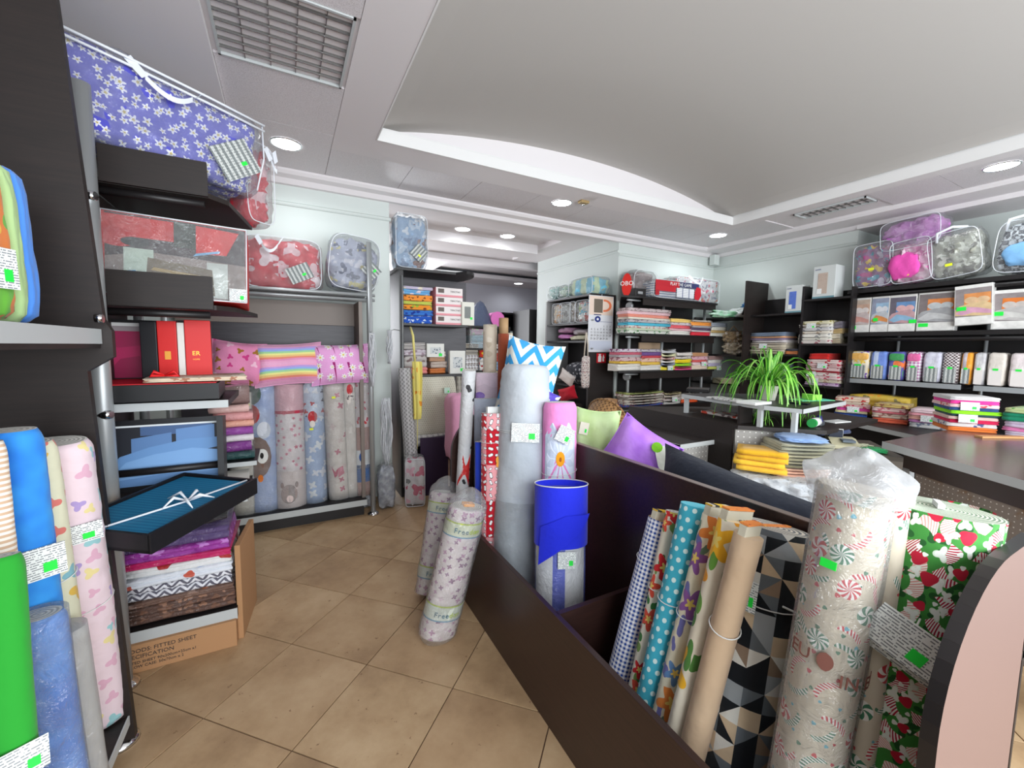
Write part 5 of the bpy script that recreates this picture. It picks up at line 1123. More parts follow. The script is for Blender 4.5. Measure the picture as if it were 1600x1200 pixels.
bst(1066, 1091, 633, 616, BZ[3], [F_('vivid orange', (240, 90, 30), 1), F_('white', (226, 220, 214), 1.6)], 'the orange and white pile', tags=((1, .1),))
t = thing('cardboard_sheet', 'light tan board seen between the second and third shelves', 'board', loc=(4.52, 4.17, 1.249)); MB().box(-.30, 0, 0, .12, .02, .36).build('board', plain(K(206, 176, 146), 'matte'), t)

# ---- corner boards beyond, with paper bags
t = thing('corner_shelves', 'dark corner boards between the back wall shelves and the tall black panel', 'shelf unit', loc=(0, 0, 0))
for z, y0 in ((1.97, 3.62), (1.46, 3.55), (1.06, 3.5)):
    MB().prism([(5.36, y0+.25), (5.40, y0), (5.50, y0-.02), (5.76, y0-.02), (5.76, 4.22), (5.36, 4.22)], z-.025, z).build('shelf', M_black, t)
MB().box(5.36, 4.18, .3, 5.76, 4.22, 2.0).build('back_panel', mk('dark_grey_panel', K(84, 80, 78), .6), t)  # even dark grey back board
for lab, x, y, z, sc_, c in (('crumpled beige paper bag pile on the corner board', 5.52, 3.66, 1.462, (.26, .26, .17), K(196, 180, 156)), ('crumpled brown paper bag on top of the beige bag pile', 5.53, 3.7, 1.62, (.24, .24, .17), K(176, 152, 120))):
    t = thing('paper_bag', lab, 'bag', loc=(x, y, z), rz=-.9); cube_shell(sc_[0], sc_[1], sc_[2], 3, .25, 3, 12, 7, .5, 20).build('crumpled_paper', pat(scatter, c, (tuple(a*.6 for a in c), K(220, 210, 200)), 12, .3, 2), t)
    MB().tube([(-.06+.0, .03, sc_[2]*.9), (0, .02, sc_[2]+.07), (.07, .05, sc_[2]*.9)], .007, 6).build('handle', plain(K(150, 120, 84)), t)
t = thing('wrapped_cloth', 'khaki cloth with a white card lying on the lowest corner board', 'cloth', loc=(5.35, 3.52, 1.062), rz=-.5); folded_mesh(.36, .25, .07, 3, 5).build('cloth', plain(K(130, 124, 96)), t); price_tag(t, (.05, -.01, .035))
t = thing('plastic_bag', 'green and white plastic bag on the upper corner board', 'plastic bag', loc=(5.42, 3.62, 1.972), rz=-.3); cube_shell(.5, .3, .09, 3, .3, 6, 10, 5, .3).build('crumpled_film', pat(clouds, K(60, 190, 110), K(216, 226, 220), 8.0, kind='wrap'), t)
t = thing('plastic_bag', 'white plastic bag with black clips beside a blue one near the black panel', 'plastic bag', loc=(5.50, 3.54, 1.972), rz=-.9); cube_shell(.34, .3, .13, 3, .2, 7, 10, 5, .3).build('crumpled_film', plain(K(206, 210, 208), 'wrap'), t); MB().tube([(-.02, -.01, .03), (0, -.01, .13)], .012, 6).build('clip', M_black, t); MB().tube([(.1, -.01, .03), (.12, -.01, .13)], .012, 6).build('clip', M_black, t)
t = thing('plastic_bag', 'blue plastic bag tip over the white bag next to the black panel', 'plastic bag', loc=(5.62, 3.50, 2.10), rz=-.9); cube_shell(.22, .12, .08, 3, .3, 9, 8, 6, .3).build('crumpled_film', plain(K(70, 150, 226), 'wrap'), t)

# ---- stepped black shelves on the right wall
KX = 5.42
t = thing('stepped_shelves', 'stepped black shelf units against the right wall holding boxed towels', 'shelf unit', loc=(0, 0, 0))
def yx(px, py): return at(px, py, X=KX).y
yA, yB, yC, yD = yx(1167, 560), yx(1196, 560), yx(1250, 560), yx(1322, 560)
zt1 = at(1168, 441, X=KX).z
MB().box(KX-.12, yA-.02, .1, 5.77, yA+.005, zt1).build('tall_panel', M_wood, t)
z1, z2, z3 = at(1200, 491, X=KX).z, at(1200, 553, X=KX).z, .75
MB().box(KX+.3, yC+.03, .1, KX+.33, yA-.02, at(1210, 468, X=KX+.3).z).build('back_panel', M_black, t); MB().box(KX, yC+.001, .1, 5.77, yC+.025, at(1252, 448, X=KX).z).build('upright', M_black, t)
for z in (z1, z2): MB().box(KX-.01, yC+.025, z-.022, KX+.3, yA-.02, z).build('shelf', M_black, t)
z4, z5, z6 = at(1285, 466, X=KX).z, at(1285, 537, X=KX).z, at(1285, 603, X=KX).z
for z in (z4, z5, z6): MB().box(KX-.02, yD, z-.022, KX+.33, yC, z).build('shelf', M_black, t)
MB().box(KX+.3, yD, .1, KX+.33, yC, z4+.1).build('back_panel', M_black, t); MB().box(KX, yD-.02, .1, 5.77, yD, z4+.1).build('upright', M_black, t)
def win_box(lab, fr, c):
    t = carton_box('towel_box', lab, fr, fr.w*.9, plain(K(206, 210, 208), 'matte', .5), group=None)
    MB().box(-fr.w*.28, -.003, fr.h*.14, fr.w*.16, -.0005, fr.h*.78).build('window', plain(c, 'wrap'), t, bevel=.001); MB().box(-fr.w*.3, -.005, fr.h*.14, -fr.w*.08, -.003, fr.h*.3).build('inner_card', M_paper, t); MB().box(-fr.w/2-.001, -.001, 0, fr.w/2+.001, 0, fr.h*.06).build('teal_band', plain(K(110, 150, 160), 'matte'), t)
    text('printed_brand', 'towels', fr.h*.06, plain(K(60, 70, 130), 'matte'), t, (-fr.w*.3, -.002, fr.h*.9)); return t
win_box('tall white window box with beige towel on the black shelf', FX(1269, 1303, 463, KX-.0, 415, Z=z4+.001), K(190, 170, 156))
win_box('white window box with blue towel on the lower black step', FX(1226, 1251, 490, KX-.0, 446, Z=z1+.001), K(76, 110, 200))
def xst(x0, x1, yb, yt, z, cols, where, d=.28, X=None, tags=(), sag=0, group='folded fabrics on the black stepped shelves', noun='folded cloth'):
    fr = FX(x0, x1, yb, X or KX+.0, yt, Z=z); stack(fr, d, cols, where, group, sag=sag, tags=tags, noun=noun)
P2 = lambda n, c, c2, h=1, s=14: (n, pat(scatter, K(*c), (K(*c2),), s, .3, 3), h)
F2 = lambda n, c, h=1: (n, plain(K(*c)), h)
xst(1170, 1226, 553, 519, z2, [F2('khaki', (170, 164, 136)), F2('cream', (206, 198, 176), .7), F2('sand', (190, 180, 160)), F2('pale beige', (200, 190, 170)), F2('stone', (180, 170, 156), .8), F2('white grey', (196, 190, 190)), F2('violet grey', (140, 124, 150), .8), F2('apricot', (214, 160, 120), .7), F2('slate blue', (110, 124, 144), 1.6)], 'the khaki stack', tags=((3, -.1),), sag=.006)
xst(1226, 1247, 556, 545, z2, [F2('orange brown', (210, 130, 80), 1.4), F2('dark film wrapped', (60, 60, 70), .8)], 'the short orange pile', tags=())
xst(1246, 1297, 536, 501, z5, [P2('white flowered', (214, 206, 200), (170, 110, 120)), P2('ivory', (220, 216, 206), (160, 160, 150), .8), P2('white', (224, 220, 212), (150, 150, 150)), P2('cream', (216, 208, 196), (170, 150, 130), .8), P2('pale grey', (206, 204, 204), (140, 140, 150)), P2('off white', (220, 216, 206), (150, 140, 130), .8), P2('cream yellow', (214, 208, 180), (160, 150, 90), 1)], 'the tall white stack', tags=((5, -.1),), sag=.004)
xst(1298, 1313, 536, 502, z5, [F2('sand', (190, 176, 150)), F2('cream', (206, 196, 176)), F2('tan', (196, 170, 120)), F2('grey violet', (130, 124, 136), 1.4)], 'the narrow grey topped stack', X=KX+.04)
xst(1256, 1311, 602, 562, z6, [P2('lilac', (196, 170, 196), (150, 100, 150)), P2('cream', (206, 196, 176), (170, 140, 120)), P2('pink flowered', (216, 190, 190), (190, 80, 100)), P2('white', (214, 206, 200), (180, 100, 110)), F2('dark red', (150, 30, 44), .5), P2('pale rose', (220, 196, 194), (180, 70, 90)), P2('rose printed', (214, 180, 180), (180, 50, 70), 1.2), P2('red and white', (216, 196, 192), (190, 40, 60), 1.2)], 'the red and white stack', tags=((6, .0), (3, -.3), (1, -.25)))
xst(1263, 1296, 562, 552, z6+(zat(FX(1263, 1296, 602, KX).loc, 562)-z6)+.003, [F2('bright red wrapped', (210, 40, 36))], 'the red and white stack', X=KX+.02)
t = thing('framed_picture', 'small dark glazed tin behind the plant under the black shelf', 'box', loc=(KX+.05, yx(1222, 600), z6+.02), rz=-PI/2); MB().box(-.07, 0, -.0, .07, .05, .22).build('tin_body', plain(K(90, 104, 110), 'gloss', .3), t, bevel=.004); MB().box(-.085, -.003, 0, -.06, .053, .23).build('silver_edge', M_metal, t)
MB().box(KX, yC+.03, z6-.02, KX+.3, yA-.02, z6+.015).build('shelf', M_black, C.objects['stepped_shelves'])

# ---- wall shelves at right (bags, bedding packs, towel sets)
X5 = 5.5
t = thing('long_shelves', 'long black wall shelves with grey edge holding bedding packs and pink blanket bags', 'shelf unit', loc=(0, 0, 0))
ya = 2.36
MB().box(X5+.42, .2, .3, X5+.45, ya, 2.2).build('back_panel', M_black, t)
for z, ed in ((2.195, 0), (1.728, 0)): 
    MB().box(X5, .2, z-.04, X5+.42, ya, z).build('shelf', M_black, t); MB().tube([(X5+.02, .2, z-.075), (X5+.02, ya-.08, z-.075)], .02, 10).build('rail', M_black, t)
for y0, y1 in ((1.40, ya), (.2, 1.32)):
    o = MB().box(X5, y0, 1.185, X5+.42, y1, 1.225).build('shelf', M_black, t); MB().box(X5-.006, y0, 1.18, X5, y1, 1.227).build('edging', mk('mid_grey_edging', K(150, 154, 156), .4), o)
MB().box(X5+.02, ya-.02, .3, X5+.42, ya, 1.18).build('side_panel', mk('beige_grey_panel', K(150, 144, 136), .6), t)
for y in (ya-.35, 1.36, .9): pipe_pole(t, X5+.38, y, .3, 2.19, .014)
for i, (px0, px1, yt) in enumerate(()): pass
BPG = None
for i, a in enumerate((
    ('bedding pack with beige headboard photo, far end of the row', 1325, 1357, 521, 464, K(196, 176, 160), K(206, 170, 150), K(230, 220, 216), K(206, 190, 188), K(216, 160, 150), 0, (-.25, .14)),
    ('bedding pack with orange throw photo, second from the far end', 1358, 1386, 521, 461, K(150, 156, 176), K(160, 190, 216), K(226, 226, 230), K(196, 200, 206), K(226, 150, 90), 0, (-.2, .34)),
    ('bedding pack with pink and blue bed photo', 1386, 1428, 520, 459, K(110, 104, 116), K(110, 150, 196), K(226, 180, 180), K(200, 160, 164), K(150, 190, 220), 0, (.42, .26)),
    ('wide bedding pack with grey patchwork bed and orange headboard photo', 1430, 1490, 520, 453, K(130, 120, 120), K(226, 140, 80), K(200, 204, 206), K(170, 170, 172), K(206, 206, 206), 0, (-.3, .15)),
    ('tilted bedding pack with rainbow pastel bed photo standing forward', 1490, 1550, 512, 444, K(150, 140, 140), K(226, 150, 90), K(226, 190, 150), K(226, 196, 150), K(226, 170, 196), .05, (-.3, .42)),
    ('bedding pack with white zigzag duvet photo at the right picture edge', 1546, 1606, 517, 452, K(150, 140, 140), K(230, 130, 60), K(206, 196, 190), K(196, 192, 190), K(216, 214, 210), 0, (-.3, .4)))):
    lab, x0, x1, yb, yt, c1, c2, c3, c4, c5, tl, st = a
    fr = FX(x0, x1, yb, X5+.02-(.05 if tl else 0), yt, Z=1.73 if not tl else 1.775)
    if not tl: fr.h = zat(fr.loc, yt)-fr.loc.z
    bedding_pack(lab, fr, c1, c2, c3, c4, c5, (0, -.06 if tl else 0, 0), None, st)
TP = (('towel set with yellow and purple flowers, far end of the grey shelf', 1322, 1356, 587, 535, pat(scatter, K(226, 214, 190), (K(240, 200, 70), K(130, 90, 180)), 12, .3, 4, kind='wrap'), plain(K(236, 180, 90), 'wrap')),
      ('blue towel set with pale stripe beside the yellow flowered set', 1356, 1383, 588, 535, pat(stripes, (K(110, 140, 216), K(110, 140, 216), K(190, 206, 236)), .12, 0, kind='wrap'), None),
      ('navy, green and orange printed towel set', 1384, 1411, 590, 535, pat(scatter, K(90, 90, 170), (K(236, 120, 60), K(60, 150, 70)), 7, .3, kind='wrap'), plain(K(50, 150, 80), 'wrap')),
      ('purple and pink checked towel set', 1412, 1436, 592, 535, pat(gingham, K(170, 80, 150), .03, kind='wrap'), plain(K(226, 100, 160), 'wrap')),
      ('lilac white towel set', 1438, 1468, 594, 535, pat(clouds, K(196, 194, 214), K(222, 222, 230), 9., kind='wrap'), None),
      ('dark brown and white checked towel set with red base', 1468, 1496, 596, 532, pat(checks, K(70, 50, 56), K(214, 206, 206), .014, .014, kind='wrap'), None),
      ('orange striped towel set', 1497, 1516, 597, 534, pat(stripes, (K(240, 160, 50), K(240, 160, 50), K(190, 180, 190)), .08, 0, kind='wrap'), None),
      ('white and grey towel set with purple corner', 1517, 1536, 599, 532, pat(clouds, K(180, 176, 184), K(220, 220, 216), 9., kind='wrap'), None),
      ('ivory folded towel set', 1538, 1568, 600, 532, pat(clouds, K(214, 204, 194), K(226, 218, 208), 9., kind='wrap'), None),
      ('pinkish white towel set at the right picture edge', 1572, 1606, 602, 532, pat(clouds, K(220, 204, 206), K(230, 222, 220), 9., kind='wrap'), None))
for lab, x0, x1, yb, yt, m, top in TP:
    fr = FX(x0+1, x1, yb, X5+.01, yt, Z=1.2275); fr.h = .30; towel_pack(lab, fr, m, top=top, low=pat(barcode_label) if x0 < 1500 else plain(K(226, 220, 216), 'matte'))
for lab, x0, x1, yb, yt, m, r_, k, la, up in (
    ('multicoloured leaf print blanket bag, far one on the top wall shelf', 1330, 1394, 449, 378, pat(scatter, K(150, 100, 150), (K(80, 170, 200), K(236, 200, 70), K(216, 206, 226), K(190, 70, 140)), 12, .42, 2), -.04, 6, (0, .4), 0),
    ('pink blanket bag with magenta cushion, second on the top wall shelf', 1390, 1458, 445, 373, pat(scatter, K(226, 160, 196), (K(206, 90, 160), K(236, 206, 220), K(130, 80, 90)), 8, .4, 3), -.1, 6, (-.1, .2), 0),
    ('grey green blanket bag with printed stars leaning on the top wall shelf', 1452, 1538, 441, 360, pat(scatter, K(160, 160, 146), (K(210, 210, 200), K(110, 106, 96), K(226, 222, 214)), 9, .42, 3), -.16, 5, (-.1, .28), 0),
    ('blue, black and white checked blanket bag at the right picture edge', 1544, 1630, 430, 342, pat(checks, K(214, 220, 226), K(40, 44, 60), .04, .04), .06, 3.4, (.0, .3), 0)):
    fr = FX(x0, x1, yb, X5-.0, yt, Z=2.198); t = blanket_bag(lab, fr, .3, m, rot=(0, r_, 0), k=k, seed=x0 % 23, fold=.45, st=M_yellow, lift=abs(r_)*fr.w*.45)
    sticker(t, (la[0]*fr.w, -.012, la[1]*fr.h), w=.05, h=.025, mat=M_yellow)
    if x0 == 1390: cube_shell(.22, .08, .26, 3, .1, 4, 8, 4, .3).build('cushion', plain(K(226, 80, 170)), t).location = (-.05, -.03, .05)
    if x0 == 1544: cube_shell(.28, .08, .2, 3, .1, 5, 8, 4, .3).build('cushion', plain(K(120, 170, 214)), t).location = (.05, -.03, .06)
    if x0 > 1450:
        MB().tube([(-.1, -.01, fr.h*.8), (-.08, -.04, fr.h*.98), (.02, -.02, fr.h*1.04), (.1, .05, fr.h)], .012, 6).build('handle', M_whitepipe, t)
fr = FX(1374, 1472, 376, X5-.0, 338, Z=2.56); fr.loc.x += .0
t = blanket_bag('orchid pink blanket bag lying across the tops of the pink bags', fr, .34, pat(scatter, K(206, 130, 206), (K(186, 100, 190), K(220, 160, 220)), 9, .4, 3), rot=(0, -.07, 0), k=5, seed=21, fold=.45)

# ---- lower grey counter shelf with stacks
LZ = .82
t = thing('counter_shelf', 'grey edged dark counter shelf along the right wall carrying cloth stacks', 'shelf', loc=(0, 0, 0))
A, B = at(1306, 654, Z=LZ), at(1467, 688, Z=LZ)
poly = [(A.x, A.y), (B.x, B.y), (B.x+.35, B.y-.65), (6.2, .2), (6.2, 2.38), (5.6, 2.38)]
MB().prism(poly, LZ-.035, LZ-.001).build('top', M_black, t); e = (B-A).xy.normalized(); nrm = Vector((-e.y, e.x, 0))*-1
mb = MB(); q0, q1 = A+Vector((e.y, -e.x, 0))*.004, B+Vector((e.y, -e.x, 0))*.004
mb.quad(q0-_z*.04, q1-_z*.04, q1+_z*.001, q0+_z*.001); mb.quad(q0+_z*.001, q1+_z*.001, B, A); mb.build('edging', M_edge, t)
MB().box(5.45, .3, 0, 6.1, 2.3, LZ-.036).build('cabinet_body', M_black, t)
def zst(x0, y0, x1, y1, yt, Z, cols, where, d=.3, sag=0, tags=(), noun='folded cloth', group='folded fabrics on the grey edged counter shelf'):
    fr = FZ(x0, y0, x1, y1, Z, yt); stack(fr, d, cols, where, group, sag=sag, tags=tags, noun=noun)
zst(1304, 652, 1357, 657, 622, LZ, [F2('royal blue', (44, 90, 180), 1.4), F2('dark blue', (40, 60, 120), .5), F2('cream', (214, 204, 160), .8), F2('magenta', (206, 70, 150), 1), P2('pink printed', (214, 170, 170), (190, 60, 90)), P2('cream printed', (216, 200, 180), (190, 80, 80)), P2('red printed', (214, 190, 170), (190, 50, 50), 1.4)], 'the stack nearest the plant ledge', tags=((3, .0),), d=.34)
zst(1360, 659, 1414, 665, 632, LZ, [F2('coral red', (236, 110, 80), 1.5), P2('beige printed', (206, 186, 170), (160, 110, 100), 1.4), F2('rose', (206, 110, 120), .5), P2('pale pink', (220, 190, 186), (190, 110, 120), 1.2), P2('golden printed', (196, 170, 100), (140, 90, 60), 1)], 'the coral based stack', d=.34)
zst(1417, 667, 1478, 674, 641, LZ, [P2('white and grey', (206, 206, 206), (120, 130, 150), 1.6), F2('mauve', (170, 110, 160), .7), F2('peach', (226, 170, 156), 1.2), F2('dusty pink', (216, 150, 160), .8), F2('pale rose', (226, 200, 206), 1)], 'the pastel pink stack', tags=((2, .05),), d=.34)
t = thing('wrapped_cloth', 'yellow and brown wrapped cloth lying behind the first counter stack', 'cloth', loc=(5.42, 1.98, LZ+.003), rz=-1.45); folded_mesh(.5, .3, .24, 3, 5).build('cloth', pat(scatter, K(200, 170, 60), (K(220, 150, 40), K(120, 110, 60)), 9, .3, 3, kind='wrap'), t)

# ---- big brown counter
PZ_ = .95
t = thing('sales_counter', 'long angled brown sales counter with grey edge and spotted metal front', 'counter', loc=(0, 0, 0))
P1, P2_, P3, P4 = at(1380, 690, Z=PZ_), at(1604, 752, Z=PZ_), at(1478, 672, Z=PZ_), at(1690, 688, Z=PZ_)
dv = (P2_-P1).normalized(); Q2 = P2_+dv*.5
mb = MB().prism([(P1.x, P1.y), (Q2.x, Q2.y), (P4.x+.4, P4.y-.3), (P4.x, P4.y), (P3.x, P3.y)], PZ_-.03, PZ_); mb.build('top', M_pinkw, t)
nn = Vector((dv.y, -dv.x, 0)); nn = nn if nn.dot(EYEP-P1) > 0 else -nn
mb = MB(); a, b_ = P1+nn*.006, Q2+nn*.006; mb.quad(a-_z*.042, b_-_z*.042, b_+_z*.002, a+_z*.002); mb.quad(a+_z*.002, b_+_z*.002, Q2, P1); mb.quad(a-_z*.042, b_-_z*.042, Q2-_z*.042, P1-_z*.042); mb.build('edging', M_edge, t)
def vpanel(par, p, q, off, z0, z1, name, m, uoff=0, th=.015):
    d_ = (q-p); d_.z = 0; L = d_.length; d_.normalize(); n_ = Vector((d_.y, -d_.x, 0)); n_ = n_ if n_.dot(EYEP-p) > 0 else -n_
    a = p-n_*off; a.z = 0
    mb = MB(); M = Matrix.Translation(a) @ Matrix.Rotation(math.atan2(d_.y, d_.x), 4, 'Z'); mb.box(0, 0, z0, L, th, z1); o = mb.build(name, m, par); o.matrix_world = M; return o
vpanel(t, P1+dv*.13, Q2, .10, .06, .79, 'spotted_metal_panel', pat(rust_dots, .028, kind='gloss', rough=.4)); vpanel(t, P1+dv*.05, Q2, .09, .79, .908, 'apron', mk('apron_laminate', K(60, 46, 44), .4)); vpanel(t, P1+dv*.05, P1+dv*.10, .09, 0, .8, 'leg', M_metal, th=.03)
ux = lambda x, y: at(x, y, Z=PZ_)
zst(1481, 673, 1562, 679, 621, PZ_, [F2('burnt orange', (224, 120, 50), 1.4), P2('white and blue', (214, 208, 206), (90, 100, 150), 1.1), F2('crimson', (206, 30, 80), 1.1), F2('blush', (220, 190, 180), .9), F2('dark teal', (40, 70, 80), .7), F2('lime green', (140, 220, 30), 1.1), F2('deep navy', (40, 70, 120), .9), P2('pink flowered', (226, 190, 190), (206, 80, 90), 1), F2('magenta', (226, 60, 150), 1.1), F2('light grey', (206, 204, 204), 1.1)], 'the tall counter stack', tags=((7, -.1), (3, -.12)), d=.3, group='folded fabrics on the brown counter')
zst(1565, 680, 1640, 690, 640, PZ_, [F2('lilac white', (206, 196, 216), 1), F2('pink', (220, 130, 180), .7), P2('pale lilac', (206, 190, 214), (160, 120, 170), 1.2), F2('emerald green', (20, 130, 96), 1.6), P2('green flowered', (190, 206, 150), (90, 150, 60), .9)], 'the emerald stack at the right picture edge', d=.3, group='folded fabrics on the brown counter')
t = thing('wooden_ruler', 'pale wooden board lying on the brown counter under the stacks', 'board', loc=ux(1535, 685)+_z*.001, rz=-.5); MB().box(0, 0, 0, .5, .05, .012).build('board', mk('pale_wood', K(206, 150, 96), .5), t)

# ---- desk with ledge, plant
DZ, LEZ = .95, 1.115
t = thing('desk', 'dark desk with a white edged raised ledge carrying the green plant', 'desk', loc=(0, 0, 0))
d1, d2, d3 = at(1153, 665, Z=DZ), at(1292, 673, Z=DZ), at(1372, 655, Z=DZ); d0 = Vector((d1.x, d1.y+1.15, DZ))
MB().prism([(d1.x, d1.y), (d2.x, d2.y), (d3.x, d3.y), (d3.x+.1, d3.y+.7), (d0.x, d0.y)], DZ-.03, DZ).build('top', M_wood, t)
MB().box(d1.x, d1.y+.04, 0, d1.x+.02, d0.y, DZ-.03).build('side_panel', M_wood, t)
vpanel(t, d1+Vector((.02, .03, 0)), d1+(d2-d1)*.78+Vector((0, .03, 0)), 0, .1, DZ-.035, 'perforated_metal_panel', pat(metal_dots, .04, kind='gloss', rough=.35)); vpanel(t, d1+(d2-d1)*.8+Vector((0, .04, 0)), d2+Vector((0, .06, 0)), .0, 0, DZ-.03, 'front_panel', M_wood)
l1, l2, l3 = at(1194, 634, Z=LEZ), at(1254, 640, Z=LEZ), at(1321, 627, Z=LEZ); l0 = Vector((l1.x, l1.y+.95, LEZ))
l0 = at(1066, 616, Z=LEZ)
MB().prism([(l1.x, l1.y), (l2.x, l2.y), (l3.x, l3.y), (l3.x+.05, l3.y+.5), (l0.x+.35, l0.y), (l0.x, l0.y)], LEZ-.025, LEZ).build('ledge', M_black, t)
for i, (a, b_) in enumerate(((l1, l2), (l2, l3), (l0, l1))):
    dd = (b_-a).normalized(); n_ = Vector((dd.y, -dd.x, 0)); n_ = n_ if n_.dot(EYEP-a) > 0 else -n_
    mb = MB(); p_, q_ = a+n_*.005, b_+n_*.005; mb.quad(p_-_z*.03, q_-_z*.03, q_+_z*.002, p_+_z*.002); mb.quad(p_+_z*.002, q_+_z*.002, b_, a); mb.build('edging', M_edge, t)
for a, f_ in ((l1, (.02, .02)), (l2, (-.02, .02)), (l0, (.02, -.05))): MB().box(a.x+f_[0]-.016, a.y+f_[1], DZ, a.x+f_[0]+.016, a.y+f_[1]+.03, LEZ-.025).build('post', M_edge, t)
MB().box(l1.x, l1.y+.18, DZ, l2.x+.1, l1.y+.2, LEZ-.025).build('riser', M_wood, t)
# spider plant
pp = (l1+(l2-l1)*.2)+Vector((.06, .14, 0)); pp.z = LEZ+.001
pp = at(1200, 625, Z=LEZ); pp.z = LEZ+.001
t = thing('spider_plant', 'green spider plant with long arching leaves in a pale pot on the ledge', 'plant', loc=pp)
MB().surf(lambda u, v: ((.05+.022*v)*math.cos(2*PI*u), (.05+.022*v)*math.sin(2*PI*u), .12*v), 24, 6, True).build('pot', mk('pale_pot', K(206, 206, 190), .5), t)
MB().surf(lambda u, v: (.068*v*math.cos(2*PI*u), .068*v*math.sin(2*PI*u), .105), 20, 2, True).build('soil', mk('soil', K(60, 44, 34), .9), t)
leafm = []
for c1, c2 in ((K(60, 140, 30), K(150, 210, 80)), (K(84, 166, 40), K(170, 220, 96)), (K(110, 180, 60), K(196, 226, 130))):
    g = G('leaf_green'); u, v = g.uv(); g.put(g.p.inputs['Base Color'], g.mix(u.abs().lt(.25), c1, c2)); g.p.inputs['Roughness'].default_value = .4; g.p.inputs['Subsurface Weight'].default_value = .0; leafm.append(g.m)
rs = random.Random(11); lm = []
for k in range(14):
    L = rs.uniform(.22, .5); rise = rs.uniform(.08, .24); drop = rs.uniform(.2, .85); wd = rs.uniform(.008, .014); mb = MB()
    if k in (3, 8): rise, drop, L = .30, .02, .10
    NS = 12
    def lp(s, sd):
        x = L*math.sin(min(s*1.5, 1.57))*.75*(1 if s < .5 else 1)+L*.12*s; z = rise*math.sin(s*2.4)-drop*max(0, s-.35)**1.5; wv = wd*math.sin(PI*min(s*.9+.12, 1))**.6
        return (x, sd*wv, z+abs(sd)*wv*.5)
    for i in range(NS):
        for sd0, sd1 in ((-1, 0), (0, 1)):
            b = len(mb.v); mb.v += [lp(i/NS, sd0), lp(i/NS, sd1), lp((i+1)/NS, sd1), lp((i+1)/NS, sd0)]; mb.face((b, b+1, b+2, b+3), [(sd0, i/NS), (sd1, i/NS), (sd1, (i+1)/NS), (sd0, (i+1)/NS)], 0, True)
    o = mb.build('leaf', leafm[k % 3], t); lm.append(o)
for i in range(84):
    o = lm[i] if i < 14 else lm[i % 14].copy()
    if i >= 14: C.objects.link(o)
    o.location = (rs.uniform(-.03, .03), rs.uniform(-.03, .03), .10); o.rotation_euler = (rs.uniform(-.15, .15), rs.uniform(-.25, .2), rs.uniform(0, 2*PI)); s_ = rs.uniform(.75, 1.15); o.scale = (s_, s_, s_)
# fill the flat cluster hanging below the ledge
t = thing('plant_offshoot', 'small green offshoot rosette on the desk below the ledge', 'plant', loc=at(1190, 662, Z=DZ)+_z*.001)
for i in range(16):
    o = lm[i % 14].copy(); C.objects.link(o); o.parent = t; o.location = (0, 0, .01); s_ = .32; o.scale = (s_, s_, s_); o.rotation_euler = (0, rs.uniform(-.3, .1), i*.4+rs.uniform(0, .3))
t = thing('plant_offshoot', 'small green plant beside the tape dispenser on the desk', 'plant', loc=at(1262, 662, Z=DZ)+_z*.001)
for i in range(14):
    o = lm[i % 14].copy(); C.objects.link(o); o.parent = t; o.location = (0, 0, .01); s_ = .30; o.scale = (s_, s_, s_); o.rotation_euler = (0, rs.uniform(-.3, .1), i*.45)
# things on the ledge and desk
def flat(lab, name, cat, x0, y0, x1, y1, Z, d, h, m, par_label=None, rz=0, group=None):
    fr = FZ(x0, y0, x1, y1, Z); t = thing(name, lab, cat, fr, group=group); t.rotation_euler.z += rz; MB().box(-fr.w/2, 0, 0, fr.w/2, d, h).build('pages', m, t, bevel=min(.003, h*.3)); t.location.z += .001; return t
news = pat(scatter, K(206, 206, 204), (K(110, 110, 112), K(150, 146, 144)), 24, .3, 2, kind='matte')
flat('folded newspaper with black print on the raised ledge left of the plant', 'newspaper', 'newspaper', 1102, 622, 1150, 629, LEZ, .16, .012, news)
flat('white paper sheets under the plant leaves on the ledge', 'paper_stack', 'paper', 1150, 630, 1180, 634, LEZ, .2, .02, M_paper)
flat('black folder stack on the raised ledge near the back wall shelves', 'folder', 'folder', 1072, 612, 1108, 614, LEZ, .22, .03, M_black)
flat('red and white brochure stack on the desk left of the plant posts', 'brochure', 'brochure', 1095, 645, 1150, 655, DZ, .16, .02, pat(scatter, K(206, 196, 190), (K(196, 70, 50), K(110, 90, 90)), 12, .35, 2, kind='matte'))
flat('black tablet shaped device on the ledge beside the plant', 'tablet', 'device', 1228, 630, 1262, 633, LEZ, .12, .012, plain(K(24, 28, 34), 'gloss', .2))
t = flat('green and turquoise fanned leaflets on the ledge', 'leaflet', 'leaflet', 1250, 627, 1308, 627, LEZ, .13, .006, pat(clouds, K(60, 190, 200), K(150, 226, 60), 6., kind='matte'), rz=.1)
MB().prism([(-.06, 0), (.05, .02), (-.02, .14)], .007, .05).build('raised_page', plain(K(150, 230, 90), 'matte'), t)
t = thing('tape_dispenser', 'grey tape dispenser with a white and green label roll on the desk', 'tape dispenser', loc=at(1285, 666, Z=DZ)+_z*.001, rz=.2)
MB().tube([(-.13, .03, .035), (-.03, .03, .035)], .033, 20).build('label_roll', M_paper, t); MB().tube([(-.16, .03, .034), (-.13, .03, .034)], .032, 20).build('green_end', plain(K(50, 160, 80), 'matte'), t); MB().box(-.03, 0, 0, .07, .06, .035).build('base', mk('dark_plastic', K(70, 74, 80), .4), t, bevel=.008); MB().tube([(.02, .03, .03), (.03, .03, .075)], [.03, .014], 14).build('handle', plain(K(50, 50, 110), 'gloss', .3), t)
flat('small white notepad on the desk beside the tape dispenser', 'notepad', 'notepad', 1305, 662, 1330, 660, DZ, .1, .008, M_paper)
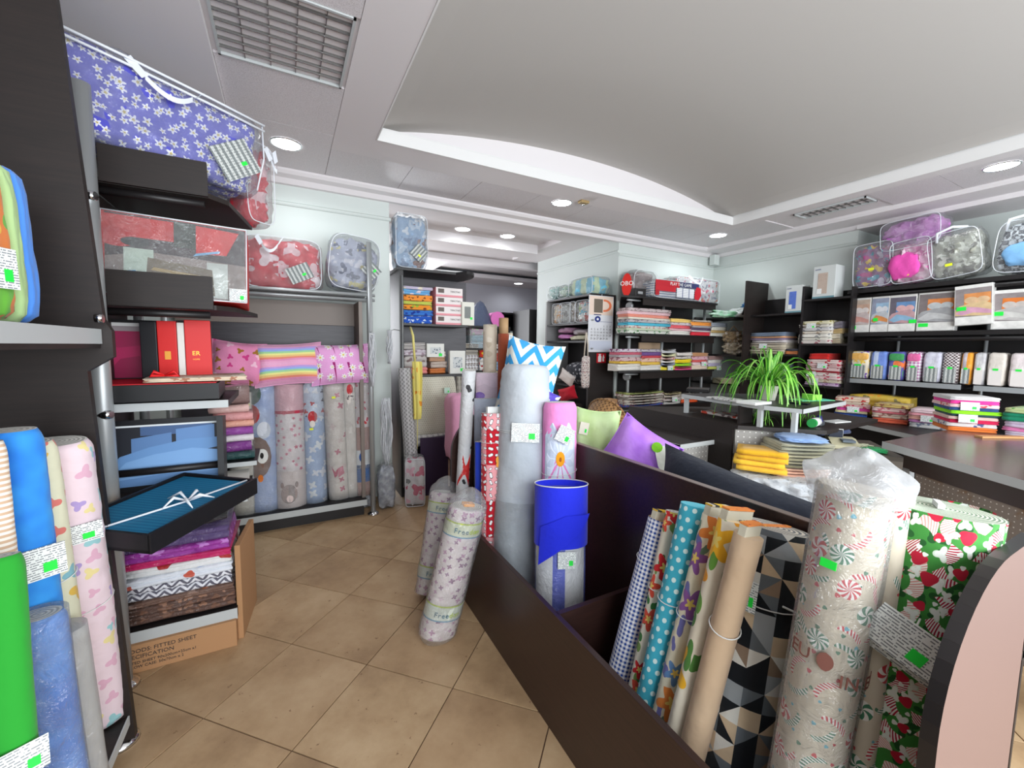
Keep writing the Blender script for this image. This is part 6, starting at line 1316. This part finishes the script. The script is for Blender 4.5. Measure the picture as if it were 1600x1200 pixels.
# scale / till below, on a low shelf
t = thing('side_table', 'low dark table carrying the cream till between desk and brown counter', 'table', loc=(0, 0, 0)); s1, s2 = at(1290, 703, Z=.82), at(1420, 712, Z=.82)
MB().prism([(s1.x, s1.y), (s2.x-.1, s2.y-.02), (s2.x+.35, s2.y+.35), (s1.x+.3, s1.y+.4)], .79, .819).build('top', mk('dull_table_top', K(96, 88, 78), .5), t); vpanel(t, s1, s2, .02, .0, .785, 'front_panel', mk('dull_front', K(120, 110, 98), .6))
fr = FZ(1300, 700, 1345, 704, .82); t = thing('till', 'cream electronic scale till with grey display on the low table', 'till', fr); 
mb = MB(); mb.prism([(0, 0), (0, .025), (.12, .06), (.2, .06), (.2, 0)], -fr.w/2, fr.w/2, M=Matrix(((0, 0, 1, 0), (1, 0, 0, 0), (0, 1, 0, 0), (0, 0, 0, 1)))); mb.build('housing', mk('cream_plastic', K(206, 200, 166), .45), t)
MB().box(-fr.w*.1, .02, .045, fr.w*.35, .1, .06).build('keypad', plain(K(110, 120, 130), 'matte'), t); MB().box(-fr.w*.45, .13, .06, fr.w*.05, .145, .11).build('display', plain(K(40, 46, 60), 'gloss', .2), t)
MB().tube([(fr.w*.05, .14, .06), (fr.w*.06, .14, .12), (-fr.w*.45, .14, .12)], .004, 6).build('display_frame', M_edge, t)
t = thing('folded_jeans', 'dark blue folded cloth behind the cream till', 'cloth', loc=at(1345, 690, Z=.82)+Vector((.1, .2, .002)), rz=-.2); folded_mesh(.34, .26, .07, 2, 4).build('cloth', plain(K(76, 90, 130)), t)
t = thing('plastic_bag', 'bright green plastic bag hanging over the low table edge', 'plastic bag', loc=at(1378, 716, Z=.79)+_z*.03, rz=-.3); cube_shell(.15, .12, .03, 3, .3, 3, 8, 6, .4).build('crumpled_film', plain(K(40, 190, 110), 'wrap'), t); 
t = thing('plastic_bag', 'pale yellow paper and film crumple beside the green plastic bag', 'plastic bag', loc=at(1358, 703, Z=.82)+_z*.001, rz=-.3); cube_shell(.13, .1, .03, 3, .3, 8, 8, 6, .4).build('crumpled_film', plain(K(220, 222, 190), 'wrap'), t)

# ---- small table with newspaper
t = thing('small_table', 'dark topped table with perforated metal front behind the dark pillow', 'table', loc=(0, 0, 0)); TZ = .80
MB().box(2.60, 2.125, TZ-.03, 3.26, 3.05, TZ).build('top', M_wood, t); MB().box(2.60, 2.118, TZ-.034, 3.26, 2.125, TZ+.001).build('edging', M_edge, t)
MB().box(2.60, 2.118, TZ-.034, 2.607, 3.05, TZ+.001).build('edging', M_edge, t); MB().box(2.66, 2.17, .05, 3.12, 2.185, TZ-.035).build('perforated_metal_panel', pat(metal_dots, .04, kind='gloss', rough=.35), t); MB().box(2.64, 2.18, 0, 2.66, 3.0, TZ-.03).build('side_panel', M_wood, t)
MB().box(3.12, 2.14, 0, 3.24, 3.0, TZ-.03).build('end_panel', M_wood, t)
flat('open newspaper lying on the small dark table', 'newspaper', 'newspaper', 1050, 668, 1112, 682, TZ, .24, .014, news)
# table with yellow fabric, khaki stack
t = thing('display_box', 'white cloth lined bin holding the yellow folded cloths', 'bin', loc=(0, 0, 0)); q0, q1 = at(1140, 735, Z=.66), at(1250, 765, Z=.66)
fr = Fr(at(1140, 738, Z=.66), at(1256, 762, Z=.66)); t.location = (fr.loc.x, fr.loc.y, 0); t.rotation_euler.z = fr.rz
MB().box(-fr.w/2, 0, 0, fr.w/2, .4, .54).build('bin_body', plain(K(196, 196, 196), 'matte'), t); cube_shell(fr.w*1.08, .46, .17, 7, .12, 4, 14, 9, .25, 12).build('white_cloth', plain(K(206, 210, 214), 'wrap'), t).location = (0, -.03, .49)
F0 = Fr(at(1146, 734, Z=.675), at(1230, 746, Z=.675)); F0.h = zat(F0.loc, 706)-.675
stack(F0, .22, [F2('yellow', (240, 190, 60)), F2('bright yellow', (246, 200, 60)), F2('golden yellow', (236, 186, 50)), F2('deep yellow', (236, 180, 40))], 'the pile in the white lined bin', 'yellow cloths in the white lined bin', 'folded cloth', 1)
t = thing('side_table', 'hidden low support under the khaki cloth pile by the desk', 'table', loc=(0, 0, 0)); k0, k1 = at(1216, 745, Z=.66), at(1300, 748, Z=.66)
fr = Fr(k0, k1); t.location = (fr.loc.x, fr.loc.y, 0); t.rotation_euler.z = fr.rz; MB().box(-fr.w/2-.02, 0, 0, fr.w/2+.1, .35, .655).build('body', M_wood, t); t['label'] = 'dark block under the khaki cloth pile in front of the perforated desk'
fr.loc.z = .657; fr.h = .235
stack(fr, .26, [F2('salmon', (220, 170, 146)), F2('peach', (226, 180, 156), .8), F2('light peach', (220, 176, 150), .8), F2('olive', (130, 126, 100)), F2('khaki', (160, 156, 130)), F2('dull khaki', (150, 146, 120)), F2('light khaki', (170, 166, 140)), F2('sage', (156, 154, 130)), F2('grey green', (160, 160, 140)), F2('pale sage', (170, 168, 146))], 'the khaki pile before the desk', 'khaki and peach cloths before the desk', sag=.015)
t = thing('folded_cloth', 'light blue cloths with turned corner lying on the khaki pile', 'cloth', loc=(fr.loc.x, fr.loc.y, .86), rz=fr.rz-.15); cube_shell(.27, .25, .035, 4, .12, 6, 10, 6).build('cloth', plain(K(140, 170, 216)), t); t.location.z = .893

# ================================================================== THE FABRIC BIN IN THE MIDDLE
t = thing('fabric_bin', 'long dark wooden fabric bin with rounded end panels, full of upright rolls', 'display bin', loc=(0, 0, 0))
def end_poly(x0=.885, x1=1.42, zt=1.125):
    P = [(x1, 0), (x0, 0), (x0, .86)]
    for i in range(1, 13):
        a = PI/2*i/12; P.append((x0+.30*(1-math.cos(a)), .86+(zt-.86)*math.sin(a)))
    return P+[(x1, zt)]
def panel2(Y, th, name, pts, m):
    mb = MB(); n = len(pts)
    for yy in (Y, Y+th): mb.v += [(x, yy, z) for x, z in pts]
    mb.face(list(range(n))); mb.face([n+i for i in range(n)][::-1])
    for i in range(n): mb.face((i, (i+1) % n, n+(i+1) % n, n+i))
    return mb.build(name, m, t)
o = panel2(2.40, .024, 'end_panel', end_poly(), M_islandw)
o = panel2(.222, .022, 'end_panel', end_poly(.94), mk('end_panel_reflected_tint', K(116, 92, 84), .5))  # pinkish reflected light is put into this near panel's colour
band_ = MB(); EP = end_poly(.94); 
for i in range(1, len(EP)-1):
    a, b_ = EP[i], EP[i+1]; d_ = Vector((b_[0]-a[0], b_[1]-a[1])).normalized(); nn = Vector((-d_.y, d_.x))
    if nn.x*(1.2-a[0])+nn.y*(.5-a[1]) > 0: nn = -nn
    k = .0015; q = [(a[0]+nn.x*k, a[1]+nn.y*k), (b_[0]+nn.x*k, b_[1]+nn.y*k)]
    band_.quad((q[0][0], .2215, q[0][1]), (q[1][0], .2215, q[1][1]), (q[1][0], .2445, q[1][1]), (q[0][0], .2445, q[0][1])); band_.sm[-1] = True
band_.build('edge_band', mk('dark_edge_band', K(32, 28, 28), .4), t)
mb = MB(); F0_, F1_ = Vector((.905, 2.40, 0)), Vector((.865, .25, 0)); 
o = MB().box(0, 0, .0, (F1_-F0_).length, .022, .49).build('front_board', M_islandw, t, bevel=.002); dd = F1_-F0_; o.matrix_world = Matrix.Translation(F0_+Vector((.0, 0, 0))) @ Matrix.Rotation(math.atan2(dd.y, dd.x), 4, 'Z')
MB().box(1.385, .25, 0, 1.41, 2.40, 1.0).build('back_panel', M_islandw, t, bevel=.001); MB().box(1.383, .25, 1.0, 1.412, 2.40, 1.003).build('edging', mk('bin_edging', K(120, 104, 98), .35), t)
MB().box(.90, 1.255, .065, 1.385, 1.277, .49).build('divider', M_islandw, t); MB().box(.93, .255, .045, 1.385, 2.40, .063).build('base_board', M_islandw, t)
t = thing('pillow_bin', 'dark bin behind the fabric bin that carries the pillows', 'display bin', loc=(0, 0, 0))
MB().box(1.415, .3, .60, 1.95, 2.38, .625).build('shelf', M_wood, t); MB().box(1.415, .3, 0, 1.435, 2.38, .60).build('side_panel', M_wood, t); MB().box(1.93, .3, 0, 1.95, 2.38, .80).build('side_panel', M_wood, t); MB().box(1.435, 2.36, 0, 1.93, 2.38, .78).build('end_panel', M_wood, t)
# pillows on it
p = at(921, 665, X=1.56); pillow('pillow', 'pale green pillow with a paper tag and animal print standing in the bin', .27, .44, .17, pat(clouds, K(176, 206, 130), K(206, 226, 180), 5.0), (p.x+.02, p.y-.02, .95), (-.12, .06, -.75), seed=2)
pl = C.objects['pillow.005'] if 'pillow.005' in C.objects else None
ob = [o for o in C.objects if o.get('label', '').startswith('pale green pillow')][0]
c_ = price_tag(ob, (-.06, -.085, .10), (0, .1, 0), .05, .07, plain(K(226, 226, 206), 'matte')); print_mesh(.12, .12, [(plain(K(214, 184, 130)), ell(.5, .4, .35, .35)), (plain(K(150, 180, 214)), rect(.1, .0, .95, .12)), (plain(K(216, 190, 120)), ell(.35, .8, .2, .15)), (plain(K(60, 56, 50)), ell(.32, .83, .05, .05))], ob, 'animal_print', -.080).location = (.045, 0, -.10)
p = at(988, 690, X=1.60); pillow('pillow', 'purple pillow with green and white flower corner standing in the bin', .34, .38, .17, pat(clouds, K(150, 90, 200), K(190, 140, 226), 6.0), (p.x+.02, p.y, .93), (-.12, .55, -.8), seed=5)
ob = [o for o in C.objects if o.get('label', '').startswith('purple pillow')][0]
print_mesh(.16, .22, [(plain(K(226, 226, 214)), [(.3, .98), (.6, .8), (1, .5), (1, .3), (.5, .5), (.1, .8)]), (plain(K(120, 190, 40)), ell(.15, .85, .17, .12)), (plain(K(190, 200, 60)), ell(.75, .15, .22, .12)), (plain(K(120, 60, 180)), ell(.8, .38, .12, .1))], ob, 'flower_print', -.083).location = (.10, 0, -.06)
M_navy = plain(K(30, 36, 50))
p = at(1130, 735, X=1.56); t = thing('bolster', 'long dark navy bolster pillow lying behind the bin panel', 'pillow', loc=(1.60, .93, .83), rot=(-.2, -.015, -PI/2+.02))
pillow_mesh(1.02, .40, .20, 16, 9, .5).build('cover', M_navy, t); 
t.rotation_euler = (-.25, .10, -PI/2+.03); t.location.z = .815
# ---- rolls of the left compartment
def bin_roll(name, label, top, low, Xt, Xb, rx, ry, m, lo=.2, **k):
    q = at(*top, X=Xt); b = solve_bottom(top, low, Xb, .066, lo, 3.0); return roll(name, label, b, q, rx, ry, m, **k), q, b
M_grey = pat(clouds, K(176, 184, 192), K(196, 202, 208), 4.0)
A_ = -2.05
o, q, b = bin_roll('fabric_roll', 'tall pale grey quilted roll tied with string and price card in the middle bin', (822, 572), (808, 905), 1.20, 1.08, .140, .135, M_grey, tagpos=[(-2.0, .73, .15, .10)], string=[.735, .742], seed=4, amp=.035, spool=False, soft=.03)
def Pk(u, s): 
    a = 2*PI*u; r = .149+.010*noise.noise(Vector((math.cos(a)*3, math.sin(a)*3, s*9))); return (r*math.cos(a), r*math.sin(a)*.97, s*.62)
MB().surf(Pk, 30, 16, True).build('film_sleeve', M_film, o)
o, q, b = bin_roll('fabric_roll', 'red and pink checked bolt with small black and white animal print', (773, 645), (772, 850), 1.04, 1.0, .078, .07, pat(cowcloth), seed=2, string=[.86], tagpos=None, card=(M_paper, .1, .035))
print_mesh(.09, .12, [(pmat(K(232, 230, 228)), ell(.6, .4, .22, .3)), (pmat(K(24, 22, 24)), ell(.7, .6, .26, .22)), (pmat(K(236, 160, 60)), ell(.3, .42, .16, .18)), (pmat(K(236, 160, 60)), ell(.28, .2, .12, .12))], o, 'animal_print', 0).matrix_local = Matrix.Translation((.0, -.09, .78)) @ Matrix.Rotation(-.5, 4, 'Z')
o, q, b = bin_roll('fabric_roll', 'pink roll with a large white daisy print and price card', (875, 628), (873, 765), 1.30, 1.27, .098, .075, plain(K(232, 140, 200)), seed=7, string=[.62, .68], soft=.012)
dz = .86; 
for i in range(12):
    a = 2*PI*i/12; pa, pb = (.5+.48*math.cos(a-.2), .5+.48*math.sin(a-.2)), (.5+.48*math.cos(a+.2), .5+.48*math.sin(a+.2))
    if i == 0: patch(o, .098, -3.0, -1.0, dz-.14, dz+.20, plain(K(196, 206, 226)), 'daisy_ground', shape=[(0, 0), (1, 0), (1, .8), (.75, 1), (.25, 1), (0, .8)], ry=.77)
    patch(o, .0990, -2.9, -1.1, dz-.14, dz+.16, plain(K(214, 222, 238)), 'petal', shape=[(.5, .5), pa, (.5+.52*math.cos(a), .5+.52*math.sin(a)), pb], ry=.77)
patch(o, .1003, -2.25, -1.75, dz-.03, dz+.05, plain(K(240, 160, 30)), 'daisy_eye', ry=.77); patch(o, .101, -2.07, -1.93, dz-.005, dz+.02, plain(K(170, 90, 20)), 'daisy_centre', ry=.77)
c_ = price_tag(o, (-.035, -.096, 1.0), (.1, .45, -.35), .085, .085)
p = at(845, 640, X=1.32); t = pillow('pillow', 'purple packed pillow tip between the zigzag pillow and the pink roll', .24, .2, .1, pat(scatter, K(90, 70, 190), (K(220, 220, 240),), 12, .25, 3, kind='wrap'), (1.30, at(868, 628, X=1.30).y+.22, 1.20), (0, .5, -.6), seed=4)
# blue sack of towels
q = at(877, 765, X=1.16); b = solve_bottom((877, 765), (875, 930), 1.10, .066, .5, 3.0)
t = roll('towel_bundle', 'clear packed bundle of blue and white towels with bright blue muslin on top', b, q, .125, .11, pat(stripes, (K(204, 206, 210), K(204, 206, 210), K(100, 110, 190)), .17, 0, kind='wrap'), end=plain(K(30, 40, 170)), seed=3, cat='towel bundle', part='towels', tagpos=[(-1.9, .62, .085, .075)])
L_ = (q-b).length
mb = MB(); mb.surf(lambda u, v: (.133*math.cos(2*PI*u), .118*math.sin(2*PI*u), L_*.68+(L_*.36)*v), 30, 6, True, lambda u, v: (u, v)); mb.build('blue_muslin', plain(K(36, 50, 226)), t)
mb = MB(); mb.surf(lambda u, v: ((.14+.012*v)*math.cos(-2.9+1.9*u*(v*.5+.5)), (.125+.012*v)*math.sin(-2.9+1.9*u*(v*.5+.5)), L_*.80-(.17*(1-u)**.8)*v+.06*u), 14, 8); mb.build('muslin_corner', plain(K(30, 44, 216)), t)
mb = MB(); mb.tube([(.134*math.cos(2*PI*i/30), .119*math.sin(2*PI*i/30), L_*1.04) for i in range(31)], .003, 5, cap=False); mb.build('white_hem', M_paper, t)
band(t, .127, 0, .07, plain(K(90, 100, 196), 'wrap'), 'blue_band', 1.02, .88)
starp = lambda cx, cy, r: [(cx+r*(1 if i % 2 == 0 else .45)*math.cos(PI/2+PI*i/5), cy+r*(1 if i % 2 == 0 else .45)*math.sin(PI/2+PI*i/5)) for i in range(10)]
patch(t, .127, -2.35, -1.75, .07, .19, plain(K(236, 180, 110), 'wrap'), 'star', shape=starp(.5, .5, .5), ry=.9); patch(t, .127, -1.3, -.8, .06, .17, plain(K(236, 180, 110), 'wrap'), 'star', shape=starp(.5, .5, .5), ry=.9)
# thin rolls at the left
bin_roll('fabric_roll', 'narrow white roll with black script print and a red patch at the bin left end', (733, 578), (719, 815), .935, .935, .040, .04, pat(scatter, K(206, 208, 210), (K(40, 40, 44), K(206, 208, 210), K(206, 208, 210)), 14, .28, 2, kind='wrap'), seed=5)
ob = [o for o in C.objects if o.get('label', '').startswith('narrow white roll')][0]
patch(ob, .042, -2.9, -.9, .62, .82, plain(K(206, 30, 30), 'wrap'), 'red_patch', shape=[(0, 0), (1, 0), (1, 1), (.4, 1)], ry=.95)
bin_roll('fabric_roll', 'slim royal blue roll between white script roll and red checked bolt', (748, 690), (748, 850), .98, .97, .022, .02, plain(K(40, 70, 200)), seed=3, film_=None)
bin_roll('fabric_roll', 'pale blue grey wrapped bolt behind the red checked bolt', (762, 622), (762, 800), 1.13, 1.12, .095, .04, plain(K(180, 188, 204), 'wrap'), seed=9, film_=None)
bin_roll('fabric_roll', 'lilac pink wrapped bolt with purple motif behind the blue grey bolt', (766, 582), (762, 800), 1.17, 1.16, .10, .04, pat(scatter, K(206, 186, 200), (K(206, 186, 200), K(216, 196, 210), K(130, 100, 180)), 5, .35, 3, kind='wrap'), seed=6)
b_ = at(787, 497, X=1.24); q_ = Vector((b_.x, b_.y-.005, .066)); t = thing('cardboard_tube', 'tall reddish brown roll with bare cardboard core rising behind the zigzag pillow', 'fabric roll', loc=(b_.x, b_.y, .066))
MB().tube([(0, 0, 0), (0, 0, b_.z-.066-.10)], .036, 20).build('fabric', plain(K(140, 62, 34)), t); MB().tube([(0, 0, b_.z-.17), (0, 0, b_.z-.066)], .031, 20).build('core', M_core, t)
b_ = at(769, 507, X=1.20); roll('fabric_roll', 'tall cream roll with lace edge behind the reddish brown roll', (b_.x-.0, b_.y+.03, .066), (b_.x, b_.y+.03, b_.z), .045, .05, pat(scatter, K(206, 194, 176), (K(216, 206, 190), K(190, 176, 156)), 16, .3), seed=8, amp=.06)
b_ = at(806, 515, X=1.32); roll('fabric_roll', 'cream lace trimmed roll just right of the cardboard core', (b_.x+.0, b_.y+.12, .066), (b_.x, b_.y+.12, b_.z-.02), .035, .05, pat(scatter, K(206, 198, 180), (K(216, 206, 190), K(190, 176, 156)), 18, .3), seed=10, amp=.08)
# zigzag pillow
p = at(829, 607, X=1.33); t = pillow('pillow', 'blue and white zigzag pillow standing on its corner behind the grey roll', .35, .54, .17, pat(chevron, K(226, 228, 220), K(56, 160, 222), .075, .11), (p.x-.02, p.y, p.z+.03), (-.05, .20, -.6), seed=3)
# ---- flat bolts of the right compartment
M_card_y = pat(stripes, (K(232, 190, 60), K(214, 200, 170), K(60, 60, 60), K(232, 190, 60)), .09, 0, kind='matte'); M_card_o = pat(scatter, K(232, 140, 70), (K(236, 170, 80), K(190, 90, 60)), 24, .3, 3, kind='matte')
def bolt(label, top, low, Xt, Xb, rx, ry, m, end=None, tilt=0, cardm=None, tagp=None, string=None, seed=1, lo=.25, cw_=.0, endk=None):
    q = at(*top, X=Xt); b = solve_bottom(top, low, Xb, .066, lo, 1.3)
    o = roll('fabric_bolt', label, b, q, rx, ry, m, end=end, seed=seed, cat='fabric bolt', string=string, tagpos=tagp, amp=.012)
    L = (q-b).length
    if cardm: 
        MB().box(-rx*.95, -.010, L-.01, rx*.95, .012, L+.03).build('bolt_board', plain(K(206, 200, 180), 'matte'), o, bevel=.002); MB().box(-rx*.93, -.012, L+.031, rx*.93, .013, L+.036).build('label_card', cardm, o)
    return o, L
bolt('blue and white gingham fabric roll at the left of the bolt row', (1033, 812), (975, 1030), 1.24, 1.0, .05, .045, pat(gingham, K(24, 66, 150), .0155), end=plain(K(160, 130, 96)), seed=1, string=[.82], cardm=M_card_y)
bolt('red poppy print bolt on white, second in the bolt row', (1058, 800), (1003, 1060), 1.24, 1.0, .052, .028, pat(floral, K(222, 214, 196), (K(206, 40, 46), K(220, 80, 60)), (K(60, 120, 60), K(120, 150, 80)), 9.0), seed=2, string=[.7])
bolt('turquoise bolt with white dots in the bolt row', (1092, 790), (1023, 1090), 1.24, 1.0, .078, .045, pat(dots, K(60, 164, 186), K(206, 226, 222), .034, .24), end=plain(K(80, 190, 210)), seed=3, string=[.66])
bolt('cream bolt with blue bird and lilac floral print', (1122, 806), (1045, 1110), 1.22, .99, .066, .034, pat(floral, K(222, 214, 190), (K(100, 140, 190), K(220, 130, 60), K(140, 90, 160)), (K(100, 130, 110), K(110, 110, 170)), 7.0), seed=4, cardm=M_card_y, string=[.66])
bolt('cream bolt with large lemon and leaf print', (1150, 812), (1072, 1130), 1.18, .97, .070, .036, pat(floral, K(222, 212, 192), (K(236, 176, 40), K(226, 150, 30)), (K(100, 150, 60), K(80, 130, 60)), 4.6), end=pat(roll_end, K(226, 214, 180), K(236, 196, 150), .014), seed=5, cardm=M_card_o)
bolt('plain beige fabric bolt with clear tie beside the triangle print roll', (1170, 836), (1088, 1150), 1.10, .95, .038, .036, plain(K(196, 168, 138)), end=plain(K(206, 180, 150)), seed=6, cardm=M_card_o, string=[.72])
o, L = bolt('large roll with black, grey and beige triangle print', (1207, 822), (1150, 1190), 1.27, 1.06, .105, .10, pat(triangles, .052), end=pat(roll_end, K(214, 206, 190), K(90, 92, 94), .014), seed=7, tagp=[(-2.95, .80, .05, .085)], string=[.79])
MB().box(-.07, -.008, L+.0, .09, .008, L+.004).build('label_card', M_card_o, o); MB().tube([(-.06, -.09, L*.80), (.02, -.113, L*.775), (.06, -.105, L*.75), (.07, -.10, L*.765), (.02, -.118, L*.79)], .003, 6).build('white_cord', M_string, o)
# candy roll
q = at(1338, 762, X=1.10); b = solve_bottom((1338, 762), (1262, 1190), .985, .066, .2, 1.0); L = (q-b).length
o = roll('fabric_roll', 'large cream roll with candy cane print under a milky knotted bag', b, q, .068, .067, pat(candy, K(214, 202, 182)), seed=2, amp=.012, end=pat(roll_end, K(220, 214, 200), K(190, 180, 170), .01))
MB().surf(lambda u, v: ((.0725+.004*noise.noise(Vector((math.cos(2*PI*u)*2, math.sin(2*PI*u)*2, v*6))))*math.cos(2*PI*u), (.0725+.004*noise.noise(Vector((math.cos(2*PI*u)*2, 5+math.sin(2*PI*u)*2, v*6))))*math.sin(2*PI*u), v*(L+.0)), 32, 24, True).build('film_sleeve', M_film, o)
def Pk2(u, s):
    a = 2*PI*u; n_ = noise.noise(Vector((math.cos(a)*2.2, math.sin(a)*2.2, s*4)))
    r = (.078+.010*math.sin(PI*min(s*1.6, 1)))*(1-max(0, s-.45)/.55)**.75*(1+.1*n_)+.010
    return (r*math.cos(a)-.012*s, r*math.sin(a), L-.02+.11*s**.8+.008*n_)
MB().surf(Pk2, 36, 20, True).build('knotted_bag', M_milky, o)
MB().tube([(-.01, 0, L+.05), (-.02, -.01, L+.07), (-.035, -.02, L+.078), (-.05, -.01, L+.066)], [.012, .018, .016, .004], 10).build('bag_knot', M_milky, o)
st_ = sticker(o, (0, 0, 0), w=.03, h=.018); st_.matrix_local = Matrix.Translation((.076*math.cos(-3.1), .076*math.sin(-3.1), L*.86)) @ Matrix.Rotation(-3.1+PI/2, 4, 'Z')
M_pr = plain(K(130, 84, 74), 'matte')
for i, ch in enumerate('IN EU'):
    a = -2.38+.27*i
    if ch != ' ': text('printed_letter', ch, .04, M_pr, o, (.0765*math.cos(a), .0765*math.sin(a), L*.655), (PI/2, 0, a+PI/2))
for i, ch in enumerate('EU'):
    a = -3.62+.3*i; text('printed_letter', ch, .04, M_pr, o, (.0765*math.cos(a), .0765*math.sin(a), L*.68), (PI/2, 0, a+PI/2))
MB().surf(lambda u, v: (.076*math.cos(-2.80+.22*(u-.5)*2*math.sin(PI*max(.02, v))**.5*.9), .076*math.sin(-2.80+.22*(u-.5)*2*math.sin(PI*max(.02, v))**.5*.9), L*.665+.04*v), 8, 8).build('printed_seal', M_pr, o)
p = at(1405, 775, X=1.2); q2 = solve_bottom((1400, 790), (1345, 1190), 1.04, .066, .2, 1.0)
t = roll('fabric_roll', 'thin second candy cane print roll squeezed before the green roll', q2, at(1404, 790, X=1.18), .028, .022, pat(candy, K(216, 206, 186)), seed=4, end=plain(K(190, 150, 110)))
MB().box(-.05, -.01, (at(1404, 790, X=1.18)-q2).length, .06, .01, (at(1404, 790, X=1.18)-q2).length+.02).build('white_card', M_paper, t, bevel=.003)
# christmas roll
q = at(1466, 792, X=1.30); b = solve_bottom((1466, 792), (1405, 1190), 1.17, .066, .1, 1.0); L = (q-b).length
o = roll('fabric_roll', 'large green roll with red and white cake print at the bin right end', b, q, .122, .105, pat(christmas), seed=6, amp=.02, end=pat(roll_end, K(216, 220, 200), K(96, 130, 96), .007), string=[.72])
mb = MB(); mb.surf(lambda u, v: ((.135+.02*math.sin(PI*u))*math.cos(-.55+.75*u-.0*v)+.012*u, (.125+.02*math.sin(PI*u))*math.sin(-.55+.75*u), L*(.45+.55*v)-.10*(1-v)*u), 10, 16, False, lambda u, v: (u*.14, v*.8)); mb.build('loose_edge', pat(christmas), o)
MB().box(-.035, -.006, L+.001, .035, .006, L+.012).build('white_cord_end', M_paper, o).rotation_euler = (0, 0, .4)
c_ = price_tag(o, (-.185, -.03, L*.77), (.0, .42, -1.25), .12, .085); c2 = price_tag(o, (-.165, -.035, L*.75), (.0, .42, -1.15), .11, .085); MB().tube([(-.12, -.03, L*.80), (-.165, -.035, L*.785)], .002, 5).build('tag_string', M_string, o)
# ---- baby mattress rolls on the floor
for i, (lab, top, low, Xt, bx, r) in enumerate((('clear wrapped pink baby print roll leaning on the bin, nearest the camera', (731, 790), (683, 985), .80, (.655, 1.99), .098), ('clear wrapped cream and pink baby print roll behind the nearer one', (697, 768), (672, 925), .86, (.74, 2.36), .098))):
    q = at(*top, X=Xt); b = Vector((bx[0], bx[1], .03)); L = (q-b).length
    o = roll('mattress_roll', lab, b, q, r, r*.72, pat(scatter, K(232, 220, 220), (K(196, 150, 180), K(220, 196, 206), K(160, 120, 150)), 24, .3, 4, kind='wrap'), seed=i+3, cat='mattress roll', part='quilt', amp=.03, soft=.015)
    for z0, z1, c in ((.80, .90, K(222, 226, 200)), (.16, .27, K(220, 226, 214))): band(o, r, L*z0, L*z1, plain(c, 'wrap'), 'paper_band', 1.035, .75)
    for z0 in (.895, .265): band(o, r, L*z0, L*(z0+.012), plain(K(190, 206, 90), 'wrap'), 'green_line', 1.04, .75)
    for z0 in (.795, .155): band(o, r, L*z0, L*(z0+.01), plain(K(110, 160, 190), 'wrap'), 'blue_line', 1.04, .75)
    aa = -1.9
    for zz, sgn in ((.845, 1), (.205, 1)):
        for k, ch in enumerate('Freedom'):
            a = aa-.35+.2*k; text('printed_letter', ch, .038, plain(K(70, 110, 130), 'matte') if k < 4 else plain(K(170, 190, 80), 'matte'), o, ((r*1.05)*math.cos(a), (r*1.05)*.76*math.sin(a), L*zz), (PI/2, 0, a+PI/2))
    MB().surf(lambda u, v: ((r*1.06+.008*noise.noise(Vector((math.cos(2*PI*u)*3, math.sin(2*PI*u)*3, v*7+i))))*(1-.0*v)*math.cos(2*PI*u), (r*.80+.008*noise.noise(Vector((math.cos(2*PI*u)*3, 4+math.sin(2*PI*u)*3, v*7+i))))*math.sin(2*PI*u), -.0+v*(L+.01)), 30, 22, True).build('film_sleeve', M_film, o)
    MB().surf(lambda u, v: (r*1.02*(1-v)**.6*(1+.15*noise.noise(Vector((math.cos(2*PI*u)*3, math.sin(2*PI*u)*3, v*4))))*math.cos(2*PI*u), r*.76*(1-v)**.6*math.sin(2*PI*u), L+.10*v**.7), 26, 10, True).build('film_tuft', M_film, o)
    MB().surf(lambda u, v: (r*1.04*(1-v)**.35*math.cos(2*PI*u)*.98, r*.76*(1-v)**.35*math.sin(2*PI*u), -.07*v*(1-i)), 26, 8, True).build('film_tail', M_film, o)
    if i == 0: MB().box(-.03, -.02, L, .03, .02, L+.015).build('orange_label', plain(K(240, 160, 50), 'wrap'), o, bevel=.004)
t = thing('plastic_bag', 'translucent grey plastic bag stuffed by the bin end panel', 'plastic bag', loc=at(734, 772, X=1.0)); t.location.z = .10; t.location.y = 2.24; t.location.x = .99; cube_shell(.10, .14, .52, 3, .2, 4, 10, 5, .3).build('crumpled_film', plain(K(150, 140, 146), 'wrap'), t)
p = at(735, 610, Y=3.4); t = thing('gift_ribbon', 'gold ribbon trimmed packet behind the pale pink blanket', 'packet', loc=(1.86, 3.62, 1.08)); cube_shell(.15, .1, .2, 4, .2, 6, 9, 5, .4).build('packet_film', pat(scatter, K(220, 206, 150), (K(220, 170, 50), K(90, 70, 40), K(236, 226, 190)), 20, .4, 3, kind='wrap'), t)
fl_ = thing('low_stand', 'dark stand under the gold ribbon packet', 'stand', loc=(1.86, 3.62, 0)); MB().box(-.12, -.02, 0, .2, .2, 1.075).build('body', M_black, fl_)
